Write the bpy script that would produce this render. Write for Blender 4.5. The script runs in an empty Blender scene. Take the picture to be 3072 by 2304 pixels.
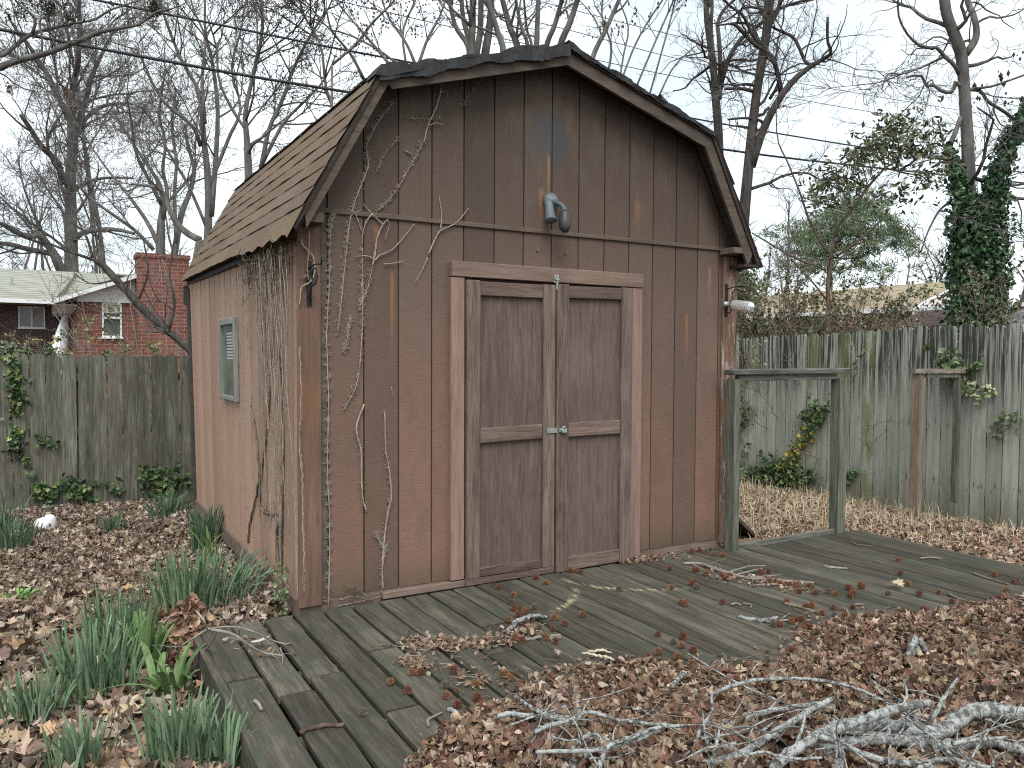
import bpy, math, random
import numpy as np
from mathutils import Matrix, Vector

rng = np.random.default_rng(7)
random.seed(7)
scene = bpy.context.scene
COL = scene.collection
PI = math.pi

# ------------------------------------------------------------------ camera (solved from the shed's 8 inch siding grooves)
CAM = np.array([-1.1828, -4.1754, 1.3128])
FPX = 2382.88
_y, _p, _r = np.radians([-30.1868, -2.0222, .2666])
_fw = np.array([-np.sin(_y) * np.cos(_p), np.cos(_y) * np.cos(_p), np.sin(_p)])
_rt = np.array([np.cos(_y), np.sin(_y), 0.])
_up = np.cross(_rt, _fw)
VM = np.array([np.cos(_r) * _rt + np.sin(_r) * _up, -np.sin(_r) * _rt + np.cos(_r) * _up, _fw])

def ray(u, v): return VM.T @ np.array([(u - 1536) / FPX, (1152 - v) / FPX, 1.])
def on(u, v, ax, val):
    d = ray(u, v); return CAM + d * (val - CAM[ax]) / d[ax]
def dep(u, v, D): return CAM + ray(u, v) * D
def proj(P):
    d = (np.asarray(P, float) - CAM) @ VM.T
    z = np.where(np.abs(d[..., 2]) < 1e-6, 1e-6, d[..., 2])
    return 1536 + FPX * d[..., 0] / z, 1152 - FPX * d[..., 1] / z, d[..., 2]
def in_frame(P, m=500):
    u, v, z = proj(P)
    return (z > .3) & (u > -m) & (u < 3072 + m) & (v > -m) & (v < 2304 + m)

cam = bpy.data.cameras.new('camera'); co = bpy.data.objects.new('camera', cam); COL.objects.link(co)
m4 = Matrix.Identity(4)
for i in range(3):
    m4[i][0], m4[i][1], m4[i][2], m4[i][3] = VM[0][i], VM[1][i], -VM[2][i], CAM[i]
co.matrix_world = m4
cam.sensor_width = 36; cam.lens = FPX / 3072 * 36; cam.clip_start = .05; cam.clip_end = 3000
scene.camera = co
scene.cycles.use_denoising = False; scene.cycles.filter_width = 1.1; scene.cycles.max_bounces = 6

# ------------------------------------------------------------------ objects
def tag(o, label=None, cat=None, group=None, kind=None):
    for k, v in (('label', label), ('category', cat), ('group', group), ('kind', kind)):
        if v: o[k] = v
    return o
def empty(name, label, cat, loc=(0, 0, 0), group=None):
    o = bpy.data.objects.new(name, None); COL.objects.link(o); o.location = loc; o.empty_display_size = .1
    return tag(o, label, cat, group)
def copy_tree(o, parent=None):
    c = o.copy(); COL.objects.link(c); c.parent = parent
    for ch in list(o.children): copy_tree(ch, c)
    return c

class MB:
    """collects geometry for one mesh"""
    def __init__(s): s.V = []; s.Q = []; s.T = []; s.NG = []; s.C = []; s.n = 0; s.col = False
    def add(s, v, quads=None, tris=None, ng=None, col=None):
        v = np.asarray(v, float).reshape(-1, 3); k = s.n
        s.V.append(v); s.n += len(v)
        if quads is not None and len(quads): s.Q.append(np.asarray(quads, np.int64).reshape(-1, 4) + k)
        if tris is not None and len(tris): s.T.append(np.asarray(tris, np.int64).reshape(-1, 3) + k)
        for f in ng or (): s.NG.append([i + k for i in f])
        if col is not None:
            s.col = True; c = np.asarray(col, float)
            s.C.append(np.broadcast_to(c if c.ndim == 2 else c[None], (len(v), 3)))
        else: s.C.append(np.full((len(v), 3), .5))
        return s
    def hexa(s, c8, col=None):
        return s.add(c8, [(0, 3, 2, 1), (4, 5, 6, 7), (0, 1, 5, 4), (1, 2, 6, 5), (2, 3, 7, 6), (3, 0, 4, 7)], col=col)
    def box(s, x0, x1, y0, y1, z0, z1, col=None):
        return s.hexa([(x0, y0, z0), (x1, y0, z0), (x1, y1, z0), (x0, y1, z0), (x0, y0, z1), (x1, y0, z1), (x1, y1, z1), (x0, y1, z1)], col)
    def bbox(s, x0, x1, y0, y1, z0, z1, b=.004, col=None):
        """box with bevelled edges and finer lengthwise cuts"""
        p = lambda a0, a1: [a0, a0 + b, a1 - b, a1]
        X, Y, Z = p(x0, x1), p(y0, y1), p(z0, z1)
        v = []; idx = {}
        def g(i, j, k):
            if (i, j, k) not in idx: idx[(i, j, k)] = len(v); v.append((X[i], Y[j], Z[k]))
            return idx[(i, j, k)]
        f = []; t = []
        for a in (0, 3):
            f.append([g(a, 1, 1), g(a, 2, 1), g(a, 2, 2), g(a, 1, 2)][::(1 if a else -1)])
            f.append([g(1, a, 1), g(1, a, 2), g(2, a, 2), g(2, a, 1)][::(1 if a else -1)])
            f.append([g(1, 1, a), g(2, 1, a), g(2, 2, a), g(1, 2, a)][::(1 if a else -1)])
        for a in (0, 3):
            A = 1 if a == 0 else 2
            for c in (0, 3):
                Cc = 1 if c == 0 else 2
                f.append([g(a, A * 0 + Cc, 1), g(a, Cc, 2), g(A, c, 2), g(A, c, 1)])
                f.append([g(a, 1, Cc), g(a, 2, Cc), g(A, 2, c), g(A, 1, c)])
                f.append([g(1, a, Cc), g(2, a, Cc), g(2, A, c), g(1, A, c)])
                for e in (0, 3):
                    E_ = 1 if e == 0 else 2
                    t.append([g(a, Cc, E_), g(A, c, E_), g(A, Cc, e)])
        return s.add(v, f, t, col=col)
    def prism(s, poly, axis, a0, a1, col=None):
        """extrude polygon (2-D list) along axis; poly coords are the other two axes in order"""
        k = len(poly); o = [i for i in range(3) if i != axis]
        v = np.zeros((2 * k, 3)); P = np.asarray(poly, float)
        v[:k, o[0]] = P[:, 0]; v[:k, o[1]] = P[:, 1]; v[k:, o[0]] = P[:, 0]; v[k:, o[1]] = P[:, 1]
        v[:k, axis] = a0; v[k:, axis] = a1
        return s.add(v, [(i, (i + 1) % k, (i + 1) % k + k, i + k) for i in range(k)], ng=[list(range(k))[::-1], list(range(k, 2 * k))], col=col)
    def beam(s, p0, p1, w, h, up=(0, 0, 1), col=None):
        p0, p1 = np.asarray(p0, float), np.asarray(p1, float); d = p1 - p0; d /= np.linalg.norm(d)
        a = np.cross(d, up); a /= np.linalg.norm(a); b = np.cross(a, d)
        q = [(-w / 2, -h / 2), (w / 2, -h / 2), (w / 2, h / 2), (-w / 2, h / 2)]
        return s.hexa([p0 + a * x + b * y for x, y in q] + [p1 + a * x + b * y for x, y in q], col)
    def tubes(s, P, R, sides=6, col=None, cap=True):
        """P (B,n,3) R (B,n): B tubes at once"""
        P = np.asarray(P, float); R = np.asarray(R, float)
        if P.ndim == 2: P = P[None]; R = np.broadcast_to(R, P.shape[:2])
        B, n, _ = P.shape
        if B == 0: return s
        T = np.gradient(P, axis=1); T /= np.linalg.norm(T, axis=2, keepdims=True) + 1e-12
        m = T.mean(1); ref = np.where((np.abs(m[:, 2]) > .8 * np.linalg.norm(m, axis=1))[:, None], np.array([[1., .13, 0]]), np.array([[0., .07, 1]]))
        A = np.cross(T, ref[:, None, :]); A /= np.linalg.norm(A, axis=2, keepdims=True) + 1e-12
        Bn = np.cross(T, A)
        th = np.arange(sides) * 2 * PI / sides
        V = P[:, :, None, :] + R[:, :, None, None] * (np.cos(th)[None, None, :, None] * A[:, :, None, :] + np.sin(th)[None, None, :, None] * Bn[:, :, None, :])
        V = V.reshape(-1, 3)
        b = np.arange(B)[:, None, None] * n * sides; i = np.arange(n - 1)[None, :, None] * sides; j = np.arange(sides)[None, None, :]; j2 = (j + 1) % sides
        q = np.stack([b + i + j, b + i + sides + j, b + i + sides + j2, b + i + j2], -1).reshape(-1, 4)
        c = None
        if col is not None:
            c = np.asarray(col, float)
            c = np.repeat(c, n * sides, axis=0) if c.ndim == 2 else c
        s.add(V, q, col=c)
        if cap and B < 400:
            k = s.n - len(V)
            for bb in range(B):
                o = k + bb * n * sides
                s.NG.append(list(range(o, o + sides))); s.NG.append(list(range(o + (n - 1) * sides, o + n * sides))[::-1])
        return s
    def lathe(s, c, axis, prof, sides=16, col=None):
        """prof: list of (distance along axis, radius)"""
        c = np.asarray(c, float); a = np.asarray(axis, float); a /= np.linalg.norm(a)
        return s.tubes(np.array([[c + a * d for d, _ in prof]]), np.array([[r for _, r in prof]]), sides, col)
    def ribbons(s, P, W, S, fold=0., col=None):
        """P (B,n,3), W (B,n) half width, S (B,3) side vectors; a V-folded strip"""
        B, n, _ = P.shape
        T = np.gradient(P, axis=1); T /= np.linalg.norm(T, axis=2, keepdims=True) + 1e-12
        N = np.cross(T, S[:, None, :]); N /= np.linalg.norm(N, axis=2, keepdims=True) + 1e-12
        L = P - S[:, None, :] * W[..., None] + N * (fold * W[..., None]); Rr = P + S[:, None, :] * W[..., None] + N * (fold * W[..., None])
        V = np.stack([L, P, Rr], 2).reshape(-1, 3)
        b = np.arange(B)[:, None, None] * n * 3; i = np.arange(n - 1)[None, :, None] * 3; j = np.arange(2)[None, None, :]
        q = np.stack([b + i + j, b + i + j + 1, b + i + 4 + j, b + i + 3 + j], -1).reshape(-1, 4)
        return s.add(V, q, col=None if col is None else np.repeat(np.asarray(col, float), n * 3, axis=0))
    def build(s, name, material, parent=None, smooth=False, loc=None):
        V = np.concatenate(s.V); me = bpy.data.meshes.new(name)
        Q = np.concatenate(s.Q) if s.Q else np.zeros((0, 4), np.int64)
        T = np.concatenate(s.T) if s.T else np.zeros((0, 3), np.int64)
        ng = s.NG; nl = [len(f) for f in ng]
        li = np.concatenate([Q.ravel(), T.ravel()] + [np.asarray(f, np.int64) for f in ng]).astype(np.int32)
        tot = np.concatenate([np.full(len(Q), 4), np.full(len(T), 3), np.asarray(nl, int)]).astype(np.int32)
        st = np.concatenate([[0], np.cumsum(tot)[:-1]]).astype(np.int32) if len(tot) else tot
        if loc is not None: V = V - np.asarray(loc, float)
        me.vertices.add(len(V)); me.vertices.foreach_set('co', V.astype(np.float32).ravel())
        me.loops.add(len(li)); me.loops.foreach_set('vertex_index', li)
        me.polygons.add(len(tot)); me.polygons.foreach_set('loop_start', st); me.polygons.foreach_set('loop_total', tot)
        me.polygons.foreach_set('use_smooth', np.full(len(tot), bool(smooth)))
        me.update(calc_edges=True); me.validate()
        if s.col:
            a = me.color_attributes.new('Col', 'FLOAT_COLOR', 'POINT')
            c = np.concatenate([np.concatenate(s.C), np.ones((len(V), 1))], 1)
            a.data.foreach_set('color', c.astype(np.float32).ravel())
        me.materials.append(material)
        o = bpy.data.objects.new(name, me); COL.objects.link(o)
        if loc is not None and parent is None: o.location = loc
        if parent is not None: o.parent = parent
        return o

def jitter(o, amt, scale=3.):
    """roughen a mesh a little so that edges are not dead straight"""
    me = o.data; n = len(me.vertices); v = np.empty(n * 3, np.float32); me.vertices.foreach_get('co', v); v = v.reshape(-1, 3)
    v += (np.sin(v @ np.array([[3.1, 1.7, 2.3], [1.1, 4.2, 2.9], [2.7, 1.3, 3.7]]) * scale + 1.3) * amt)
    me.vertices.foreach_set('co', v.ravel()); me.update(); return o

def spline(pts, n):
    """catmull-rom resample of control points to n points"""
    P = np.asarray(pts, float)
    if len(P) == 2: return P[0] + (P[1] - P[0]) * np.linspace(0, 1, n)[:, None]
    E = np.concatenate([[2 * P[0] - P[1]], P, [2 * P[-1] - P[-2]]])
    t = np.linspace(0, len(P) - 1, n); i = np.minimum(t.astype(int), len(P) - 2); f = (t - i)[:, None]
    a, b, c, d = E[i], E[i + 1], E[i + 2], E[i + 3]
    return .5 * (2 * b + (c - a) * f + (2 * a - 5 * b + 4 * c - d) * f ** 2 + (3 * b - a - 3 * c + d) * f ** 3)

# ------------------------------------------------------------------ materials
class G:
    def __init__(s, name):
        s.m = bpy.data.materials.new(name); s.m.use_nodes = True; s.nt = s.m.node_tree; s.nt.nodes.clear()
        s.tc = s.nt.nodes.new('ShaderNodeTexCoord'); s.obj = s.tc.outputs['Object']
        s.rnd_ = None
    def nd(s, t, ins=None, **kw):
        n = s.nt.nodes.new(t)
        for k, v in kw.items(): setattr(n, k, v)
        for k, v in (ins or {}).items(): s.put(n.inputs[k], v)
        return n
    def put(s, sock, v):
        if isinstance(v, bpy.types.NodeSocket): s.nt.links.new(v, sock)
        elif v is not None:
            if sock.type == 'RGBA': sock.default_value = (*v[:3], 1) if hasattr(v, '__len__') else (v, v, v, 1)
            elif sock.type == 'VECTOR' and not hasattr(v, '__len__'): sock.default_value = (v, v, v)
            else: sock.default_value = v
    def rnd(s):
        if s.rnd_ is None: s.rnd_ = s.nd('ShaderNodeObjectInfo').outputs['Random']
        return s.rnd_
    def map(s, vec, scale=(1, 1, 1), loc=(0, 0, 0), rot=(0, 0, 0)):
        return s.nd('ShaderNodeMapping', {'Vector': vec, 'Scale': scale, 'Location': loc, 'Rotation': rot}).outputs[0]
    def vmath(s, op, a, b): return s.nd('ShaderNodeVectorMath', {0: a, 1: b}, operation=op).outputs[0]
    def noise(s, vec, scale=1., detail=5., rough=.6, dist=0.):
        return s.nd('ShaderNodeTexNoise', {'Vector': vec, 'Scale': scale, 'Detail': detail, 'Roughness': rough, 'Distortion': dist}).outputs['Fac']
    def voro(s, vec, scale=1., feature='F1', out='Distance'):
        return s.nd('ShaderNodeTexVoronoi', {'Vector': vec, 'Scale': scale}, feature=feature).outputs[out]
    def white(s, v): return s.nd('ShaderNodeTexWhiteNoise', {'W': v}, noise_dimensions='1D').outputs['Value']
    def ramp(s, f, stops, interp='LINEAR'):
        n = s.nd('ShaderNodeValToRGB', {'Fac': f}); r = n.color_ramp; r.interpolation = interp
        while len(r.elements) < len(stops): r.elements.new(.5)
        for e, (p, c) in zip(r.elements, stops):
            e.position = p; e.color = (*c, 1) if hasattr(c, '__len__') else (c, c, c, 1)
        return n.outputs['Color']
    def mix(s, f, a, b, mode='MIX'):
        n = s.nd('ShaderNodeMix', data_type='RGBA', blend_type=mode, clamp_result=False)
        s.put(n.inputs[0], f); s.put(n.inputs[6], a); s.put(n.inputs[7], b); return n.outputs[2]
    def ma(s, op, a, b=0., c=None, clamp=False):
        n = s.nd('ShaderNodeMath', operation=op, use_clamp=clamp); s.put(n.inputs[0], a); s.put(n.inputs[1], b)
        if c is not None: s.put(n.inputs[2], c)
        return n.outputs[0]
    def sm(s, v, a, b, lo=0., hi=1.):
        return s.nd('ShaderNodeMapRange', {'Value': v, 'From Min': a, 'From Max': b, 'To Min': lo, 'To Max': hi}, interpolation_type='SMOOTHSTEP').outputs[0]
    def sep(s, vec): return s.nd('ShaderNodeSeparateXYZ', {0: vec}).outputs
    def com(s, x, y, z): return s.nd('ShaderNodeCombineXYZ', {0: x, 1: y, 2: z}).outputs[0]
    def bump(s, h, st=.3, d=.01, nrm=None):
        return s.nd('ShaderNodeBump', {'Height': h, 'Strength': st, 'Distance': d, 'Normal': nrm}).outputs[0]
    def attr(s): return s.nd('ShaderNodeAttribute', attribute_name='Col').outputs['Color']
    def out(s, color, rough=.8, normal=None, spec=.25, metal=0., trans=0., sub=None):
        b = s.nd('ShaderNodeBsdfPrincipled', {'Base Color': color, 'Roughness': rough, 'Normal': normal, 'Specular IOR Level': spec, 'Metallic': metal, 'Transmission Weight': trans})
        o = s.nd('ShaderNodeOutputMaterial')
        s.nt.links.new(b.outputs[0], o.inputs[0]); s.bsdf = b
        return s.m

def wood(name, dark, mid, light, axis=2, moss=None, moss_amt=.5, var=.25, grain=1., rough=.85, peel=None, spots=0., crack=.6, extra=None):
    g = G(name); r = g.rnd()
    off = g.com(g.ma('MULTIPLY', r, 37.), g.ma('MULTIPLY', r, 91.), g.ma('MULTIPLY', r, 53.))
    v = g.vmath('ADD', g.obj, off)
    a = [24 * grain] * 3; a[axis] = 1.6 * grain
    b = [150 * grain] * 3; b[axis] = 5 * grain
    warp = g.noise(g.map(v, (3, 3, 3)), 1, 2)
    v2 = g.vmath('ADD', v, g.com(g.ma('MULTIPLY', warp, .03), g.ma('MULTIPLY', warp, .03), g.ma('MULTIPLY', warp, .03)))
    n1 = g.noise(g.map(v2, a), 1, 6, .65, .6); n2 = g.noise(g.map(v2, b), 1, 3, .6)
    c = g.ramp(n1, [(.28, dark), (.5, mid), (.74, light)])
    c = g.mix(g.ramp(n2, [(.32, crack), (.5, 0.)]), c, dark)
    c = g.mix(g.ramp(n2, [(.56, 0.), (.7, crack * .6)]), c, light)
    big = g.noise(v, 2.2, 4)
    c = g.mix(g.ramp(big, [(.35, .35), (.65, 0.)]), c, dark)
    kv = g.map(v, tuple(2.2 if i == axis else 8. for i in range(3))); k = g.voro(kv, 1.)
    knot = g.ramp(k, [(.05, 1.), (.11, 0.)])
    c = g.mix(g.ma('MULTIPLY', knot, .7), c, dark)
    if moss is not None:
        mm = g.noise(g.map(v, (3, 3, 1.2)), 1.6, 5, .7)
        c = g.mix(g.ma('MULTIPLY', g.ramp(mm, [(.48, 0.), (.68, 1.)]), moss_amt), c, moss)
    if spots:
        sp = g.voro(v, 28.); sn = g.noise(v, 6., 3)
        c = g.mix(g.ma('MULTIPLY', g.ma('MULTIPLY', g.ramp(sp, [(.06, 1.), (.2, 0.)]), g.ramp(sn, [(.5, 0.), (.6, 1.)])), spots), c, light)
    if peel is not None:
        pn = g.noise(g.map(v, tuple(6. if i == axis else 40. for i in range(3))), 1, 5, .7)
        c = g.mix(g.ramp(pn, [(.55, 0.), (.6, 1.)]), c, peel)
    if extra: c = extra(g, c)
    t = g.ma('ADD', g.ma('MULTIPLY', r, 2 * var), 1 - var)
    c = g.mix(1., c, g.com(t, t, t), 'MULTIPLY')
    h = g.ma('ADD', g.ma('MULTIPLY', n1, .6), g.ma('MULTIPLY', n2, .5))
    return g.out(c, rough, g.bump(h, .5, .004), .2)
# ------------------------------------------------------------------ world and light: a bright overcast sky
w = bpy.data.worlds.new('World'); scene.world = w; w.use_nodes = True; nt = w.node_tree; nt.nodes.clear()
sky = nt.nodes.new('ShaderNodeTexSky'); sky.sky_type = 'NISHITA'; sky.sun_disc = False
SUN_EL, SUN_AZ = math.radians(52), math.radians(205)
sky.sun_elevation = SUN_EL; sky.sun_rotation = SUN_AZ
tc = nt.nodes.new('ShaderNodeTexCoord'); no = nt.nodes.new('ShaderNodeTexNoise'); no.inputs['Scale'].default_value = 2.3; no.inputs['Detail'].default_value = 5
mp = nt.nodes.new('ShaderNodeMapping'); mp.inputs['Scale'].default_value = (1, 1, 2.2)
nt.links.new(tc.outputs['Generated'], mp.inputs[0]); nt.links.new(mp.outputs[0], no.inputs['Vector'])
rp = nt.nodes.new('ShaderNodeValToRGB'); rp.color_ramp.elements[0].position = .3; rp.color_ramp.elements[0].color = (.68, .68, .68, 1)
rp.color_ramp.elements[1].position = .55; rp.color_ramp.elements[1].color = (.97, .97, .97, 1)
nt.links.new(no.outputs['Fac'], rp.inputs[0])
mx = nt.nodes.new('ShaderNodeMix'); mx.data_type = 'RGBA'
nt.links.new(rp.outputs[0], mx.inputs[0]); nt.links.new(sky.outputs[0], mx.inputs[6]); mx.inputs[7].default_value = (7.3, 8.1, 8.3, 1)
bg = nt.nodes.new('ShaderNodeBackground'); bg.inputs[1].default_value = .092
ow = nt.nodes.new('ShaderNodeOutputWorld'); nt.links.new(mx.outputs[2], bg.inputs[0]); nt.links.new(bg.outputs[0], ow.inputs[0])
sl = bpy.data.lights.new('sun', 'SUN'); sl.energy = 1.5; sl.angle = math.radians(30); sl.color = (1, .97, .92)
so = bpy.data.objects.new('sun', sl); COL.objects.link(so)
# direction towards the sun: behind the photographer, a little to the west
sd = Vector((math.sin(SUN_AZ) * math.cos(SUN_EL), math.cos(SUN_AZ) * math.cos(SUN_EL), math.sin(SUN_EL)))
so.rotation_euler = sd.to_track_quat('Z', 'Y').to_euler()
vs = scene.view_settings; scene.display_settings.display_device = 'sRGB'
vs.view_transform = 'Standard'; vs.look = 'None'; vs.exposure = .82; vs.gamma = 1; vs.use_curve_mapping = False

# ------------------------------------------------------------------ materials
def siding(name, top, mid, red, bmp=.55, zmix=(.4, 1.5), ax=0, grooves_at=.1016, dark_patch=False, rust=(), pale=None):
    g = G(name); P = g.obj; X = g.sep(P); u = X[ax]; z = X[2]
    strip = g.ma('FLOOR', g.ma('DIVIDE', g.ma('SUBTRACT', u, grooves_at), .2032)); sr = g.white(strip)
    n = g.noise(g.map(P, (2, 2, .9)), 1.6, 5, .62); n2 = g.noise(g.map(P, (7, 7, 2.4)), 1.4, 5, .7)
    lowf = g.sm(g.ma('ADD', z, g.ma('MULTIPLY', g.ma('SUBTRACT', n, .5), 2.2)), zmix[1], zmix[0])
    c = g.mix(g.sm(g.ma('ADD', z, g.ma('MULTIPLY', n2, .5)), 1.7, 2.9), mid, top)  # upper boards darker brown; on the front the colour also holds eave shade
    f = g.ma('MULTIPLY', lowf, g.ma('ADD', .55, g.ma('MULTIPLY', sr, .6)), clamp=True)
    c = g.mix(f, c, red)
    olive = tuple(mid[i] * k for i, k in enumerate((.82, .98, .9)))
    c = g.mix(g.ma('MULTIPLY', g.ramp(n2, [(.42, 0.), (.66, 1.)]), .5), c, olive)
    if pale: c = g.mix(g.ramp(g.noise(g.map(P, (30, 30, 3)), 1, 5, .7), [(.55, 0.), (.72, .8)]), c, pale)
    # brushed grain: fine sideways saw marks, some cathedral grain, small pits
    sc = [14, 14, 14]; sc[2] = 190
    saw = g.noise(g.map(P, sc, rot=(0, .05, 0)), 1, 3, .6, .3); ver = g.noise(g.map(P, (110, 110, 3)), 1, 3, .6)
    pits = g.noise(P, 160, 2)
    c = g.mix(g.ramp(saw, [(.3, .5), (.5, 0.)]), c, tuple(k * .6 for k in mid))
    c = g.mix(g.ramp(ver, [(.62, 0.), (.75, .35)]), c, tuple(min(1, k * 1.5) for k in mid))
    chip = g.voro(P, 34.); c = g.mix(g.ma('MULTIPLY', g.ramp(chip, [(.045, 1.), (.075, 0.)]), g.ramp(g.noise(P, 5., 3), [(.53, 0.), (.6, .75)])), c, (.45, .4, .35))
    if dark_patch:
        dx = g.ma('SUBTRACT', u, 1.50); dz = g.ma('SUBTRACT', z, 2.66); dz = g.ma('MULTIPLY', dz, .8)
        d = g.ma('SQRT', g.ma('ADD', g.ma('MULTIPLY', dx, dx), g.ma('MULTIPLY', dz, dz)))
        d = g.ma('ADD', d, g.ma('MULTIPLY', g.ma('SUBTRACT', n2, .5), .16))
        c = g.mix(g.ma('MULTIPLY', g.sm(d, .2, .08), .85), c, (.066, .064, .064))
        # mildewed foot of the wall
        foot = g.sm(g.ma('ADD', z, g.ma('MULTIPLY', n2, .35)), .38, .1)
        c = g.mix(g.ma('MULTIPLY', foot, .75), c, (.085, .075, .045))
    for (ru, rz, ln, wd, st) in rust:
        du = g.ma('ABSOLUTE', g.ma('ADD', g.ma('SUBTRACT', u, ru), g.ma('MULTIPLY', g.ma('SUBTRACT', n2, .5), .02)))
        m = g.ma('MULTIPLY', g.sm(du, wd, wd * .2), g.ma('MULTIPLY', g.sm(z, rz - ln, rz - ln * .1), g.sm(z, rz + .012, rz - .03)))
        c = g.mix(g.ma('MULTIPLY', m, st), c, (.36, .17, .075))
    t = g.ma('ADD', .84, g.ma('MULTIPLY', sr, .32)); c = g.mix(1., c, g.com(t, t, t), 'MULTIPLY')
    h = g.ma('ADD', g.ma('MULTIPLY', saw, .8), g.ma('ADD', g.ma('MULTIPLY', pits, .25), g.ma('MULTIPLY', ver, .3)))
    return g.out(c, .8, g.bump(h, bmp, .004), .25)

RUST = [(.303 + .08, 2.03, .2, .028, .5), (.47, 1.78, .6, .014, .6), (2.86, 1.95, .3, .02, .45), (2.65, 1.62, .5, .02, .5), (1.45, 2.35, .35, .03, .35), (2.2, 2.35, .25, .04, .25), (1.5, 2.56, .4, .012, .6)]
M_FRONT = siding('painted_siding_front', (.080, .055, .045), (.145, .096, .076), (.215, .120, .090), .55, (.1, 2.05), 0, .1016, True, RUST)
M_SIDE = siding('faded_siding_side', (.24, .158, .118), (.36, .232, .172), (.42, .258, .19), .2, (.2, 1.6), 1, -.1, False, (), (.26, .20, .16))
M_GROOVE = G('dark_backing'); M_GROOVE = M_GROOVE.out((.05, .035, .028), .9)
M_TRIMBAND = wood('painted_trim_band', (.09, .07, .055), (.16, .115, .09), (.21, .15, .12), 0, var=.1)
M_CASING_V = wood('pink_faded_casing', (.19, .12, .095), (.31, .2, .16), (.40, .27, .22), 2, var=.1)
M_CASING_H = wood('brown_faded_header', (.15, .1, .08), (.22, .155, .125), (.30, .215, .175), 0, var=.06)
M_STILE_V = wood('weathered_door_frame', (.07, .05, .04), (.165, .122, .10), (.26, .2, .17), 2, var=.12, crack=.8)
M_STILE_H = wood('weathered_door_rail', (.07, .048, .04), (.17, .118, .098), (.27, .2, .17), 0, var=.15, crack=.8)
M_PANEL = wood('door_panel_plywood', (.085, .058, .05), (.145, .102, .09), (.215, .165, .15), 2, var=.05, grain=1.6, crack=.7)
M_CORNER = wood('corner_board_paint', (.12, .075, .056), (.195, .12, .09), (.27, .17, .13), 2, moss=(.24, .12, .06), moss_amt=.6, var=.08)
M_CORNER_PEEL = wood('corner_board_peeling', (.13, .075, .052), (.22, .125, .088), (.31, .2, .155), 2, var=.05, peel=(.36, .33, .28))
M_FASCIA = wood('dark_painted_fascia', (.06, .048, .04), (.115, .088, .072), (.16, .125, .1), 0, var=.15)
M_FASCIA_Y = wood('dark_painted_eave_board', (.035, .032, .032), (.06, .052, .05), (.1, .085, .075), 1, var=.15)
M_SOFFIT = wood('dark_soffit', (.03, .024, .022), (.055, .042, .038), (.085, .066, .058), 1, var=.1)
M_SKIRT = wood('weathered_sill', (.13, .085, .07), (.2, .14, .115), (.27, .2, .165), 0, moss=(.1, .085, .06), var=.15)
def door_scrapes(g, c):
    X = g.sep(g.obj); n = g.noise(g.map(g.obj, (20, 4, 1)), 2., 4, .7)
    for cx, lo, hi in ((.911, .2, .6), (2.119, -.62, -.05)):
        dx = g.ma('SUBTRACT', X[0], cx - 1.8); dy = g.ma('SUBTRACT', X[1], 1.24); d = g.ma('SQRT', g.ma('ADD', g.ma('MULTIPLY', dx, dx), g.ma('MULTIPLY', dy, dy)))
        m = g.ma('MULTIPLY', g.sm(g.ma('ABSOLUTE', g.ma('SUBTRACT', d, .64)), .035, .008), g.ma('MULTIPLY', g.sm(dx, lo - .1, lo + .05), g.sm(dx, hi + .05, hi - .1)))
        c = g.mix(g.ma('MULTIPLY', m, g.sm(n, .46, .62)), c, (.36, .33, .2))
    return c
M_DECK = wood('mossy_deck_board', (.036, .032, .025), (.096, .084, .066), (.18, .162, .13), 1, moss=(.055, .066, .046), moss_amt=.75, var=.34, grain=1.1, spots=.8, crack=.6, extra=door_scrapes)
M_DECK_X = wood('mossy_deck_joist', (.04, .038, .03), (.10, .095, .075), (.19, .175, .15), 0, moss=(.07, .08, .055), var=.2)
M_FENCE_L = wood('grey_green_picket', (.05, .051, .04), (.135, .136, .106), (.28, .28, .235), 2, moss=(.12, .095, .066), moss_amt=.55, var=.22, grain=.9, crack=.8)
M_POST_GREY = wood('grey_post', (.05, .053, .04), (.15, .152, .12), (.27, .27, .23), 2, moss=(.09, .1, .065), var=.15, crack=.8)
M_POST_H = wood('lichened_rail', (.045, .043, .038), (.14, .135, .12), (.27, .265, .24), 0, var=.15)
M_WINFRAME = wood('weathered_window_frame', (.11, .11, .095), (.26, .265, .24), (.4, .4, .37), 2, var=.05)
M_POST_TAN = wood('tan_post', (.12, .092, .065), (.24, .19, .14), (.33, .275, .215), 2, var=.1, crack=.8)
M_RAIL_Y = wood('tan_rail', (.1, .085, .065), (.23, .2, .16), (.34, .3, .25), 0, var=.1)

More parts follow.
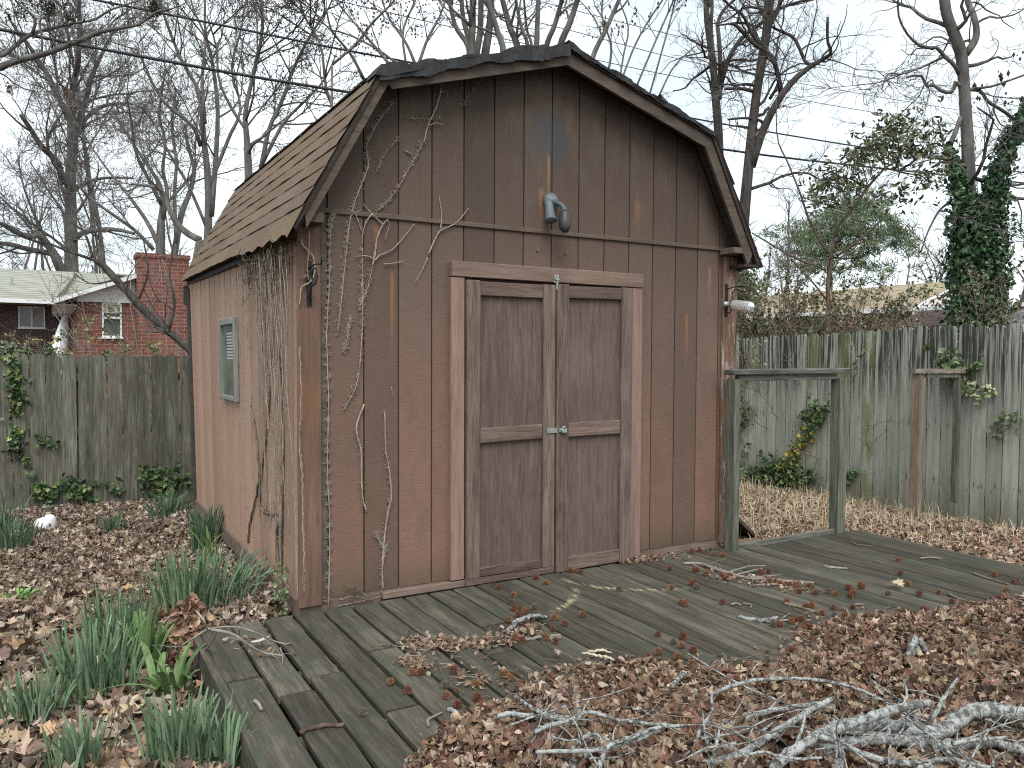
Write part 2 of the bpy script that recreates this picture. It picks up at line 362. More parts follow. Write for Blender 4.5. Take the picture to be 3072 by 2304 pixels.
def fence_right_mat():
    g = G('silvery_picket'); r = g.rnd()
    off = g.com(g.ma('MULTIPLY', r, 37.), g.ma('MULTIPLY', r, 91.), g.ma('MULTIPLY', r, 5.3))
    v = g.vmath('ADD', g.obj, off); z = g.sep(g.obj)[2]
    n1 = g.noise(g.map(v, (26, 26, 1.6)), 1, 6, .65, .5); n2 = g.noise(g.map(v, (150, 150, 5)), 1, 3)
    c = g.ramp(n1, [(.22, (.22, .225, .19)), (.5, (.34, .345, .3)), (.78, (.45, .45, .41))])
    c = g.mix(g.ramp(n2, [(.28, .35), (.42, 0.)]), c, (.14, .14, .12))
    # black weather runs from the top
    run = g.noise(g.map(v, (38, 38, 1.3)), 1, 4, .7)
    m = g.ma('MULTIPLY', g.sm(run, .43, .56), g.sm(g.ma('ADD', z, g.ma('MULTIPLY', run, .9)), 1.45, 2.1))
    c = g.mix(g.ma('MULTIPLY', m, .95), c, (.035, .038, .032))
    # green and brown foot and patches
    mo = g.noise(g.map(v, (4, 4, 1.2)), 1.3, 4, .7)
    c = g.mix(g.ma('MULTIPLY', g.sm(g.ma('ADD', z, g.ma('MULTIPLY', mo, .8)), .95, .25), .7), c, (.13, .12, .07))
    c = g.mix(g.ma('MULTIPLY', g.ma('MULTIPLY', g.sm(r, .72, .8), g.sm(mo, .4, .6)), .75), c, (.12, .135, .055))
    for zz in (.38, .95, 1.52):   # nail stains over the rails behind
        dz = g.ma('ABSOLUTE', g.ma('SUBTRACT', z, zz)); nn = g.noise(g.map(v, (60, 60, 9)), 1, 3)
        c = g.mix(g.ma('MULTIPLY', g.sm(dz, .1, .0), g.ramp(nn, [(.58, 0.), (.66, .8)])), c, (.05, .05, .045))
    t = g.ma('ADD', g.ma('MULTIPLY', r, .44), .78); c = g.mix(1., c, g.com(t, t, t), 'MULTIPLY')
    return g.out(c, .9, g.bump(g.ma('ADD', n1, g.ma('MULTIPLY', n2, .6)), .5, .004), .15)
M_FENCE_R = fence_right_mat()

def shingle_mat():
    g = G('brown_asphalt_shingle'); gr = g.noise(g.obj, 260, 2, .7); gr2 = g.voro(g.obj, 330.); big = g.noise(g.obj, 3., 4)
    c = g.ramp(gr, [(.3, (.085, .06, .043)), (.5, (.185, .133, .097)), (.7, (.33, .255, .195))])
    c = g.mix(g.ramp(big, [(.35, .45), (.6, 0.)]), c, (.16, .11, .085))
    at = g.attr(); c = g.mix(1., c, at, 'MULTIPLY')
    return g.out(c, .95, g.bump(g.ma('ADD', gr, gr2), .6, .003), .15)
M_SHINGLE = shingle_mat()
M_FELT = G('black_roof_felt'); M_FELT = M_FELT.out(M_FELT.ramp(M_FELT.noise(M_FELT.obj, 30, 4), [(.3, (.02, .021, .024)), (.7, (.05, .05, .052))]), .8, None, .3)

def plain(name, col, rough=.6, metal=0., spec=.4, var=.25, scale=12., bump=.1):
    g = G(name); n = g.noise(g.obj, scale, 4); lo = tuple(c * (1 - var) for c in col); hi = tuple(min(1, c * (1 + var)) for c in col)
    return g.out(g.ramp(n, [(.3, lo), (.7, hi)]), rough, g.bump(n, bump, .003), spec, metal)
M_TARP = plain('pale_tarp', (.5, .46, .42), .7, var=.3, scale=5.)
M_METAL_DARK = plain('black_wrought_iron', (.03, .028, .027), .6, .6)
M_METAL_ZINC = plain('tarnished_zinc', (.38, .42, .40), .45, .7, var=.35, scale=60)
M_LAMP = plain('grey_lamp_plastic', (.12, .145, .165), .5, .0, var=.25)
M_LAMP_DARK = plain('dark_sensor_plastic', (.045, .045, .046), .45, 0., var=.15)
M_WHITE = plain('white_paint', (.78, .78, .78), .6, var=.05, bump=.02)
M_WHITE_BAG = plain('white_plastic', (.82, .82, .84), .35, var=.04)
M_HULL = plain('white_hull', (.74, .77, .79), .35, var=.06, scale=2.)
M_CABLE = plain('black_cable', (.035, .035, .042), .6, var=.2)
M_WIRE = plain('grey_wire', (.12, .12, .13), .6, var=.2)
M_BARK = {}
def bark(name, lo, mid, hi, scale=1., light=None):
    g = G(name); P = g.obj
    n = g.noise(g.map(P, (14 * scale, 14 * scale, 3 * scale)), 1, 6, .7, .4); n2 = g.noise(P, 3.2 * scale, 4)
    c = g.ramp(n, [(.3, lo), (.5, mid), (.72, hi)])
    c = g.mix(g.ramp(n2, [(.4, .4), (.6, 0.)]), c, lo)
    if light is not None:
        l = g.noise(P, 17 * scale, 5, .7); c = g.mix(g.ramp(l, [(.42, 0.), (.56, .95)]), c, light)
        k = g.noise(P, 60 * scale, 3, .6); c = g.mix(g.ramp(k, [(.34, .85), (.45, 0.)]), c, (.03, .03, .03))
    M_BARK[name] = g.out(c, .92, g.bump(n, .8, .012 / scale), .15); return M_BARK[name]
bark('grey_bark', (.06, .054, .05), (.145, .135, .124), (.24, .226, .21), .7)
bark('grey_bark_dark', (.03, .026, .024), (.075, .066, .06), (.14, .125, .115), 1.)
bark('brown_bark', (.05, .034, .025), (.12, .085, .065), (.2, .15, .12), 1.4)
bark('twig_bark', (.09, .08, .077), (.16, .145, .14), (.24, .218, .21), 1.)
bark('twig_tan', (.10, .078, .058), (.2, .158, .12), (.31, .25, .2), 1.)
bark('twig_pale', (.16, .14, .12), (.27, .245, .215), (.4, .37, .33), 1.)
bark('lichen_bark', (.03, .028, .026), (.13, .125, .118), (.25, .245, .235), 2.2, (.40, .41, .395))
bark('vine_stem', (.2, .16, .13), (.36, .3, .25), (.52, .46, .39), 4.)
bark('vine_dark', (.07, .056, .045), (.19, .155, .125), (.34, .285, .235), 4.)
bark('bare_wood', (.35, .28, .18), (.55, .47, .34), (.72, .66, .54), 3.)

def leafy(name, rough=.75, trans=.0, spec=.2, mul=1.):
    g = G(name); c = g.attr(); n = g.noise(g.obj, 45, 3)
    t = g.ma('ADD', .72 * mul, g.ma('MULTIPLY', n, .56 * mul)); c = g.mix(1., c, g.com(t, t, t), 'MULTIPLY')
    return g.out(c, rough, g.bump(n, .25, .004), spec)
M_LITTER = leafy('fallen_leaf', .8, spec=.2)
M_GREEN = leafy('green_blade', .5, spec=.35)
M_IVY = leafy('ivy_leaf', .4, spec=.4)
M_STRAW = leafy('dry_straw', .85)
M_BALL = leafy('seed_ball', .8)
M_BUD = leafy('bud', .8)

def soil():
    g = G('leaf_strewn_soil'); v = g.voro(g.obj, 26., out='Color'); d = g.voro(g.obj, 26.); n = g.noise(g.obj, 60, 4); big = g.noise(g.obj, .8, 4)
    c = g.ramp(g.sep(v)[0], [(.0, (.04, .026, .018)), (.4, (.11, .072, .048)), (.7, (.2, .14, .1)), (1., (.28, .2, .14))], 'CONSTANT')
    c = g.mix(g.ramp(n, [(.35, .8), (.6, 0.)]), c, (.035, .026, .018))
    c = g.mix(g.ramp(big, [(.52, 0.), (.68, .5)]), c, (.075, .085, .035))
    return g.out(c, .95, g.bump(g.ma('ADD', d, n), 1., .02), .1)
M_SOIL = soil()

def brick(name, a, b, mortar, w_=.2, h_=.067):
    g = G(name); X = g.sep(g.obj); v = g.com(g.ma('ADD', X[0], X[1]), X[2], 0.)
    t = g.nd('ShaderNodeTexBrick', {'Vector': v, 'Color1': a, 'Color2': b, 'Mortar': mortar, 'Scale': 1., 'Mortar Size': .007, 'Mortar Smooth': .2, 'Bias': -.1, 'Brick Width': w_, 'Row Height': h_})
    n = g.noise(g.obj, 3., 4); c = g.mix(g.ramp(n, [(.35, .35), (.65, 0.)]), t.outputs[0], tuple(k * .5 for k in a))
    return g.out(c, .9, g.bump(g.ma('SUBTRACT', 1., t.outputs[1]), .5, .01), .15)
M_BRICK_RED = brick('red_brick', (.26, .095, .068), (.18, .065, .05), (.33, .27, .24), .26, .085)
M_BRICK_DARK = brick('dark_brick', (.085, .055, .055), (.13, .075, .065), (.27, .235, .225), .22, .067)
def far_roof(name, a, b, ax=2):
    g = G(name); P = g.obj; X = g.sep(P)
    row = g.ma('FLOOR', g.ma('MULTIPLY', X[2], 13.)); rr = g.noise(g.com(g.ma('MULTIPLY', g.ma('ADD', X[0], X[1]), 2.2), g.ma('MULTIPLY', row, 7.7), 0.), 1., 3)
    fr = g.ma('FRACT', g.ma('MULTIPLY', X[2], 13.))
    c = g.ramp(rr, [(.3, a), (.7, b)]); c = g.mix(g.sm(fr, .22, .05), c, tuple(k * .45 for k in a))
    return g.out(c, .95, None, .1)
M_ROOF_GREY = far_roof('grey_green_roof_shingle', (.27, .275, .23), (.42, .42, .36))
M_ROOF_TAN = far_roof('tan_roof_shingle', (.27, .215, .145), (.42, .35, .25))
M_ROOF_BROWN = far_roof('dark_red_brown_roof', (.05, .036, .034), (.10, .075, .07))
M_ROOF_SLATE = far_roof('slate_grey_roof', (.1, .1, .105), (.19, .19, .2))
def glass(name, col, rough=.08):
    g = G(name); n = g.noise(g.map(g.obj, (2, 2, 3)), 2., 4); c = g.ramp(n, [(.35, tuple(k * .6 for k in col)), (.65, tuple(k * 1.3 for k in col))])
    return g.out(c, rough, None, .6)
M_GLASS = glass('window_pane', (.10, .11, .11)); M_GLASS_SHED = glass('dusty_pane', (.14, .155, .135), .2)
M_BLIND = plain('pale_blind', (.62, .66, .58), .7, var=.05); M_CURTAIN = plain('grey_curtain', (.38, .37, .35), .8, var=.08)
def bottle_mat():
    g = G('clear_plastic_bottle'); n = g.noise(g.obj, 40, 3)
    return g.out((.9, .93, .94), .12, g.bump(n, .3, .003), .5, 0., .75)
M_BOTTLE = bottle_mat()
# ------------------------------------------------------------------ the shed
DECK_Z = -.045
shed = empty('garden_shed', 'old brown wooden shed with a gambrel roof and double doors', 'shed')
WX0, WX1, WY1, ZT = -.05, 3.098, 3.5, 2.0726
OUT = [(-.13, 1.955), (.34, 2.81), (1.53, 3.165), (2.72, 2.81), (3.175, 1.965)]     # outer roof line (x, z)
def offset_line(L, d):
    P = np.asarray(L, float); n = []
    for a, b in zip(P[:-1], P[1:]):
        t = (b - a) / np.linalg.norm(b - a); n.append(np.array([t[1], -t[0]]))          # inward/downward normal
    o = [P[0] + n[0] * d]
    for i in range(1, len(P) - 1):
        m = n[i - 1] + n[i]; m /= m @ n[i]; o.append(P[i] + m * d)
    return np.array(o + [P[-1] + n[-1] * d])
UNDER = offset_line(OUT, .035)
def roof_z(x, L=UNDER):
    L = np.asarray(L); return float(np.interp(x, L[:, 0], L[:, 1]))

def panel_wall(us, z0, ztop, fix, thick, ax, gap=.009, lo=None):
    """tongue-like siding strips between the grooves `us`; ztop(u) gives the top edge; extruded along the other axis"""
    mb = MB()
    for a, b in zip(us[:-1], us[1:]):
        a2, b2 = a + gap / 2, b - gap / 2
        kn = [k for k, _ in UNDER if a2 < k < b2] if ax == 0 else []
        top = [(b2, ztop(b2))] + [(k, ztop(k)) for k in kn[::-1]] + [(a2, ztop(a2))]
        mb.prism([(a2, z0), (b2, z0)] + top, 1 if ax == 0 else 0, fix, fix + thick)
    return mb
gx = [WX0 + .002] + [.1016 + .2032 * k for k in range(15)] + [WX1 - .002]
mb = panel_wall(gx, .0, lambda x: ZT - .002, -.0, .014, 0)
mb2 = panel_wall(gx, ZT + .016, lambda x: max(ZT + .03, roof_z(x) - .004), -.003, .017, 0)
mb.V += mb2.V; base = mb.n
for q in mb2.Q: mb.Q.append(q + base)
mb.NG += [[i + base for i in f] for f in mb2.NG]; mb.C += mb2.C; mb.n += mb2.n
fw = mb.build('front_wall', M_FRONT, shed)
bk = MB(); bk.prism([(WX0, .0), (WX1, .0), (WX1, 2.06), (2.72 - .02, 2.76), (1.53, 3.11), (.36, 2.76), (WX0, 2.02)], 1, .009, .03)
bk.build('wall_backing', M_GROOVE, fw)
LEAN = lambda v: np.stack([v[:, 0] - .045 * np.clip(v[:, 1] / 3.5, 0, 1.1) * np.clip(v[:, 2] / 1.95, 0, 1.1), v[:, 1], v[:, 2]], 1)
def lean(mb): mb.V = [LEAN(v) for v in mb.V]; return mb
gy = [.035, .117] + [.117 + .1985 * k for k in range(1, 18)]
gy = [y for y in gy if y < WY1 - .03] + [WY1]
m = panel_wall(gy, .0, lambda y: 1.97, WX0, .03, 1, .018); lw = lean(m).build('side_wall', M_SIDE, shed)
bk = MB(); bk.box(WX0 + .0305, WX0 + .05, .035, WY1, 0, 1.99); lean(bk).build('wall_backing', M_GROOVE, lw)
m = panel_wall(gy, .0, lambda y: 1.97, WX1 - .015, .015, 1); m.box(WX1 - .03, WX1 - .0101, .02, WY1, 0, 1.99); m.build('side_wall', M_SIDE, shed)
m = MB(); m.prism([(WX0 + .03, 0), (WX1 - .03, 0), (WX1 - .03, 2.0), (2.68, 2.75), (1.53, 3.1), (.38, 2.75), (WX0 + .03, 2.0)], 1, WY1 - .02, WY1 - .002); m.build('back_wall', M_SIDE, shed)

# corner boards
m = MB(); m.bbox(WX0 - .012, .062, -.022, -.0015, -.03, 1.985, .003); jitter(m.build('corner_board', M_CORNER, shed), .0015)
m = MB(); m.box(.066, .098, -.0045, -.001, -.02, 2.06); m.build('corner_recess_strip', M_FASCIA, shed)  # added dark strip, coloured like the shade in the recess beside the board
m = MB(); m.bbox(2.972, WX1 + .012, -.022, -.0015, -.03, 2.03, .003); jitter(m.build('corner_board', M_CORNER_PEEL, shed), .0015)['label'] = 'corner board with peeling grey paint'
m = MB(); m.box(WX0 - .02, WX0 - .001, WY1 - .07, WY1 + .02, -.03, 1.9); lean(m).build('corner_board', M_FASCIA_Y, shed)
m = MB(); m.box(WX0 - .085, WX0 - .021, WY1 + .002, WY1 + .03, 1.76, 1.93); m.build('corner_block', M_FASCIA_Y, shed)
m = MB(); m.bbox(WX0, 3.0, -.014, -.0035, ZT - .006, ZT + .02, .003); m.build('trim_band', M_TRIMBAND, shed)
m = MB(); m.box(WX0 - .018, WX0 - .001, .03, WY1 - .08, -.09, .004); m.build('skirt_board', M_SKIRT, shed)
m = MB(); m.box(WX0, 3.1, .004, .03, -.14, -.001); m.build('skirt_board', M_SKIRT, shed)

# roof: four shingled slopes on felt and boards
RY0, RY1 = -.185, 3.63
def slope(a, b, name, courses, droop=0., flip=False, seed=1):
    """courses of tabs from eave point a up to b (x, z)"""
    r = np.random.default_rng(seed); a = np.asarray(a, float); b = np.asarray(b, float); L = np.linalg.norm(b - a); t = (b - a) / L
    nrm = np.array([-t[1], t[0]]) if t[0] > 0 else np.array([t[1], -t[0]])
    mb = MB(); ex = L / courses
    for k in range(courses):
        s0 = k * ex - (.02 if k == 0 else 0); s1 = min((k + 1) * ex + .012, L + .004)
        y = RY0 - r.uniform(0, .3); 
        while y < RY1:
            y2 = y + .61
            ya, yb = max(y + .0012, RY0 + r.uniform(-.008, .008)), min(y2 - .0012, RY1)
            if yb - ya > .02:
                nsub = 8; yy = np.linspace(ya, yb, nsub + 1)
                wav = .0025 * np.sin(yy * 7 + k * 2) + .0015 * np.sin(yy * 19 + k)
                lift = .0085
                dr = np.zeros(nsub + 1)
                if droop and k == 0: dr = -droop * (np.clip((1.25 - yy) / 1.3, 0, 1) ** .7) * (1 + .35 * np.sin(yy * 23)) + .02 * np.clip(1 - yy / .8, 0, 1)
                pts = []
                for off_n, s in ((lift, s0), (.003, s1), (.0, s0)):
                    P2 = a + t * s
                    for j in range(nsub + 1):
                        q = P2 + nrm * (off_n + (wav[j] if off_n > .005 else 0)); z = q[1]
                        x = q[0]
                        if s == s0 and k == 0: z += dr[j]; x -= .3 * dr[j] * (-1 if t[0] > 0 else 1)
                        z += .035 * np.clip(yy[j] / 3.6, 0, 1) * 1.0
                        pts.append((x, yy[j], z))
                n1 = nsub + 1
                q = [(j, j + 1, n1 + j + 1, n1 + j) for j in range(nsub)]; q2_ = [(n1 + j, n1 + j + 1, j + 1, j) for j in range(nsub)]
                c = .95 + r.uniform(-.09, .1); mb.add(pts[:2 * n1], q, col=[(c, c * r.uniform(.95, 1.03), c * r.uniform(.9, 1.05))]); mb.add(pts[:n1] + pts[2 * n1:], q2_, col=[(.22, .22, .22)])
            y = y2
    o = mb.build(name, M_SHINGLE, shed)
    return o
sl_ = slope(OUT[0], OUT[1], 'roof_slope', 8, .05, seed=3)
slope(OUT[1], OUT[2], 'roof_slope', 8, seed=4); slope(OUT[3], OUT[2], 'roof_slope', 8, seed=5); slope(OUT[4], OUT[3], 'roof_slope', 8, seed=6)
o1, o2 = offset_line(OUT, .002), offset_line(OUT, .024)
m = MB()
for i in range(4):
    poly = [o1[i], o1[i + 1], o2[i + 1], o2[i]]; k = m.n
    m.prism(poly, 1, RY0 + .012, RY1 - .02); V = m.V[-1]; V[:, 2] += .035 * np.clip(V[:, 1] / 3.6, 0, 1)
m.build('roof_deck', M_SOFFIT, shed)
# curled felt and torn shingle edges along the front of the upper slopes
r = np.random.default_rng(12)
for i in (1, 2):
    A, B = np.array(OUT[i]), np.array(OUT[i + 1]); n = 90; f = np.linspace(-.01, 1.0, n); st_ = np.cumsum(r.normal(0, .0035, n)); st_ -= np.linspace(0, st_[-1], n)
    tabs = np.repeat(r.uniform(0, .012, 15), 6); lo = (.05 + .012 * np.sin(f * 9) + .008 * np.sin(f * 31 + 1) if i == 1 else .016 + .004 * np.sin(f * 21)) + r.normal(0, .002, n)
    x = A[0] + (B[0] - A[0]) * f; z = A[1] + (B[1] - A[1]) * f; up_ = .008 + tabs + .01 * np.clip(np.sin(f * 17 + i), 0, 1) + np.clip(st_, -.004, .015)
    V = np.concatenate([np.stack([x, np.full(n, -.188) - .006 * np.sin(f * 40), z - lo], 1), np.stack([x, np.full(n, -.192), z + up_], 1), np.stack([x, np.full(n, -.02), z + up_ * .4 + .01], 1), np.stack([x, np.full(n, .1), z + .004], 1)])
    m = MB(); q = [(k * n + j, k * n + j + 1, (k + 1) * n + j + 1, (k + 1) * n + j) for k in range(3) for j in range(n - 1)]; m.add(V, q); m.build('torn_felt', M_FELT, shed)
for (f, w, h) in ((.62, .1, .085), (.7, .09, .05), (.35, .06, .03)):     # tabs standing up on the far slope
    m = MB()
    A, B = np.array(OUT[2]), np.array(OUT[3]); p = A + (B - A) * f; q = A + (B - A) * (f + w)
    m.add([(p[0], -.17, p[1] + .006), (q[0], -.17, q[1] + .006), (p[0] + .02, -.12, p[1] + h), (p[0] + .0, .12, p[1] + .012), (q[0], .12, q[1] + .012)], [(2, 1, 4, 3)], [(0, 1, 2)]); m.build('lifted_tab', M_FELT, shed)
m = MB(); m.prism([(.30, 2.775), (.335, 2.835), (.40, 2.838), (.62, 2.895), (.6, 2.86), (.36, 2.775)], 1, -.195, -.05)
m.build('curled_felt', M_FELT, shed)
# rake boards and soffit boards
r1, r2 = offset_line(OUT, .026), offset_line(OUT, .1); r3 = offset_line(OUT, .17)
for i, nm in enumerate(('rake_board',) * 4):
    m = MB(); p = [r1[i], r1[i + 1], r2[i + 1], r2[i]]
    if i == 3: p[0], p[3] = None, None
    if i == 0:   # lower ends cut level
        a = (r1[1] - r1[0]); b = (r2[1] - r2[0]); r2b = offset_line(OUT, .07); b = r2b[1] - r2b[0]; p = [r1[0] + a * .1, r1[1], r2b[1], r2b[0] + b * .04]
    if i == 3:
        a = (r1[4] - r1[3]); b = (r2[4] - r2[3]); p = [r1[3], r1[3] + a * .9, r2[3] + b * .96, r2[3]]
    m.prism(p, 1, RY0 + .025, RY0 + .045); jitter(m.build(nm, M_FASCIA, shed), .001)
m = MB()
for i in range(4):
    a1, a2 = offset_line(OUT, .028), offset_line(OUT, .045)
    m.prism([a1[i], a1[i + 1], a2[i + 1], a2[i]], 1, RY0 + .047, -.032)
m.build('soffit', M_SOFFIT, shed)
# eave boards, front returns
m = MB(); m.box(-.098, -.078, 1.0, 3.58, 1.905, 2.0); m.box(-.076, WX0 - .001, 1.0, 3.58, 1.935, 1.955)
for v in m.V: v[:, 2] += .03 * v[:, 1] / 3.6
m.build('eave_fascia', M_FASCIA_Y, shed)
m = MB(); m.box(3.105, 3.125, -.05, 3.58, 1.93, 2.02); m.build('eave_fascia', M_FASCIA_Y, shed)
m = MB(); m.bbox(2.93, 3.075, -.16, -.0235, 2.035, 2.075, .003); m.build('eave_return', M_SKIRT, shed)
m = MB(); m.bbox(-.075, .045, -.14, -.0235, 1.99, 2.045, .003); m.build('eave_return', M_FASCIA, shed)
m = MB(); m.box(3.02, 3.16, -.17, .06, 1.945, 1.965); m.build('eave_soffit', M_SOFFIT, shed)

# door frame
fr = empty('door_frame', None, None); fr.parent = shed
m = MB(); m.bbox(.817, 2.225, -.05, -.001, 1.768, 1.857, .004); jitter(m.build('header', M_CASING_H, fr), .0012)
m = MB(); m.bbox(.817, .903, -.043, -.001, .0, 1.765, .004); jitter(m.build('jamb', M_CASING_V, fr), .0012)
m = MB(); m.bbox(2.126, 2.222, -.043, -.001, -.03, 1.765, .004); jitter(m.build('jamb', M_CASING_V, fr), .0012)
m = MB(); m.bbox(.40, 1.435, -.046, -.001, -.043, -.004, .004); jitter(m.build('threshold', M_SKIRT, fr), .0015)
def door(x0, x1, zb, zt, y, rails, hand):
    d = empty('door', None, None); d.parent = shed
    sw = .088; th = .038
    for a, b in ((x0, x0 + sw), (x1 - sw, x1)):
        m = MB(); m.bbox(a, b, y - th, y, zb, zt, .004); jitter(m.build('stile', M_STILE_V, d), .001)
    for (z0, z1, tilt) in rails:
        m = MB(); m.bbox(x0 + sw + .002, x1 - sw - .002, y - th + .004, y, z0, z1, .004)
        for v in m.V: v[:, 2] += tilt * (v[:, 0] - x0) / (x1 - x0)
        jitter(m.build('rail', M_STILE_H, d), .001)
    m = MB(); m.box(x0 + .02, x1 - .02, y - .008, y - .002, zb + .02, zt - .02)
    m.build('door_panel', M_PANEL, d)
    return d
dl = door(.911, 1.523, .0, 1.752, -.022, [(1.664, 1.746, .004), (.796, .884, .01), (.003, .055, .0)], 0)
dr = door(1.531, 2.119, -.042, 1.76, -.030, [(1.674, 1.75, .006), (.805, .893, .006), (-.038, .045, .004)], 1)
m = MB(); m.box(.905, 1.52, -.0595, -.0225, -.036, .0); jitter(m.build('kick_rail', M_STILE_H, dl), .001)
m = MB(); m.box(.9, 2.13, -.0195, -.0005, -.03, 1.764); m.build('door_shadow_gap', M_GROOVE, fr)
# hasp, staple and padlock; top bolt
m = MB(); m.box(1.46, 1.545, -.0665, -.0625, .838, .868); m.box(1.545, 1.6, -.0735, -.0695, .842, .866)
for x in (1.468, 1.486, 1.504): m.lathe((x, -.0665, .853), (0, -1, 0), [(0, .004), (.003, .003)], 8)
m.build('hasp', M_METAL_ZINC, dl)
m = MB(); t = np.linspace(0, PI, 10); m.tubes(np.array([[(1.575 + .012 * math.cos(a), -.083, .868 + .02 * math.sin(a) - .012) for a in t]]), np.full((1, 10), .003), 6)
m.bbox(1.556, 1.594, -.092, -.074, .835, .858, .004); m.build('padlock', M_METAL_ZINC, dr)
m = MB(); m.box(1.513, 1.545, -.0545, -.0505, 1.765, 1.815); m.lathe((1.529, -.06, 1.72), (0, 0, 1), [(0, .005), (.09, .005)], 8); m.box(1.515, 1.543, -.068, -.055, 1.782, 1.79)
m.build('bolt', M_METAL_ZINC, dl)
for u, v in ((1612, 750), (1697, 758)):
    p = on(u, v, 1, -.003); m = MB(); m.box(p[0] - .007, p[0] + .007, -.0075, -.0005, p[2] - .009, p[2] + .009); m.box(p[0] - .003, p[0] + .003, -.0095, -.0075, p[2] - .004, p[2] + .004); m.build('cable_clip', M_CASING_H, shed)
# window in the side wall
wn = empty('window', None, None); wn.parent = shed
m = MB(); y0, y1, z0, z1, b = 1.475, 2.02, .985, 1.575, .05
for (a, c, d, e) in ((y0, y0 + b, z0, z1), (y1 - b, y1, z0, z1), (y0 + b + .001, y1 - b - .001, z1 - b, z1 - .003), (y0 + b + .001, y1 - b - .001, z0 + .003, z0 + b * .7)):
    m.bbox(WX0 - .03, WX0 - .001, a, c, d, e, .004)
lean(m).build('window_frame', M_WINFRAME, wn)
m = MB(); m.box(WX0 - .012, WX0 - .008, y0 + b, y1 - b, z0 + b * .7, z1 - b); lean(m).build('pane', M_GLASS_SHED, wn)
m = MB()
for k in range(9): m.box(WX0 - .0135, WX0 - .0122, y0 + b + .03, y1 - b - .16, 1.28 + k * .022, 1.293 + k * .022)
lean(m).build('blind', M_CURTAIN, wn)

# ------------------------------------------------------------------ fittings on the shed
fl = empty('motion_floodlight', 'grey motion sensor floodlight fixed above the shed doors', 'outdoor light', (1.507, -.003, 2.265))
def at(o): return tuple(o.location)
L = at(fl)
m = MB(); m.lathe((1.507, -.0035, 2.268), (0, -1, 0), [(0, .052), (.02, .055), (.034, .045), (.05, .022), (.06, .01)], 20); m.build('mount', M_LAMP, fl, True, L)
m = MB(); m.lathe((1.468, -.05, 2.25), (-.1, -.35, -.75), [(-.01, .018), (.012, .026), (.03, .027), (.1, .031), (.125, .036), (.13, .036), (.128, .028), (.08, .022)], 18); m.tubes(np.array([[(1.5, -.03, 2.268), (1.485, -.05, 2.262), (1.468, -.056, 2.245)]]), np.full((1, 3), .013), 10)
m.build('lamp_holder', M_LAMP, fl, True, L)
m = MB(); m.tubes(np.array([[(1.52, -.035, 2.262), (1.548, -.07, 2.245), (1.553, -.1, 2.215), (1.545, -.115, 2.185)]]), np.array([[.014, .014, .016, .019]]), 10); m.build('sensor_arm', M_LAMP, fl, True, L)
m = MB(); m.lathe((1.533, -.135, 2.2), (-.14, -.22, -1.), [(0, .014), (.012, .030), (.03, .036), (.08, .038), (.115, .034), (.14, .02), (.145, .005)], 16); m.build('sensor', M_LAMP_DARK, fl, True, L)

def hook(x, ztop, label):
    h = empty('plant_hook', label, 'hook', (x, -.022, ztop))
    m = MB(); m.box(x - .013, x + .013, -.0285, -.0225, ztop - .225, ztop + .01); m.build('back_plate', M_METAL_DARK, h, loc=at(h))
    s = np.linspace(0, 1, 10); arm = [(x, -.028 - .2 * k, ztop - .03 + .012 * math.sin(k * 3)) for k in s] + [(x, -.24, ztop - .03), (x, -.252, ztop - .012), (x, -.245, ztop + .006)]
    m = MB(); m.tubes(np.array([arm]), np.full((1, len(arm)), .0042), 6)
    th = np.linspace(-.4 * PI, 1.75 * PI, 22); m.tubes(np.array([[(x, -.125 - .042 * math.cos(a), ztop - .078 + .042 * math.sin(a)) for a in th]]), np.full((1, 22), .004), 6)
    cur = spline([(x, -.125, ztop - .12), (x, -.08, ztop - .125), (x, -.045, ztop - .15), (x, -.034, ztop - .19), (x, -.06, ztop - .2), (x, -.07, ztop - .18)], 14)
    m.tubes(cur[None], np.full((1, 14), .004), 6); m.build('scroll_arm', M_METAL_DARK, h, True, at(h))
hook(-.002, 1.795, 'black scroll plant hook under a dead vine stem')
hook(2.998, 1.825, 'black scroll plant hook above a plastic bottle')
bt = empty('plastic_bottle', 'clear ribbed plastic bottle hanging from the plant hook', 'bottle', (2.985, -.1, 1.67))
ax = np.array([.03, -1., -.16]); st = np.array([2.975, -.045, 1.69])
prof = [(0, .013), (.018, .013), (.02, .016), (.026, .016), (.03, .013), (.055, .024), (.075, .036)]
for k in range(9): prof += [(.08 + k * .016, .038), (.086 + k * .016, .038), (.089 + k * .016, .0355), (.093 + k * .016, .0355)]
prof += [(.228, .037), (.236, .03), (.237, .001)]
m = MB(); m.lathe(st, ax, prof, 18); m.build('bottle_body', M_BOTTLE, bt, True, at(bt))
m = MB(); m.lathe(st, ax, [(-.006, .001), (-.006, .0155), (.012, .0155)], 14); m.build('cap', M_WHITE, bt, True, at(bt))
an = ax / np.linalg.norm(ax); cc = st + an * .075; e1 = np.array([1., 0, 0]); e2 = np.cross(an, e1); th = np.linspace(0, 2 * PI, 20)
m = MB(); m.tubes(np.array([[cc + .0395 * (math.cos(a) * e1 + math.sin(a) * e2) for a in th]]), np.full((1, 20), .003), 5)
m.tubes(spline([cc + e2 * .039, (2.99, -.1, 1.75), (2.998, -.12, 1.71 + .03)], 6)[None], np.full((1, 6), .002), 4)
m.tubes(spline([(3.08, -.06, 1.64), (3.075, -.04, 1.4), (3.06, -.028, 1.1), (3.05, -.026, .95)], 10)[None], np.full((1, 10), .0028), 4)
m.build('cord', M_CABLE, bt, True, at(bt))

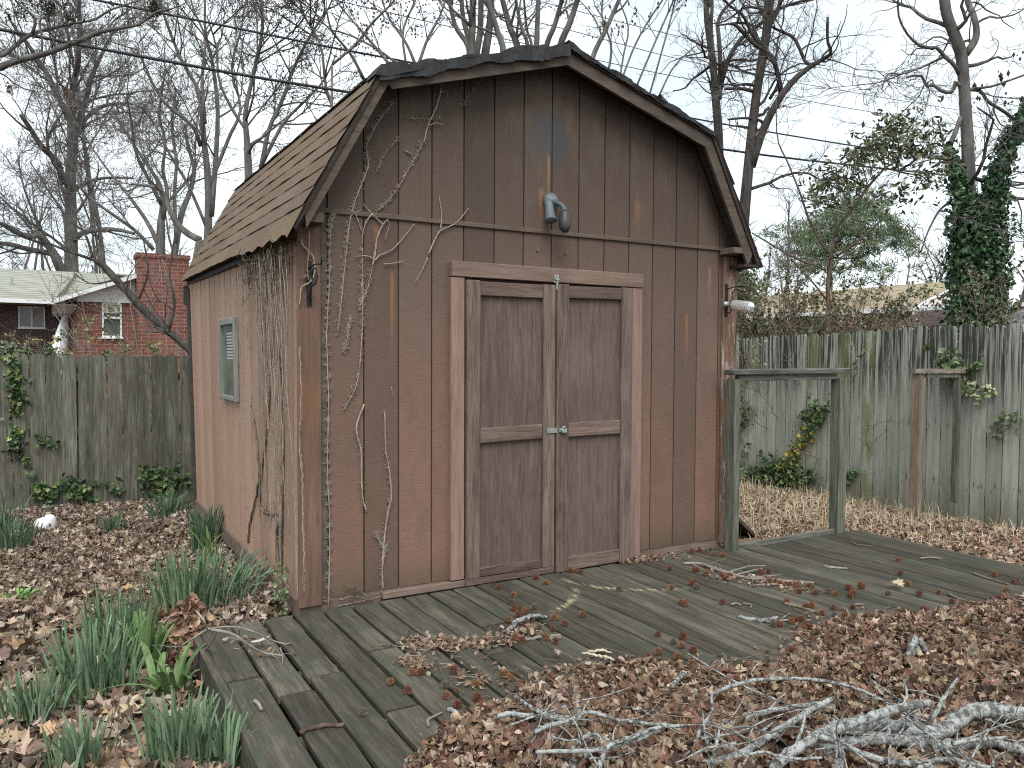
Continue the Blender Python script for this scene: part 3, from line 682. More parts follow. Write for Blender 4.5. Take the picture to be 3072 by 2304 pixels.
# ------------------------------------------------------------------ deck
deck = empty('wooden_deck', 'low weathered deck of mossy grey boards before the shed', 'deck', (1.8, -1.3, DECK_Z))
r = np.random.default_rng(21); x = -.565; DY0, DY1 = -2.5, -.052
bi = 0; LD = at(deck)
def board(x0, x1, y0, y1, z=DECK_Z, rot=0., dz=0.):
    m = MB(); n = 7; Y = np.linspace(y0, y1, n); t = .03
    edge = r.normal(0, .0016, (n, 2)); zz = z + dz + r.normal(0, .0012, n)
    v = []
    for i in range(n):
        sh = rot * (y1 - Y[i]); a, b = x0 + edge[i, 0] + sh, x1 + edge[i, 1] + sh
        v += [(a, Y[i], zz[i] - t), (a, Y[i], zz[i] - .006), (a + .006, Y[i], zz[i]), (b - .006, Y[i], zz[i]), (b, Y[i], zz[i] - .006), (b, Y[i], zz[i] - t)]
    q = []
    for i in range(n - 1):
        for j in range(6):
            k = (j + 1) % 6; q.append((i * 6 + j, i * 6 + k, i * 6 + 6 + k, i * 6 + 6 + j))
    m.add(v, q, ng=[[0, 1, 2, 3, 4, 5], [(n - 1) * 6 + j for j in range(6)][::-1]])
    o = m.build('deck_board', M_DECK, deck, loc=LD); return o
while x < 4.2:
    wdt = .138 + r.uniform(-.002, .002); yb = DY1 if x < 2.93 else -.165
    g_ = r.uniform(.009, .015)
    if x < .95:
        cut = (-.78, -1.02, -.90, -1.36, -.74, -1.18, -.82, -1.05, -.7, -1.3, -.9)[bi % 11]
        c1 = -.33 + .06 * math.sin(bi * 2.1)
        rot = -.012 * max(0, (.6 - x))
        board(x, x + wdt, cut + .008, yb - (.05 if bi < 1 else 0), dz=r.uniform(-.004, .001), rot=rot * .5)
        board(x - .0, x + wdt, DY0, cut - r.uniform(.004, .012), dz=r.uniform(-.003, .002), rot=rot)
        if bi < 6: g_ += .006
    else:
        board(x, x + wdt, DY0, yb, dz=r.uniform(-.002, .002))
    x += wdt + g_; bi += 1
XD1 = x
m = MB(); m.bbox(-.605, -.568, DY0, -.12, -.2, DECK_Z - .006, .005); jitter(m.build('side_board', M_DECK, deck, loc=LD), .002)
m = MB(); m.box(XD1, XD1 + .035, DY0, -.17, -.2, DECK_Z - .004); m.build('side_board', M_DECK, deck, loc=LD)
m = MB()
for yy in (-.2, -.75, -1.35, -1.95, -2.45): m.box(-.55, XD1 - .02, yy - .02, yy + .02, -.2, DECK_Z - .032)
m.build('joist', M_DECK_X, deck, loc=LD)
m = MB(); m.bbox(2.93, 4.14, -.164, -.125, -.2, DECK_Z + .03, .004); m.build('edge_board', M_POST_H, deck, loc=LD)

# ------------------------------------------------------------------ post frames beside the shed
f1 = empty('wooden_post_frame', 'grey wooden frame of two posts and a top rail standing against the shed corner', 'post frame', (3.5, -.15, DECK_Z))
def part(parent, name, mat, fn, jit=.0015):
    m = MB(); fn(m); o = m.build(name, mat, parent, loc=at(parent)); jitter(o, jit); return o
part(f1, 'post', M_POST_GREY, lambda m: m.bbox(2.928, 2.985, -.19, -.1, -.19, 1.156, .004))
def twin(m): m.bbox(4.045, 4.088, -.19, -.10, DECK_Z, 1.156, .004); m.bbox(4.0905, 4.138, -.185, -.105, DECK_Z, 1.154, .004)
part(f1, 'post', M_POST_GREY, twin)
part(f1, 'top_rail', M_POST_H, lambda m: m.bbox(2.915, 4.158, -.2, -.09, 1.19, 1.228, .006), .003)
part(f1, 'lower_rail', M_POST_H, lambda m: m.bbox(2.9875, 4.043, -.165, -.125, 1.145, 1.186, .004))
f2 = empty('broken_post_frame', 'stub of a tan wooden frame with a thick post close to the fence', 'post frame', (5.87, .35, -.2))
part(f2, 'post', M_POST_TAN, lambda m: m.bbox(5.83, 5.905, .31, .40, -.26, 1.165, .005))
part(f2, 'post', M_POST_GREY, lambda m: (m.bbox(6.17, 6.205, .14, .2, -.05, 1.13, .004)))
def rl(m): m.beam((5.80, .365, 1.192), (6.235, .15, 1.192), .09, .04)
part(f2, 'top_rail', M_RAIL_Y, rl)
def rl2(m): m.beam((5.905, .30, 1.148), (6.2, .155, 1.148), .035, .035)
part(f2, 'lower_rail', M_POST_GREY, rl2)
lb = empty('leaning_panel', 'dark panel with a brown board leaning low beside the shed corner', 'panel', (3.5, .5, -.2))
part(lb, 'panel', M_FASCIA, lambda m: m.hexa([(3.80, .33, -.21), (3.80, 1.0, -.21), (3.12, 1.0, .34), (3.12, .33, .34), (3.815, .33, -.19), (3.815, 1.0, -.19), (3.135, 1.0, .36), (3.135, .33, .36)]))
part(lb, 'board', M_CORNER, lambda m: m.hexa([(3.14, .12, -.2), (3.72, .2, -.2), (3.72, .32, -.2), (3.14, .26, -.2), (3.14, .12, -.13), (3.72, .2, -.16), (3.72, .32, -.14), (3.14, .26, -.1)]))

# ------------------------------------------------------------------ fences
def picket_mesh(w_, h, t, mat, seed):
    r = np.random.default_rng(seed); m = MB(); n = 7; Z = np.linspace(0, h - .03, n); v = []; q = []
    bow = r.normal(0, .0012, n)
    for i in range(n):
        a, b = -w_ / 2 + r.normal(0, .001) , w_ / 2 + r.normal(0, .001)
        for (xx, yy) in ((a, 0), (b, 0), (b, t), (a, t)): v.append((xx, yy + bow[i], Z[i]))
    c = .028
    for (xx, yy) in ((-w_ / 2 + c, 0), (w_ / 2 - c, 0), (w_ / 2 - c, t), (-w_ / 2 + c, t)): v.append((xx, yy, h))
    for i in range(n):
        for j in range(4): q.append((i * 4 + j, i * 4 + (j + 1) % 4, i * 4 + 4 + (j + 1) % 4, i * 4 + 4 + j))
    m.add(v, q, ng=[[n * 4, n * 4 + 1, n * 4 + 2, n * 4 + 3]])
    o = m.build('picket', mat); me = o.data; bpy.data.objects.remove(o); return me
def fence(name, label, mat, p0, p1, pitch, ztop, zbot, gap=.004, seed=1, dzs=.006):
    r = np.random.default_rng(seed); p0, p1 = np.array(p0, float), np.array(p1, float); L = np.linalg.norm(p1 - p0); d = (p1 - p0) / L; n = int(L / pitch)
    f = empty(name, label, 'fence', (*((p0 + p1) / 2), zbot(.5)))
    ang = math.atan2(d[1], d[0]); vs_ = [picket_mesh(pitch - gap - .0015 * k, 1., .017, mat, seed * 10 + k) for k in range(4)]
    for k in range(n):
        s = (k + .5) * pitch; p = p0 + d * s; zb, zt = zbot(s / L), ztop(s / L) + r.normal(0, dzs)
        o = bpy.data.objects.new('picket', vs_[k % 4].copy()); COL.objects.link(o); o.parent = f
        me = o.data; v = np.empty(len(me.vertices) * 3, np.float32); me.vertices.foreach_get('co', v); v = v.reshape(-1, 3)
        h = zt - zb; v[:, 2] = np.where(v[:, 2] > .99, h, np.where(v[:, 2] > .965, h - .028, v[:, 2] * (h - .028) / .97)); me.vertices.foreach_set('co', v.ravel()); me.update()
        o.location = (p[0] - f.location[0], p[1] - f.location[1], zb - f.location[2]); o.rotation_euler = (r.normal(0, .004), r.normal(0, .0035), ang + r.normal(0, .012))
    nrm = np.array([-d[1], d[0]])
    for zz in (.25, .85, 1.42):
        a, b = p0 + nrm * .045, p1 + nrm * .045; m = MB(); m.beam((*a, zbot(0) + zz), (*b, zbot(1) + zz), .04, .085); m.build('rail', M_POST_GREY, f, loc=at(f))
    for s in np.arange(.3, L, 2.4):
        p = p0 + d * s + nrm * .12; m = MB(); m.box(p[0] - .045, p[0] + .045, p[1] - .045, p[1] + .045, zbot(.5) - .1, ztop(.5) - .12); m.build('fence_post', M_POST_GREY, f, loc=at(f))
    return f
fence('picket_fence', 'dark grey green board fence before the brick house', M_FENCE_L, (-6.0, 5.4), (2.0, 5.4), .1445, lambda f: 1.302, lambda f: -.36, .0065, 3)
fence('picket_fence', 'silvery board fence streaked black behind the post frames', M_FENCE_R, (6.3, 4.6), (6.3, -2.0), .1452, lambda f: 1.555 + .065 * min(1, max(0, (f - .3) / .3)), lambda f: -.33 + .1 * f, .009, 5, .008)
# ------------------------------------------------------------------ ground
def gz(x, y):
    """height of the yard"""
    x = np.asarray(x, float); y = np.asarray(y, float)
    z = -.19 - .13 * np.clip((y - .5) / 5., 0, 1) - .04 * np.clip((x - 3.5) / 3, 0, 1) - .5 * np.clip((y - 6) / 12, 0, 1) - .3 * np.clip((x - 7) / 12, 0, 1)
    z = z + .10 * np.exp(-((x + .03) / .3) ** 2) * ((y > .1) & (y < 3.9))
    return z + .018 * np.sin(x * 2.1 + y * 1.3) * np.cos(y * 1.7 - x * .6)
gxs = np.concatenate([[-600, -200, -60, -25, -14], np.arange(-9, 12, .3), [14, 20, 30, 60, 200, 600]]); gys = np.concatenate([[-300, -60, -20], np.arange(-9, 9, .3), [12, 16, 22, 30, 45, 80, 200, 800]])
X, Y = np.meshgrid(gxs, gys); Z = gz(X, Y); ny, nx = X.shape
m = MB(); i = (np.arange(ny - 1)[:, None] * nx + np.arange(nx - 1)[None]).ravel()
m.add(np.stack([X, Y, Z], -1).reshape(-1, 3), np.stack([i, i + 1, i + nx + 1, i + nx], 1)); gr = m.build('ground', M_SOIL, None, True); tag(gr, 'leaf strewn yard ground', 'ground', kind='structure')

# ------------------------------------------------------------------ brick house beyond the dark fence
hs = empty('brick_house', 'brick house with a grey green roof, white gable and brick chimney beyond the fence', 'house', (-.5, 20, -.5)); H0 = at(hs)
def P_(o, nm, mat, fn): m = MB(); fn(m); return m.build(nm, mat, o, loc=at(o))
P_(hs, 'wall', M_BRICK_DARK, lambda m: (m.box(-9, -1.99, 24, 24.2, -1, 2.86), m.box(-1.29, -.55, 24, 24.2, -1, 2.86), m.box(-1.99, -1.29, 24, 24.2, -1, 2.09), m.box(-1.99, -1.29, 24, 24.2, 2.745, 2.86)))
P_(hs, 'wall', M_BRICK_RED, lambda m: (m.box(-.62, -.13, 16.5, 16.7, -1, 2.50), m.box(-.13, .285, 16.5, 16.7, -1, 1.70), m.box(.285, 4.5, 16.5, 16.7, -1, 2.50), m.box(-.62, -.42, 16.7, 24, -1, 2.50)))
for (x0, x1, z0, z1, Yw, typ) in ((-1.99, -1.29, 2.09, 2.745, 24., 0), (-.13, .285, 1.70, 2.5, 16.5, 1)):
    wf = MB(); b = .04
    wf.box(x0, x0 + b, Yw - .03, Yw + .06, z0, z1); wf.box(x1 - b, x1, Yw - .03, Yw + .06, z0, z1); wf.box(x0 + b, x1 - b, Yw - .03, Yw + .06, z1 - b, z1); wf.box(x0 + b, x1 - b, Yw - .03, Yw + .06, z0, z0 + b)
    xm, zm = (x0 + x1) / 2, z0 + (z1 - z0) * .57
    if typ == 0: wf.box(xm - .02, xm + .02, Yw - .025, Yw + .055, z0 + b, z1 - b)
    else: wf.box(x0 + b, x1 - b, Yw - .025, Yw + .055, zm - .025, zm + .025)
    wf.box(x0 - .03, x1 + .03, Yw - .06, Yw - .031, z0 - .03, z0)
    o = wf.build('window', M_WHITE, hs, loc=H0)
    P_(hs, 'pane', M_GLASS, lambda m: m.box(x0 + .03, x1 - .03, Yw + .03, Yw + .04, z0 + .03, z1 - .03)).parent = o
    if typ == 0: c = P_(hs, 'curtain', M_CURTAIN, lambda m: m.box(xm + .03, x1 - .05, Yw + .02, Yw + .028, z0 + .28, z1 - .05))
    else: c = P_(hs, 'blind', M_BLIND, lambda m: m.box(x0 + .05, x1 - .05, Yw + .02, Yw + .028, zm + .11, z1 - .05))
    c.parent = o
def roof_fn(m):
    m.hexa([(-10, 22.9, 2.87), (-1.05, 22.9, 2.87), (-.3, 28, 4.17), (-10, 28, 4.17), (-10, 22.9, 2.91), (-1.05, 22.9, 2.91), (-.3, 28, 4.21), (-10, 28, 4.21)])
    m.hexa([(-10, 28, 4.17), (4, 28, 4.17), (4, 33, 2.87), (-10, 33, 2.87), (-10, 28, 4.21), (4, 28, 4.21), (4, 33, 2.91), (-10, 33, 2.91)])
    m.hexa([(-1.12, 16.12, 2.49), (.95, 16.12, 3.30), (.95, 28, 3.30), (-1.12, 28, 2.49), (-1.12, 16.12, 2.53), (.95, 16.12, 3.34), (.95, 28, 3.34), (-1.12, 28, 2.53)])
    m.hexa([(.95, 16.12, 3.30), (4.9, 16.12, 1.8), (4.9, 28, 1.8), (.95, 28, 3.30), (.95, 16.12, 3.34), (4.9, 16.12, 1.84), (4.9, 28, 1.84), (.95, 28, 3.34)])
    m.add([(-1.12, 22.9, 2.52), (.9, 22.9, 3.3), (.9, 28, 4.19), (-.3, 28, 4.19), (-1.05, 22.9, 2.89)], [(0, 1, 2, 3)], [(0, 3, 4)])
rf = P_(hs, 'roof', M_ROOF_GREY, roof_fn)
P_(hs, 'vent_pipe', M_METAL_ZINC, lambda m: m.lathe((-2.17, 25, 3.38), (0, 0, 1), [(0, .12), (.03, .1), (.06, .04), (.3, .035), (.3, .001)], 12)).parent = rf
P_(hs, 'fascia', M_WHITE, lambda m: m.box(-10, -1.1, 22.86, 22.895, 2.78, 2.9))
P_(hs, 'eave_soffit', M_CURTAIN, lambda m: m.box(-10, -.6, 22.9, 24, 2.79, 2.81))
def bar(m): m.prism([(-1.14, 2.40), (.95, 3.22), (4.9, 1.72), (4.9, 1.81), (.95, 3.31), (-1.14, 2.495)], 1, 16.08, 16.115)
P_(hs, 'bargeboard', M_WHITE, bar)
def gab(m): m.prism([(-.62, 2.505), (3.0, 2.505), (.95, 3.2), (-.62, 2.62)], 1, 16.42, 16.62)
P_(hs, 'gable', M_WHITE, gab)
P_(hs, 'gable_soffit', M_WHITE, lambda m: m.hexa([(-1.1, 16.12, 2.42), (.95, 16.12, 3.225), (.95, 16.41, 3.225), (-1.1, 16.41, 2.42), (-1.1, 16.12, 2.44), (.95, 16.12, 3.245), (.95, 16.41, 3.245), (-1.1, 16.41, 2.44)]))
P_(hs, 'side_soffit', M_WHITE, lambda m: m.box(-1.1, -.63, 16.42, 22.85, 2.41, 2.43))
P_(hs, 'chimney', M_BRICK_RED, lambda m: (m.box(.57, 1.66, 15.75, 16.49, -1, 3.52), m.box(.54, 1.69, 15.72, 16.49, 3.52, 3.62)))
# the upright white hull
bo = empty('boat_hull', 'white boat hull standing on end in the corner of the brick walls', 'boat', (-.9, 20, .5))
m = MB(); n = 14; S = np.linspace(0, 1, n); c0 = np.array([-1.02, 20., .55]); c1 = np.array([-.73, 20.9, 2.62]); v = []
for s in S:
    c = c0 + (c1 - c0) * s + np.array([-.05 * math.sin(s * PI), 0, 0]); w_ = .205 * (1 - max(0, (s - .25) / .75) ** 2.2) + .004; dd = .13 * (1 - s ** 3) + .01
    for a in np.linspace(-.5 * PI, 1.5 * PI, 12, endpoint=False): v.append(c + np.array([w_ * math.cos(a), dd * min(math.sin(a), .35), 0]))
q = [(i * 12 + j, i * 12 + (j + 1) % 12, i * 12 + 12 + (j + 1) % 12, i * 12 + 12 + j) for i in range(n - 1) for j in range(12)]
m.add(v, q, ng=[list(range(12)), list(range((n - 1) * 12, n * 12))]); m.build('hull', M_HULL, bo, True, at(bo))

# ------------------------------------------------------------------ houses beyond the silvery fence
h2 = empty('brick_house', 'low brick house with a tan shingle roof behind the ivy covered tree', 'house', (25, 12, -.5))
P_(h2, 'wall', M_BRICK_RED, lambda m: (m.box(24.5, 24.7, 6.5, 13.1, -1, 3.0), m.box(24.5, 24.7, 14.1, 24, -1, 3.0), m.box(24.5, 24.7, 13.1, 14.1, -1, 2.0)))
P_(h2, 'roof', M_ROOF_TAN, lambda m: m.hexa([(23.9, 12.2, 2.98), (23.9, 24, 2.98), (27, 24, 4.05), (27, 12.2, 4.05), (23.9, 12.2, 3.03), (23.9, 24, 3.03), (27, 24, 4.1), (27, 12.2, 4.1)]))
P_(h2, 'fascia', M_WHITE, lambda m: m.box(23.86, 23.895, 12.15, 24, 2.88, 3.03))
P_(h2, 'gable', M_WHITE, lambda m: (m.prism([(23.88, 2.75), (30.1, 2.75), (27, 4.08), (23.88, 3.02)], 1, 12.05, 12.19), m.box(23.9, 24.49, 6, 12.05, 2.86, 2.98)))
P_(h2, 'window', M_GLASS, lambda m: m.box(24.56, 24.6, 13.1, 14.1, 2.0, 2.9))
g2 = empty('outbuilding', 'dark red brown roofed outbuilding low behind the silvery fence', 'shed', (14, 5, -.5))
def o_(u, v, x): return tuple(on(u, v, 0, x))
R6 = lambda a, b: (2048 + a / 2.16, 768 + b / 2.16)
a, b_, c_, d_ = o_(*R6(1330, 470), 15), o_(*R6(1790, 455), 15), o_(*R6(1760, 350), 16.5), o_(*R6(1560, 365), 16.5)
P_(g2, 'roof', M_ROOF_BROWN, lambda m: m.hexa([a, b_, c_, d_] + [(p[0], p[1], p[2] + .04) for p in (a, b_, c_, d_)]))
P_(g2, 'wall', M_BRICK_DARK, lambda m: m.box(15.2, 16.4, b_[1] + .1, a[1] - .1, -1, a[2] - .02))
g3 = empty('outbuilding', 'slate grey roofed outbuilding at the end of the silvery fence', 'shed', (16, 2, -.5))
P_(g3, 'roof', M_ROOF_SLATE, lambda m: m.hexa([(14, .5, 1.86), (14, 4.4, 1.86), (17.5, 4.4, 2.75), (17.5, .5, 2.75), (14, .5, 1.91), (14, 4.4, 1.91), (17.5, 4.4, 2.8), (17.5, .5, 2.8)]))
P_(g3, 'fascia', M_WHITE, lambda m: m.box(13.96, 13.995, .5, 4.4, 1.78, 1.91))
P_(g3, 'wall', M_BRICK_DARK, lambda m: m.box(14.4, 17.2, .7, 4.2, -1, 1.85))
tp = tag(MB().tubes(spline([o_(*R6(1120, 492), 9), o_(*R6(1180, 468), 9.1), o_(*R6(1270, 452), 9.2), o_(*R6(1370, 462), 9.3)], 14)[None], (np.array([.03, .06, .08, .09, .09, .1, .1, .1, .1, .09, .08, .07, .05, .02]) * .42)[None], 8).build('tarp', M_TARP, None, True), 'pale crumpled tarp just showing over the silvery fence', 'tarp')
jitter(tp, .012, 5)

# ------------------------------------------------------------------ overhead lines (all strung roughly along x)
def wire(name, label, pts, Yp, rad, mat, grp=None):
    P = [on(u, v, 1, Yp) for u, v in pts]; d0 = P[0] + (P[0] - P[1]) * .8; d1 = P[-1] + (P[-1] - P[-2]) * .6
    Q = spline([d0] + P + [d1], 24); m = MB(); m.tubes(Q[None], np.full((1, 24), rad), 6)
    c = Q.mean(0); tag(m.build(name, mat, None, True, tuple(c)), label, 'cable', grp)
wire('power_cable', 'thick black cable passing low over the shed roof', [(0, 88), (509, 185), (1024, 273), (2168, 448), (2580, 498), (3072, 549)], 7.5, .021, M_CABLE)
wire('power_cable', 'grey cable strung a little above the thick black one', [(287, 0), (463, 35), (1024, 148), (1265, 194), (2071, 354), (2557, 437), (3072, 518)], 8.2, .016, M_CABLE)
wire('power_wire', 'thin wire, lowest of the three crossing the gap in the trees', [(1024, 5), (1487, 111), (2048, 234), (2700, 350), (3072, 398)], 14, .011, M_WIRE, 'thin overhead wires')
wire('power_wire', 'thin wire, middle one of three crossing the gap in the trees', [(1311, 0), (1644, 74), (2048, 180), (2372, 245), (2881, 331), (3072, 358)], 15, .011, M_WIRE, 'thin overhead wires')
wire('power_wire', 'thin wire, topmost of the three crossing the gap in the trees', [(1603, 0), (2048, 112), (2418, 194), (2881, 287), (3072, 320)], 16, .011, M_WIRE, 'thin overhead wires')
# ------------------------------------------------------------------ bare trees
def unit(v): return v / (np.linalg.norm(v, axis=-1, keepdims=True) + 1e-12)
def sprout(P, R, r, per_m, length, nseg=6, ang=(25, 60), wob=.18, trop=.06, t0=.15, rfac=.55, rmax=1., rmin=.003, lenfrac=None, tip=.35):
    """children of all branches P (B,n,3), R (B,n) at once"""
    B, n, _ = P.shape; seg = np.linalg.norm(np.diff(P, axis=1), axis=2); L = seg.sum(1)
    cnt = r.poisson(np.clip(per_m * L * (1 - t0), 0, 400)); idx = np.repeat(np.arange(B), cnt); K = len(idx)
    if K == 0: return np.zeros((0, nseg, 3)), np.zeros((0, nseg))
    t = t0 + (1 - t0) * r.random(K); f = t * (n - 1); i = np.minimum(f.astype(int), n - 2); fr = (f - i)[:, None]
    p = P[idx, i] * (1 - fr) + P[idx, i + 1] * fr; tg = unit(P[idx, i + 1] - P[idx, i]); rad = R[idx, i] * (1 - fr[:, 0]) + R[idx, i + 1] * fr[:, 0]
    pr = unit(np.cross(tg, r.normal(size=(K, 3)))); a = np.radians(r.uniform(ang[0], ang[1], K))[:, None]
    d = unit(np.cos(a) * tg + np.sin(a) * pr)
    ln = (length if lenfrac is None else lenfrac * L[idx]) * r.uniform(.45, 1.15, K) * (1 - .4 * t)
    r0 = np.clip(rad * rfac * r.uniform(.6, 1., K), rmin, rmax)
    out = np.empty((K, nseg, 3)); out[:, 0] = p; st = (ln / (nseg - 1))[:, None]
    for k in range(1, nseg):
        d = unit(d + r.normal(0, wob, (K, 3)) + np.array([0, 0, trop])); p = p + d * st; out[:, k] = p
    return out, r0[:, None] * np.linspace(1, tip, nseg)[None]

def cull(P, R, m=900):
    if len(P) == 0: return P, R
    k = in_frame(P[:, 0], m) | in_frame(P[:, -1], m); return P[k], R[k]

def trace(pts, D, rpx, n=16, dz=0., seed=0, k=1.):
    """a limb traced in the picture, standing at distance D, leaning dz metres in depth by its end"""
    r = np.random.default_rng(seed); a = spline([(u, v) for u, v in pts], n); rr = np.interp(np.linspace(0, 1, n), np.linspace(0, 1, len(rpx)), rpx)
    dd = D + dz * np.linspace(0, 1, n) + np.concatenate([[0], np.cumsum(r.normal(0, .035, n - 1))]) * D * .05
    return np.array([dep(u, v, d) for (u, v), d in zip(a, dd)]), rr * D / FPX * k

def tree(name, label, limbs, levels, trunk_mat, twig_mat, seed, base=None, group=None, buds=None, cat='tree', m=900, extra=None):
    """limbs: list of (P (n,3), R (n)); levels: keyword sets for sprout; last levels go into the crown"""
    r = np.random.default_rng(seed); P0 = limbs[0][0]; loc = base if base is not None else tuple(P0[0])
    t = empty(name, label, cat, loc, group); tm = MB(); g0 = np.array([P0[0, 0], P0[0, 1], min(P0[0, 2], float(gz(P0[0, 0], P0[0, 1])) - .1)])
    for i, (P, R) in enumerate(limbs):       # loose stems are carried down to the root
        dmin = min([np.linalg.norm(Q - P[0], axis=1).min() for j, (Q, _) in enumerate(limbs) if j != i] + [np.linalg.norm(g0 - P[0])])
        if (i == 0 or dmin > .35) and P[0, 2] > g0[2] + .05:
            tm.tubes(spline([g0, g0 * .6 + P[0] * .4 - (P[1] - P[0]) * .3, P[0]], 8)[None], (R[0] * np.linspace(1.25, 1, 8))[None], 10)
        tm.tubes(P[None], R[None], 10)
    n = min(len(P) for P, _ in limbs); A = np.array([P[np.linspace(0, len(P) - 1, n).round().astype(int)] for P, _ in limbs]); AR = np.array([R[np.linspace(0, len(R) - 1, n).round().astype(int)] for _, R in limbs])
    cm = MB(); cur = (A, AR); allP = [(A, AR)]
    for li, kw in enumerate(levels):
        kw = dict(kw); src = kw.pop('src', None); big = kw.pop('trunk', False); sides = kw.pop('sides', 3)
        P, R = cull(*sprout(*(allP[src] if src is not None else cur), r, **kw), m)
        if len(P): R = np.maximum(R, .15 * (np.linalg.norm(P - CAM, axis=2) / 794.))
        allP.append((P, R)); cur = (P, R)
        if len(P): (tm if big else cm).tubes(P, R, sides)
    o = tm.build('trunk', trunk_mat, t, True, loc)
    if cm.n: cm.build('crown', twig_mat, t, True, loc)
    if buds:
        src, cnt, size, col, nm = buds; P, R = allP[src]
        if len(P):
            pts = P[r.integers(0, len(P), cnt), r.integers(P.shape[1] // 2, P.shape[1], cnt)] + r.normal(0, size * .3, (cnt, 3))
            bm = MB(); scatter_blobs(bm, pts, size, col, r); bm.build(nm, M_BUD, t, False, loc)
    if extra: extra(t, allP, r, loc)
    return t, allP
OCT = np.array([(1, 0, 0), (-1, 0, 0), (0, 1, 0), (0, -1, 0), (0, 0, 1.5), (0, 0, -1.5)], float)
OCF = [(0, 2, 4), (2, 1, 4), (1, 3, 4), (3, 0, 4), (2, 0, 5), (1, 2, 5), (3, 1, 5), (0, 3, 5)]
def scatter_blobs(bm, pts, size, cols, r):
    k = len(pts); s = size * r.uniform(.5, 1.3, (k, 1, 1)); V = pts[:, None] + OCT[None] * s * r.uniform(.7, 1.3, (k, 1, 3))
    F = (np.arange(k)[:, None, None] * 6 + np.array(OCF)[None]).reshape(-1, 3); c = np.asarray(cols)[r.integers(0, len(cols), k)] * r.uniform(.75, 1.25, (k, 1))
    bm.add(V.reshape(-1, 3), tris=F, col=np.repeat(c, 6, 0))

A_ = lambda L, ox, oy, k: [(ox + x / k, oy + y / k) for x, y in L]
c0 = lambda *L: A_(L, 0, 0, 3.687)           # crop 0,0 .. 600,450
c4 = lambda *L: A_(L, 0, 400, 3.687)         # crop 0,400 .. 600,850
q1 = lambda *L: A_(L, 0, 0, 2.16); q2 = lambda *L: A_(L, 1024, 0, 2.16); q3 = lambda *L: A_(L, 2048, 0, 2.16)
q4 = lambda *L: A_(L, 0, 768, 2.16); q6 = lambda *L: A_(L, 2048, 768, 2.16)

FINE = lambda s=1., q=1.9: [dict(per_m=1.5 * q ** .5, length=3.2 * s, nseg=9, ang=(30, 65), wob=.13, trop=.07, t0=.2, rmax=.07, rmin=.016, trunk=True, sides=5),
                     dict(per_m=2.6 * q ** .6, length=1.4 * s, nseg=7, ang=(25, 60), wob=.16, trop=.05, rmin=.009, sides=4),
                     dict(per_m=3.6 * q ** .7, length=.75 * s, nseg=5, ang=(25, 60), wob=.2, trop=.03, rmin=.006),
                     dict(per_m=4.5 * q ** .7, length=.38 * s, nseg=4, ang=(25, 60), wob=.2, trop=.03, rmin=.0045)]
# the great grey tree behind the brick house
D = 33
L1 = [trace(c4((790, 1800), (790, 1500), (785, 1000), (780, 500), (800, 250), (820, 0)) + c0((860, 1350),), D, [23, 19, 16, 15, 13, 12], 18),
      trace(c0((800, 1659), (790, 1350), (770, 1200), (790, 1050), (830, 850), (862, 720), (870, 500), (885, 250), (870, 100), (880, -120)), D, [13, 11, 9, 8, 7, 6, 5], 18, -1.5),
      trace(c0((840, 1500), (900, 1280), (960, 1060), (1000, 900), (1040, 780), (1130, 590), (1210, 430), (1280, 300)), D, [10, 8, 7, 5, 3], 16, 1.5),
      trace(c0((760, 1320), (720, 1230), (620, 1030), (540, 850), (430, 680), (310, 490), (200, 360), (100, 200)), D, [9, 8, 7, 5, 3], 16, -2),
      trace(c0((870, 1480), (930, 1340), (1000, 1265), (1130, 1175), (1300, 1145), (1480, 1150), (1600, 1230)), D, [7, 6, 5, 4, 2.5], 14, -2),
      trace(c4((760, 560), (690, 500), (640, 330), (540, 220), (440, 120), (330, -60), (230, -200)), D, [12, 10, 9, 7, 5], 16, -3),
      trace(c4((760, 1550), (680, 1520), (600, 1340), (490, 1180), (440, 1130), (300, 1140), (160, 1070), (50, 1010), (-100, 960)), D, [16, 14, 10, 8, 7, 6, 4], 16, -3),
      trace(c4((640, 1360), (520, 1320), (300, 1280), (130, 1230), (0, 1215), (-150, 1180)), D, [9, 8, 7, 6, 4], 12, -2),
      trace(c4((820, 1180), (880, 1120), (960, 1085), (1080, 1070), (1200, 1060), (1350, 1075), (1480, 1110)), D, [9, 8, 7, 6, 4], 12, -3),
      trace(c4((800, 660), (880, 590), (1000, 530), (1150, 495), (1350, 490), (1480, 500)), D, [6, 5, 4, 3], 12, 2)]
tree('bare_tree', 'great grey bare tree rising behind the brick house roof', L1, FINE(1.25), M_BARK['grey_bark'], M_BARK['twig_bark'], 11, (L1[0][0][0][0], L1[0][0][0][1], -.7), m=500)
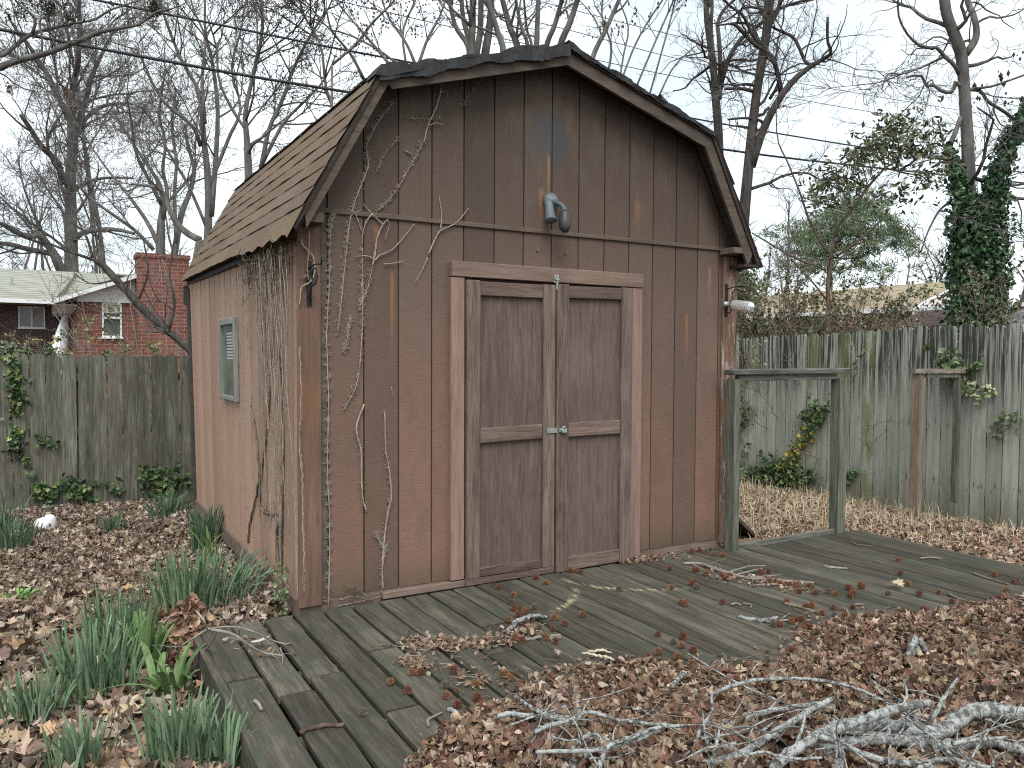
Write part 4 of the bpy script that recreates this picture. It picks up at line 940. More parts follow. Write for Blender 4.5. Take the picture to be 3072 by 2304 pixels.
# red budded maple behind the chimney
D = 24
L2 = [trace(c4((1770, 1700), (1775, 1300), (1780, 1000), (1800, 800), (1780, 600), (1700, 450), (1560, 250), (1400, 0), (1250, -250)), D, [16, 13, 9, 6, 5, 4, 3], 16),
      trace(c4((1900, 1500), (1960, 1150), (2010, 880), (2100, 650), (2150, 400), (2080, 150), (2050, -100)), D, [11, 9, 8, 6, 5, 4], 14, 1),
      trace(c4((1800, 950), (1850, 650), (1800, 400), (1830, 100), (1760, -200), (1800, -500)), D, [7, 5, 4, 3], 14, -1),
      trace(c4((2212, 1180), (2080, 1110), (1950, 990), (1870, 830), (1800, 650), (1680, 590), (1450, 560)), D - 2, [11, 10, 8, 7, 5, 3], 14),
      trace(c4((1780, 1300), (1640, 1000), (1430, 700), (1250, 480), (1080, 250), (950, 50)), D, [7, 6, 4, 3, 2], 14, 1.5),
      trace(c4((1700, 1290), (1500, 1080), (1250, 900), (1000, 720), (860, 560)), D, [6, 5, 4, 3], 12, -1),
      trace(c4((1790, 800), (1640, 500), (1500, 200), (1460, -100), (1400, -400)), D, [6, 5, 4, 3, 2], 14, -2),
      trace(c4((1950, 1200), (1930, 700), (1950, 300), (1900, -100), (1950, -500)), D, [6, 5, 4, 3], 14)]
tree('maple_tree', 'bare maple with red bud clusters behind the brick chimney', L2, FINE(1.0, 1.25), M_BARK['grey_bark'], M_BARK['twig_bark'], 12, (L2[0][0][0][0], L2[0][0][0][1], -.6),
     buds=(4, 2200, .013, [(.17, .07, .075), (.2, .10, .10), (.12, .07, .07)], 'red_buds'), m=350)
# slender many stemmed tree beside the shed roof
D = 17
L3 = [trace(q1((1330, 1900), (1345, 1640), (1350, 1200), (1320, 900), (1290, 600), (1180, 400), (1080, 150), (1020, -50)), D, [15, 12, 10, 8, 6, 5, 4, 3], 16),
      trace(q1((1370, 1400), (1400, 1000), (1410, 700), (1375, 400), (1330, 200), (1330, -60)), D, [8, 7, 6, 5, 4, 3], 14, .6),
      trace(q1((1300, 950), (1250, 820), (1080, 680), (1000, 560), (950, 450), (880, 300)), D, [6, 5, 4, 3, 2], 12, -.8),
      trace(q1((1340, 1250), (1480, 900), (1560, 700), (1500, 450), (1560, 200), (1600, -60)), D, [6, 5, 4, 3, 2], 14, .8),
      trace(q1((1350, 1500), (1220, 1200), (1100, 1000), (1000, 800), (880, 650)), D, [5, 4, 3, 2], 12, -.6),
      trace(q1((1330, 800), (1310, 500), (1330, 250), (1250, 50), (1230, -100)), D, [5, 4, 3, 2], 12, .4)]
tree('slender_tree', 'slender many stemmed bare tree beside the shed roof slope', L3, FINE(.8, 2.2), M_BARK['grey_bark'], M_BARK['twig_bark'], 13, (L3[0][0][0][0], L3[0][0][0][1], -.5), m=300)
D = 13.5
L4 = [trace(q1((1620, 1500), (1610, 1100), (1600, 900), (1590, 720), (1650, 450), (1700, 200), (1690, -60)), D, [13, 11, 8, 6, 5, 4], 14),
      trace(q1((1640, 1350), (1700, 1050), (1745, 830), (1830, 650), (1900, 450), (2000, 250), (2120, 60)), D, [8, 7, 6, 5, 4, 3], 14, .5),
      trace(q1((1690, 1080), (1780, 900), (1850, 780), (1990, 640), (2100, 520), (2180, 350)), D, [6, 5, 4, 3, 2], 12, .4),
      trace(q1((1600, 850), (1500, 700), (1420, 520), (1400, 300), (1340, 100)), D, [5, 4, 3, 2], 12, -.4),
      trace(q1((2250, 900), (2120, 600), (2080, 300), (1970, 100), (1930, -60)), D, [5, 4, 3, 2.5], 12, -.4),
      trace(q2((150, 520), (60, 350), (-60, 200), (-100, 50)), D, [5, 4, 3, 2.5], 12, -.3)]
tree('budding_tree', 'bare tree with knobbly budding twigs just over the shed roof edge', L4, FINE(.7, 2.6), M_BARK['grey_bark'], M_BARK['twig_bark'], 14, (L4[0][0][0][0], L4[0][0][0][1], -.4),
     buds=(4, 6000, .010, [(.08, .055, .055), (.12, .07, .075)], 'buds'), m=250)
# maple with many trunks behind the ridge
D = 15
st = [((800, 700), (830, 340), (740, 170), (690, -40)), ((815, 700), (835, 330), (790, 120), (775, -60)), ((820, 700), (840, 300), (850, 150), (850, -60)), ((840, 720), (870, 380), (900, 200), (905, -60)), ((900, 740), (930, 370), (960, 180), (975, -60)),
      ((1000, 700), (1050, 355), (1010, 200), (960, 40), (950, -60)), ((1060, 700), (1140, 340), (1090, 170), (1045, 0), (1030, -60)), ((1150, 700), (1210, 340), (1160, 150), (1120, -60)), ((1200, 700), (1260, 330), (1270, 150), (1280, -60)),
      ((1290, 700), (1325, 320), (1380, 170), (1430, 0), (1450, -60)), ((1340, 700), (1415, 310), (1480, 150), (1530, 0), (1560, -60)), ((1500, 900), (1620, 400), (1710, 200), (1800, 0), (1830, -60)), ((1190, 700), (1235, 330), (1200, 180), (1180, -60))]
wd = [16, 18, 25, 22, 26, 18, 20, 12, 18, 16, 20, 15, 9]
L5 = [trace(q2(*p), D + .6 * math.sin(i * 2.2), [w * .62, w * .5, w * .42, w * .36], 14, .4 * math.cos(i)) for i, (p, w) in enumerate(zip(st, wd))]
tree('silver_maple', 'cluster of grey maple stems rising behind the shed ridge', L5, [dict(per_m=1.5, length=2.0, nseg=8, ang=(25, 65), wob=.15, trop=.08, t0=.3, rmax=.03, rmin=.010, trunk=True, sides=5),
     dict(per_m=4.2, length=.9, nseg=6, wob=.18, trop=.05, rmin=.006, sides=4), dict(per_m=4.5, length=.4, nseg=4, rmin=.004), dict(per_m=5, length=.2, nseg=3, rmin=.0032)],
     M_BARK['grey_bark'], M_BARK['twig_bark'], 15, (L5[0][0][0][0], L5[0][0][0][1], -.4), buds=(3, 5000, .010, [(.14, .07, .08), (.09, .06, .06)], 'buds'), m=200)
D = 12.5
L5b = [trace(q2((-60, 420), (100, 280), (200, 150), (330, 20), (380, -60)), D, [4, 4, 3, 2.5], 12), trace(q2((330, 440), (200, 280), (60, 120), (-40, 0)), D, [5, 4, 3, 2], 12), trace(q2((480, 420), (420, 280), (300, 100), (250, -60)), D, [5, 4, 3, 2], 12),
       trace(q2((500, 420), (560, 250), (640, 100), (690, -60)), D, [5, 4, 3, 2], 12), trace(q2((380, 430), (250, 330), (60, 230), (-80, 190)), D, [4, 3, 2], 12), trace(q2((420, 430), (400, 200), (480, 0), (470, -60)), D, [4, 3, 2], 12)]
tree('plum_tree', 'purple twigged budding tree behind the upper roof edge', L5b, [dict(per_m=4.5, length=.95, nseg=7, ang=(20, 55), wob=.13, trop=.07, rmax=.012, rmin=.006, trunk=True, sides=4), dict(per_m=7., length=.45, nseg=5, ang=(20, 50), rmin=.004), dict(per_m=5, length=.2, nseg=3, rmin=.003)],
     M_BARK['twig_bark'], M_BARK['twig_bark'], 16, (L5b[0][0][0][0], L5b[0][0][0][1], -.4), buds=(2, 7000, .0095, [(.16, .10, .14), (.12, .08, .10), (.2, .12, .14)], 'buds'), m=200)
D = 12
L5c = [trace(q2((1800, 560), (1900, 300), (2000, 120), (2110, -40)), D, [3, 3, 2.4], 12), trace(q2((1900, 590), (2030, 280), (2110, 100), (2170, -40)), D, [3, 3, 2.2], 12), trace(q2((1990, 640), (2100, 250), (2150, 60), (2170, -50)), D, [3, 2.6, 2], 12),
       trace(q2((1720, 520), (1750, 300), (1690, 120), (1700, -40)), D, [4, 3, 2], 12), trace(q2((2050, 640), (2150, 440), (2290, 300)), D, [3, 2.4, 2], 10), trace(q2((1800, 540), (1830, 350), (1860, 180), (1800, 0)), D, [3, 2.5, 2], 10)]
tree('whippy_tree', 'thin whippy stems with long buds behind the far roof slope', L5c, [dict(per_m=4., length=.9, nseg=6, ang=(15, 50), wob=.12, trop=.1, rmax=.01, rmin=.005, sides=3), dict(per_m=5, length=.22, nseg=4, ang=(20, 50), rmin=.004)],
     M_BARK['twig_bark'], M_BARK['twig_bark'], 17, (L5c[0][0][0][0], L5c[0][0][0][1], -.4), buds=(2, 900, .012, [(.14, .10, .07), (.10, .07, .06)], 'buds'), m=200)
# pair of dark trunks right of the shed
D = 16.5
L6 = [trace(q3((240, 1300), (232, 870), (215, 650), (195, 400), (160, 150), (150, -60)), D, [15, 13, 12, 10, 9, 8], 16),
      trace(q3((235, 640), (245, 450), (235, 250), (228, 150), (270, 60), (380, -40)), D, [9, 7, 6, 5, 4], 14, .3), trace(q3((240, 580), (290, 400), (380, 250), (510, 150), (620, 60), (760, 10), (900, -20)), D, [8, 7, 6, 5, 4, 3], 14, -.5),
      trace(q3((205, 420), (185, 200), (190, 60), (190, -60)), D, [6, 5, 5], 10)]
LV = [dict(per_m=2.1, length=2.1, nseg=9, ang=(40, 85), wob=.26, trop=.03, t0=.1, rmax=.035, rmin=.011, trunk=True, sides=5), dict(per_m=4.4, length=1.0, nseg=7, ang=(30, 65), wob=.22, trop=.04, rmin=.006, sides=4),
      dict(per_m=6.5, length=.52, nseg=5, wob=.2, trop=.05, rmin=.0042), dict(per_m=6.5, length=.26, nseg=4, rmin=.0032)]
tree('dark_tree', 'forked dark trunk just beyond the far end of the shed roof', L6, LV, M_BARK['grey_bark_dark'], M_BARK['twig_bark'], 18, (L6[0][0][0][0], L6[0][0][0][1], -.5), m=250)
D = 15
L7 = [trace(q3((360, 1900), (390, 1480), (420, 1150), (450, 850), (480, 600), (530, 300), (555, 120), (570, -80)), D, [22, 17, 15, 14, 13, 13, 13, 12], 18),
      trace(q3((445, 1080), (500, 900), (560, 760), (640, 620), (730, 510), (830, 430), (915, 380), (962, 342), (940, 270), (938, 180), (940, 110)), D, [13, 12, 11, 10, 9, 7, 6, 5, 4, 4, 3.5], 20, -.6),
      trace(q3((640, 610), (620, 500), (590, 390), (540, 330), (470, 290), (410, 230), (340, 160), (310, 155)), D, [8, 7, 7, 6, 6, 5, 4], 14, -.3),
      trace(q3((840, 425), (795, 400), (760, 320), (715, 240), (640, 205), (560, 160), (510, 80), (470, -20)), D, [5, 5, 5, 4, 4, 3], 14, .4),
      trace(q3((500, 300), (440, 200), (390, 100), (310, 40), (240, -30)), D, [6, 5, 4, 3], 12, -.4), trace(q3((455, 590), (380, 575), (270, 575)), D, [6, 5, 4], 8),
      trace(q3((565, 640), (620, 540), (610, 430)), D, [5, 4, 3], 8), trace(q3((530, 820), (500, 780), (400, 765), (290, 775)), D, [5, 4, 3], 8), trace(q3((560, 170), (620, 60), (640, -60)), D, [7, 6, 5], 8)]
tree('dark_tree', 'tall leaning dark trunk with a crooked elbow limb beside the sky gap', L7, LV, M_BARK['grey_bark_dark'], M_BARK['twig_bark'], 19, (L7[0][0][0][0], L7[0][0][0][1], -.5), m=250)
# the ivy covered tree
D = 12.5
L8 = [trace(q3((1800, 2000), (1830, 1659), (1840, 1300), (1850, 1000), (1835, 750), (1820, 500), (1800, 330), (1750, 200), (1710, 90), (1690, -60)), D, [26, 22, 19, 18, 17, 16, 17, 16, 15, 15], 20),
      trace(q3((1835, 350), (1890, 270), (1905, 200), (1885, 100), (1850, 20), (1840, -60)), D, [11, 10, 9, 9, 8], 12, .3),
      trace(q3((1900, 1750), (1960, 1400), (2020, 1200), (2090, 1050), (2150, 880), (2200, 720), (2280, 560)), D, [22, 18, 16, 15, 14, 12, 10], 14, -.5),
      trace(q3((1790, 480), (1760, 420), (1690, 360), (1650, 310), (1560, 305), (1490, 260), (1430, 180), (1395, 80), (1400, -40)), D, [6, 6, 5, 5, 4, 3, 3, 2.5], 14, -.4),
      trace(q3((1800, 560), (1770, 530), (1750, 590), (1690, 595), (1620, 550), (1580, 560), (1545, 490), (1450, 500)), D, [6, 6, 6, 5, 4, 4, 3], 14, .2),
      trace(q3((1690, 370), (1560, 430), (1420, 480), (1330, 480), (1290, 580)), D, [4, 3, 2.5, 2], 12, -.2),
      trace(q3((1860, 580), (1930, 590), (1980, 660), (2080, 720), (2150, 780)), D, [6, 5, 5, 5], 10, .3), trace(q3((1870, 575), (2000, 560), (2120, 520), (2230, 480)), D, [4, 3.5, 3, 3], 10),
      trace(q3((1800, 760), (1770, 850), (1730, 950), (1720, 1050)), D, [6, 7, 7, 6], 8, -.2), trace(q3((1740, 1300), (1660, 1370), (1590, 1500), (1540, 1640)), D, [4, 3, 2.5, 2], 10, -.2),
      trace(q3((2080, 1230), (2150, 1280), (2240, 1290)), D, [6, 5, 4], 8)]
def ivy_coat(t, allP, r, loc):
    bm = MB(); pts = []
    def coat(u0, v0, u1, v1, wu, n, dd=.0):
        f = r.random(n); u = u0 + (u1 - u0) * f + r.normal(0, wu, n); v = v0 + (v1 - v0) * f + r.normal(0, 14, n)
        for a, b in zip(u, v): pts.append(dep(a, b, D + dd + r.normal(0, .16)))
    k = lambda x, y: (2048 + x / 2.16, y / 2.16)
    coat(*k(1720, 960), *k(1760, 1150), 8, 330, -.2); coat(*k(1770, 1150), *k(1850, 1330), 15, 800, -.1); coat(*k(1850, 1300), *k(1840, 1750), 23, 3000, -.1); coat(*k(1960, 1350), *k(1960, 2050), 34, 3600, -.1)
    coat(*k(2020, 1200), *k(2150, 860), 16, 800, -.2); coat(*k(1980, 1400), *k(2050, 1180), 20, 800, -.1); coat(*k(1840, 1700), *k(1840, 2150), 28, 2200, -.1); coat(*k(2020, 1600), *k(2010, 2150), 22, 1300); coat(*k(2170, 830), *k(2215, 700), 10, 220, -.4)
    leaves(bm, np.array(pts), .075, [(.035, .085, .035), (.055, .12, .05), (.03, .065, .035), (.09, .14, .07)], r, 'ivy', up=.2)
    bm.build('ivy', M_IVY, t, False, loc)
    sp = MB(); a = []
    for (x, y) in ((1890, 555), (1940, 553), (1972, 548), (1900, 575), (1925, 580), (1910, 635), (1925, 640), (1888, 665), (1870, 690), (2045, 465), (2060, 490), (2065, 510), (2110, 475), (2082, 545), (2095, 605), (2040, 650), (2090, 665), (2110, 672), (2135, 660), (2085, 685), (2120, 712), (2145, 355), (2168, 358), (2186, 382), (2205, 340)):
        a.append(dep(*k(x, y), D + r.uniform(-.3, .3)))
    scatter_blobs(sp, np.array(a), .026, [(.05, .04, .035)], r); sp.build('seed_balls', M_BUD, t, False, loc)

# leaf scatter (used by ivy, evergreen leaves and litter)
TPL = {'ivy': [(0, 0), (.28, .42), (.62, .5), (.7, .22), (1., 0), (.7, -.22), (.62, -.5), (.28, -.42)],
       'long': [(0, 0), (.25, .13), (.6, .16), (1., 0), (.6, -.16), (.25, -.13)],
       'oval': [(0, 0), (.2, .24), (.55, .32), (.85, .2), (1., 0), (.85, -.2), (.55, -.32), (.2, -.24)],
       'maple': [(0, 0), (.12, .2), (.0, .42), (.3, .36), (.42, .55), (.55, .28), (.8, .3), (.75, .12), (1., 0), (.75, -.12), (.8, -.3), (.55, -.28), (.42, -.55), (.3, -.36), (.0, -.42), (.12, -.2)],
       'oak': [(0, 0), (.15, .08), (.22, .26), (.35, .12), (.48, .34), (.6, .14), (.75, .26), (.8, .1), (1., 0), (.8, -.1), (.75, -.26), (.6, -.14), (.48, -.34), (.35, -.12), (.22, -.26), (.15, -.08)]}
def leaves(bm, pts, size, cols, r, tpl='oval', up=.9, curl=.5, szvar=.4, flat=None):
    """pts (K,3): one folded, curled leaf at each; up: how level they lie"""
    K = len(pts)
    if K == 0: return
    T = np.array(TPL[tpl]); n = len(T); T3 = np.concatenate([T, [[.5, 0]]])
    s = size * r.uniform(1 - szvar, 1 + szvar, (K, 1)); x = T3[None, :, 0] - .5; y = T3[None, :, 1]
    cx, cy, fd = r.normal(0, curl, (K, 1)), r.normal(0, curl * 1.3, (K, 1)), np.abs(r.normal(0, curl * .8, (K, 1)))
    z = cx * x ** 2 + cy * y ** 2 + fd * np.abs(y) * .8 + r.normal(0, curl * .05, (K, n + 1)); z[:, -1] -= .02
    V = np.stack([x * np.ones((K, 1)), y * np.ones((K, 1)), z], -1) * s[..., None]
    nr = r.normal(size=(K, 3)); nr = unit(nr * (1 - up) + np.array([0, 0, 1.]) * up) if flat is None else unit(nr * (1 - up) + flat * up)
    tx = unit(np.cross(nr, r.normal(size=(K, 3)))); ty = np.cross(nr, tx)
    W = pts[:, None] + V[..., :1] * tx[:, None] + V[..., 1:2] * ty[:, None] + V[..., 2:] * nr[:, None]
    k = np.arange(K)[:, None] * (n + 1); i = np.arange(n)[None]
    F = np.stack([k + n + 0 * i, k + i, k + (i + 1) % n], -1).reshape(-1, 3)
    C = np.asarray(cols, float)[r.integers(0, len(cols), K)] * r.uniform(.7, 1.3, (K, 1)) * r.uniform(.93, 1.07, (K, 3))
    bm.add(W.reshape(-1, 3), tris=F, col=np.repeat(np.clip(C, 0, 1), n + 1, 0))

tree('ivy_tree', 'tall twin trunk tree thickly coated with ivy behind the silvery fence', L8, LV, M_BARK['grey_bark'], M_BARK['twig_bark'], 20, (L8[0][0][0][0], L8[0][0][0][1], -.6), m=250, extra=ivy_coat)
# evergreen with long leaves
D = 9.6
L9 = [trace(q6((930, 700), (935, 480), (945, 330), (940, 180), (960, 60)) + q3((990, 1500), (1100, 1350), (1210, 1200), (1300, 1100)), D, [9, 8, 7, 6, 5, 4, 4, 4, 3], 20),
      trace(q3((1000, 1659), (1150, 1550), (1240, 1470), (1340, 1380)), D, [4, 3, 3, 2], 10), trace(q3((940, 1640), (830, 1450), (760, 1250), (680, 1050), (615, 900), (605, 640)), D, [4, 3.5, 3, 2.5, 2, 1.5], 14, .3),
      trace(q6((930, 100), (860, 60), (760, 30), (600, -60), (450, -150)), D, [3, 3, 2], 10), trace(q3((1290, 1100), (1380, 1040), (1480, 900)), D, [3, 2.5, 2], 8), trace(q3((1200, 1210), (1050, 1150), (930, 1180)), D, [2.5, 2, 1.5], 8),
      trace(q3((1310, 1090), (1300, 950), (1350, 800)), D, [2.5, 2, 1.5], 8), trace(q3((1320, 1090), (1500, 1130), (1640, 1100)), D, [2.5, 2, 1.5], 8), trace(q6((930, 280), (850, 180), (700, 20)), D, [3, 2.5, 2], 10)]
def magnolia(t, allP, r, loc):
    bm = MB(); k = lambda x, y: (2048 + x / 2.16, y / 2.16); pts = []
    for (x, y, sx, sy, n) in ((1380, 800, 70, 45, 190), (1480, 880, 120, 70, 300), (1200, 960, 80, 50, 250), (1330, 940, 90, 60, 300), (1450, 1010, 120, 50, 220), (1120, 1010, 50, 40, 110), (1600, 920, 60, 70, 110), (1000, 1150, 90, 45, 230), (940, 1230, 90, 60, 200), (1080, 1210, 90, 50, 160), (1150, 1060, 60, 40, 90), (980, 1320, 110, 40, 150), (1250, 1300, 110, 50, 120), (1600, 1160, 90, 50, 120), (1480, 1200, 90, 50, 70), (1680, 1080, 60, 60, 70)):
        c = np.array([dep(*k(x + r.normal(0, sx), y + r.normal(0, sy)), D + r.normal(0, .25)) for _ in range(n // 4)])
        pts.append(np.repeat(c, 4, 0) + r.normal(0, .03, (len(c) * 4, 3)))
    leaves(bm, np.concatenate(pts), .078, [(.13, .14, .06), (.09, .11, .05), (.16, .16, .09), (.06, .08, .045), (.12, .105, .07)], r, 'long', up=.25, curl=.35)
    bm.build('foliage', M_IVY, t, False, loc)
tree('evergreen_tree', 'thin evergreen with olive leaf clusters leaning over the silvery fence', L9, [dict(per_m=3., length=.75, nseg=7, ang=(30, 70), wob=.2, trop=.05, rmax=.01, rmin=.004, sides=4), dict(per_m=6, length=.35, nseg=5, rmin=.003), dict(per_m=6, length=.18, nseg=3, rmin=.0025)],
     M_BARK['brown_bark'], M_BARK['twig_tan'], 22, (L9[0][0][0][0], L9[0][0][0][1], -.4), m=200, extra=magnolia)
# pine far behind
pt = empty('pine_tree', 'round topped green pine far behind the silvery fence', 'tree', tuple(dep(2500, 1050, 42))); r = np.random.default_rng(31); lp = at(pt)
m = MB(); limbs = [trace(q3((960, 2100), (960, 1659), (1080, 1480), (1180, 1340)), 42, [9, 8, 6, 3], 12)]
for p, R in limbs: m.tubes(p[None], R[None], 8)
B, BR = sprout(limbs[0][0][None], limbs[0][1][None], r, 3, 3.5, 8, (50, 85), .15, .03, .3, rmax=.08, rmin=.03); m.tubes(B, BR, 5); m.build('trunk', M_BARK['brown_bark'], pt, True, lp)
nb = MB(); cen = []
for (x, y, sx, sy, n) in ((1200, 1330, 70, 40, 42), (1080, 1420, 120, 50, 60), (900, 1480, 130, 50, 60), (820, 1560, 120, 50, 55), (1000, 1560, 130, 60, 50), (1300, 1440, 70, 60, 36), (1250, 1560, 100, 60, 40), (1380, 1530, 60, 40, 22), (1480, 1620, 40, 50, 12), (760, 1640, 80, 60, 30), (900, 1680, 100, 60, 36), (1100, 1680, 110, 70, 30), (1300, 1690, 80, 70, 26), (780, 1760, 70, 60, 18)):
    for _ in range(int(n * .62)): cen.append(dep(2048 + (x + r.normal(0, sx)) / 2.16, (y + r.normal(0, sy)) / 2.16, 42 + r.normal(0, 1.3)))
cen = np.array(cen); K = len(cen) * 46; c = np.repeat(cen, 46, 0) + r.normal(0, .21, (K, 3)) * np.array([1, 1, .5]); d = unit(r.normal(size=(K, 3)) + [0, 0, .6]) * .32
nb.ribbons(np.stack([c, c + d * .5, c + d], 1), np.tile([.012, .02, .003], (K, 1)), unit(np.cross(d, r.normal(size=(K, 3)))), 0., np.array([(.10, .15, .075), (.14, .19, .085), (.075, .12, .065), (.18, .2, .11)])[np.repeat(r.integers(0, 4, len(cen)), 46)] * r.uniform(.7, 1.3, (K, 1)))
nb.build('crown', M_IVY, pt, False, lp)
# slanting trunk before the chimney
D = 10.5
L10 = [trace([(640, 1120), (575, 1055), (520, 1005), (450, 950), (400, 895), (340, 830), (300, 787), (272, 778)], D, [13, 12, 11.5, 11, 11, 11, 9, 4], 16),
       trace(q4((590, 20), (420, -40), (300, -90)) , D, [5, 4, 3], 8), trace(q4((600, 10), (560, -120), (470, -300)), D, [4, 3, 2], 10), trace(q4((1100, 470), (1130, 300), (1100, 100), (1140, -150)), D, [5, 4, 3, 2], 12), trace(q4((900, 280), (960, 100), (930, -100)), D, [4, 3, 2], 10), trace(q4((760, 150), (600, 180), (480, 120)), D, [3, 2, 1.5], 8)]
tree('slanting_tree', 'dark trunk slanting down behind the shed in front of the chimney', L10, [dict(per_m=5, length=1.1, nseg=8, ang=(30, 80), wob=.16, trop=.05, rmax=.012, rmin=.005, sides=4), dict(per_m=5, length=.5, nseg=6, rmin=.0035), dict(per_m=5, length=.25, nseg=4, rmin=.0028)],
     M_BARK['grey_bark_dark'], M_BARK['twig_bark'], 24, (*L10[0][0][0][:2], -.3), m=150)
# bare shrubs before the chimney
def shrub(label, base_uv, D, n, hgt, spread, seed, mat, lev=None, leaf=None, zb=-.45, name='bare_shrub', r0=.012, m_=200):
    r = np.random.default_rng(seed); b = dep(*base_uv, D); b[2] = zb; limbs = []
    for i in range(n):
        d = unit(np.array([r.normal(0, spread), r.normal(0, spread), 1.])); p = b + np.array([r.normal(0, .18), r.normal(0, .18), 0]); L = [p]
        for k in range(9): d = unit(d + r.normal(0, .12, 3) + [0, 0, .03]); p = p + d * hgt * r.uniform(.8, 1.1) / 9; L.append(p)
        limbs.append((np.array(L), r0 * r.uniform(.6, 1.2) * np.linspace(1, .3, 10)))
    lev = lev or [dict(per_m=4, length=.7, nseg=6, ang=(25, 60), wob=.2, trop=.04, rmin=.004, rmax=.008), dict(per_m=6, length=.32, nseg=4, rmin=.003)]
    ex = None
    if leaf:
        cols, cnt, size, tp_ = leaf
        cnt = int(cnt * 1.3)
        def ex(t, allP, r_, loc):
            P = allP[-1][0][:, 1:].reshape(-1, 3); P = P[P[:, 2] > min(1.05, P[:, 2].max() - .3)]; pts = P[r_.integers(0, len(P), cnt)] + r_.normal(0, size * .5, (cnt, 3)); bm = MB(); leaves(bm, pts, size, cols, r_, tp_, up=.3, curl=.5); bm.build('foliage', M_IVY, t, False, loc)
    tree(name, label, limbs, lev, mat, mat, seed, tuple(b), cat='shrub', m=m_, extra=ex)
TAN = [(.22, .16, .1), (.17, .12, .08), (.28, .22, .14), (.12, .1, .06)]; GRN = [(.13, .17, .06), (.09, .13, .055), (.2, .23, .1), (.06, .09, .04)]
shrub('bare grey shrub crowding the foot of the brick chimney', (500, 1060), 12, 20, 3.3, .28, 41, M_BARK['twig_pale'])
shrub('bare pale twiggy shrub before the dark brick wall', (20, 1060), 11, 9, 1.9, .4, 42, M_BARK['twig_pale'])
shrub('leafy green bush at the foot of the white hull', (150, 1060), 11, 22, 1.72, .5, 43, M_BARK['twig_tan'], leaf=([(.15, .19, .1), (.1, .135, .07), (.22, .26, .15)], 2200, .07, 'long'), name='leafy_bush')
shrub('yellowing loose bush before the red brick wing', (270, 1060), 12, 18, 2.35, .45, 44, M_BARK['twig_tan'], leaf=([(.3, .24, .1), (.24, .22, .1), (.18, .19, .09)], 900, .05, 'oval'), name='leafy_bush')
# thicket beyond the silvery fence
shrub('green leaved shrub behind the fence next to the shed corner', (2285, 1010), 11.2, 34, 3.2, .34, 51, M_BARK['twig_tan'], leaf=(GRN, 5200, .045, 'oval'), name='thicket_shrub')
shrub('dense brown twiggy shrub behind the fence below the plastic bottle', (2350, 1010), 11.0, 70, 2.9, .45, 52, M_BARK['twig_tan'], leaf=(TAN + GRN[:2], 5200, .035, 'oval'), name='thicket_shrub')
shrub('brown twiggy shrub around the foot of the thin evergreen', (2470, 1010), 10.4, 64, 2.7, .45, 53, M_BARK['twig_tan'], leaf=(TAN + GRN[:1], 3600, .036, 'oval'), name='thicket_shrub')
shrub('straggling tan shrub hiding the tan roofed house', (2590, 1000), 10, 34, 2.5, .5, 54, M_BARK['twig_tan'], leaf=(TAN, 900, .036, 'long'), name='thicket_shrub')
shrub('thin bare shrub in front of the red brown outbuilding', (2740, 1000), 9.5, 12, 2.2, .55, 55, M_BARK['twig_tan'], leaf=(TAN, 160, .04, 'long'), name='thicket_shrub')
shrub('pale bare shrub at the foot of the ivy tree', (2900, 990), 9.5, 9, 1.9, .6, 56, M_BARK['twig_pale'], name='thicket_shrub')
shrub('brown brambly shrub growing right of the ivy tree', (3050, 990), 10.5, 22, 3.0, .35, 57, M_BARK['twig_tan'], leaf=(TAN + GRN, 700, .045, 'oval'), name='thicket_shrub')
# far bare trees
def far_tree(label, u, D, h, seed, wpx=10, spread=.25, mat='grey_bark'):
    r = np.random.default_rng(seed); b = dep(u, 1080, D); b[2] = -1.; limbs = []
    P = [b]; d = np.array([0, 0, 1.])
    for k in range(9): d = unit(d + r.normal(0, .06, 3)); P.append(P[-1] + d * h / 9)
    P = np.array(P); R = wpx * D / FPX * np.linspace(1, .25, 10); limbs.append((P, R))
    B, BR = sprout(P[None], R[None], r, 12 / h, h * .5, 10, (20, 50), .1, .1, .3, rfac=.6); limbs += [(b_, r_) for b_, r_ in zip(B, BR)]
    tree('bare_tree', label, limbs, [dict(per_m=1.3, length=2.2, nseg=7, ang=(25, 60), wob=.16, trop=.05, rmin=.016, rmax=.06, sides=4), dict(per_m=2.2, length=1.0, nseg=5, rmin=.011), dict(per_m=3., length=.5, nseg=4, rmin=.008)], M_BARK[mat], M_BARK['twig_bark'], seed, tuple(b), m=100)
far_tree('hazy bare tree far behind the tan roofed house beside the pine', 2730, 40, 9, 61, 7)
far_tree('hazy bare tree at the far end of the silvery fence', 3010, 26, 13, 62, 9)
far_tree('second hazy bare tree beyond the ivy tree, thinner and further off', 2985, 38, 15, 63, 8)
far_tree('bare tree filling the gap between the great grey tree and the maple', 330, 40, 20, 64, 9)
far_tree('bare tree far behind the low cable at the yard edge', 20, 42, 20, 65, 9)
far_tree('bare tree showing faintly between the dark trunks and the evergreen', 2330, 34, 9, 66, 7)
r = np.random.default_rng(77); fm = MB()
Ps = []
for i in range(46):
    u = r.uniform(-200, 3300); D = r.uniform(48, 70); b = dep(u, 1080, D); b[2] = -1; h = r.uniform(6, 12) if u > 1000 else r.uniform(9, 16); d = np.array([0, 0, 1.]); L = [b]
    for k in range(7): d = unit(d + r.normal(0, .08, 3)); L.append(L[-1] + d * h / 7)
    Ps.append(L)
Ps = np.array(Ps); PR = np.linspace(.16, .04, 8)[None].repeat(len(Ps), 0); fm.tubes(Ps, PR, 5); B, BR = sprout(Ps, PR, r, 1.5, 3.2, 6, (25, 65), .15, .06, .2, rmin=.03); fm.tubes(B, BR, 3)
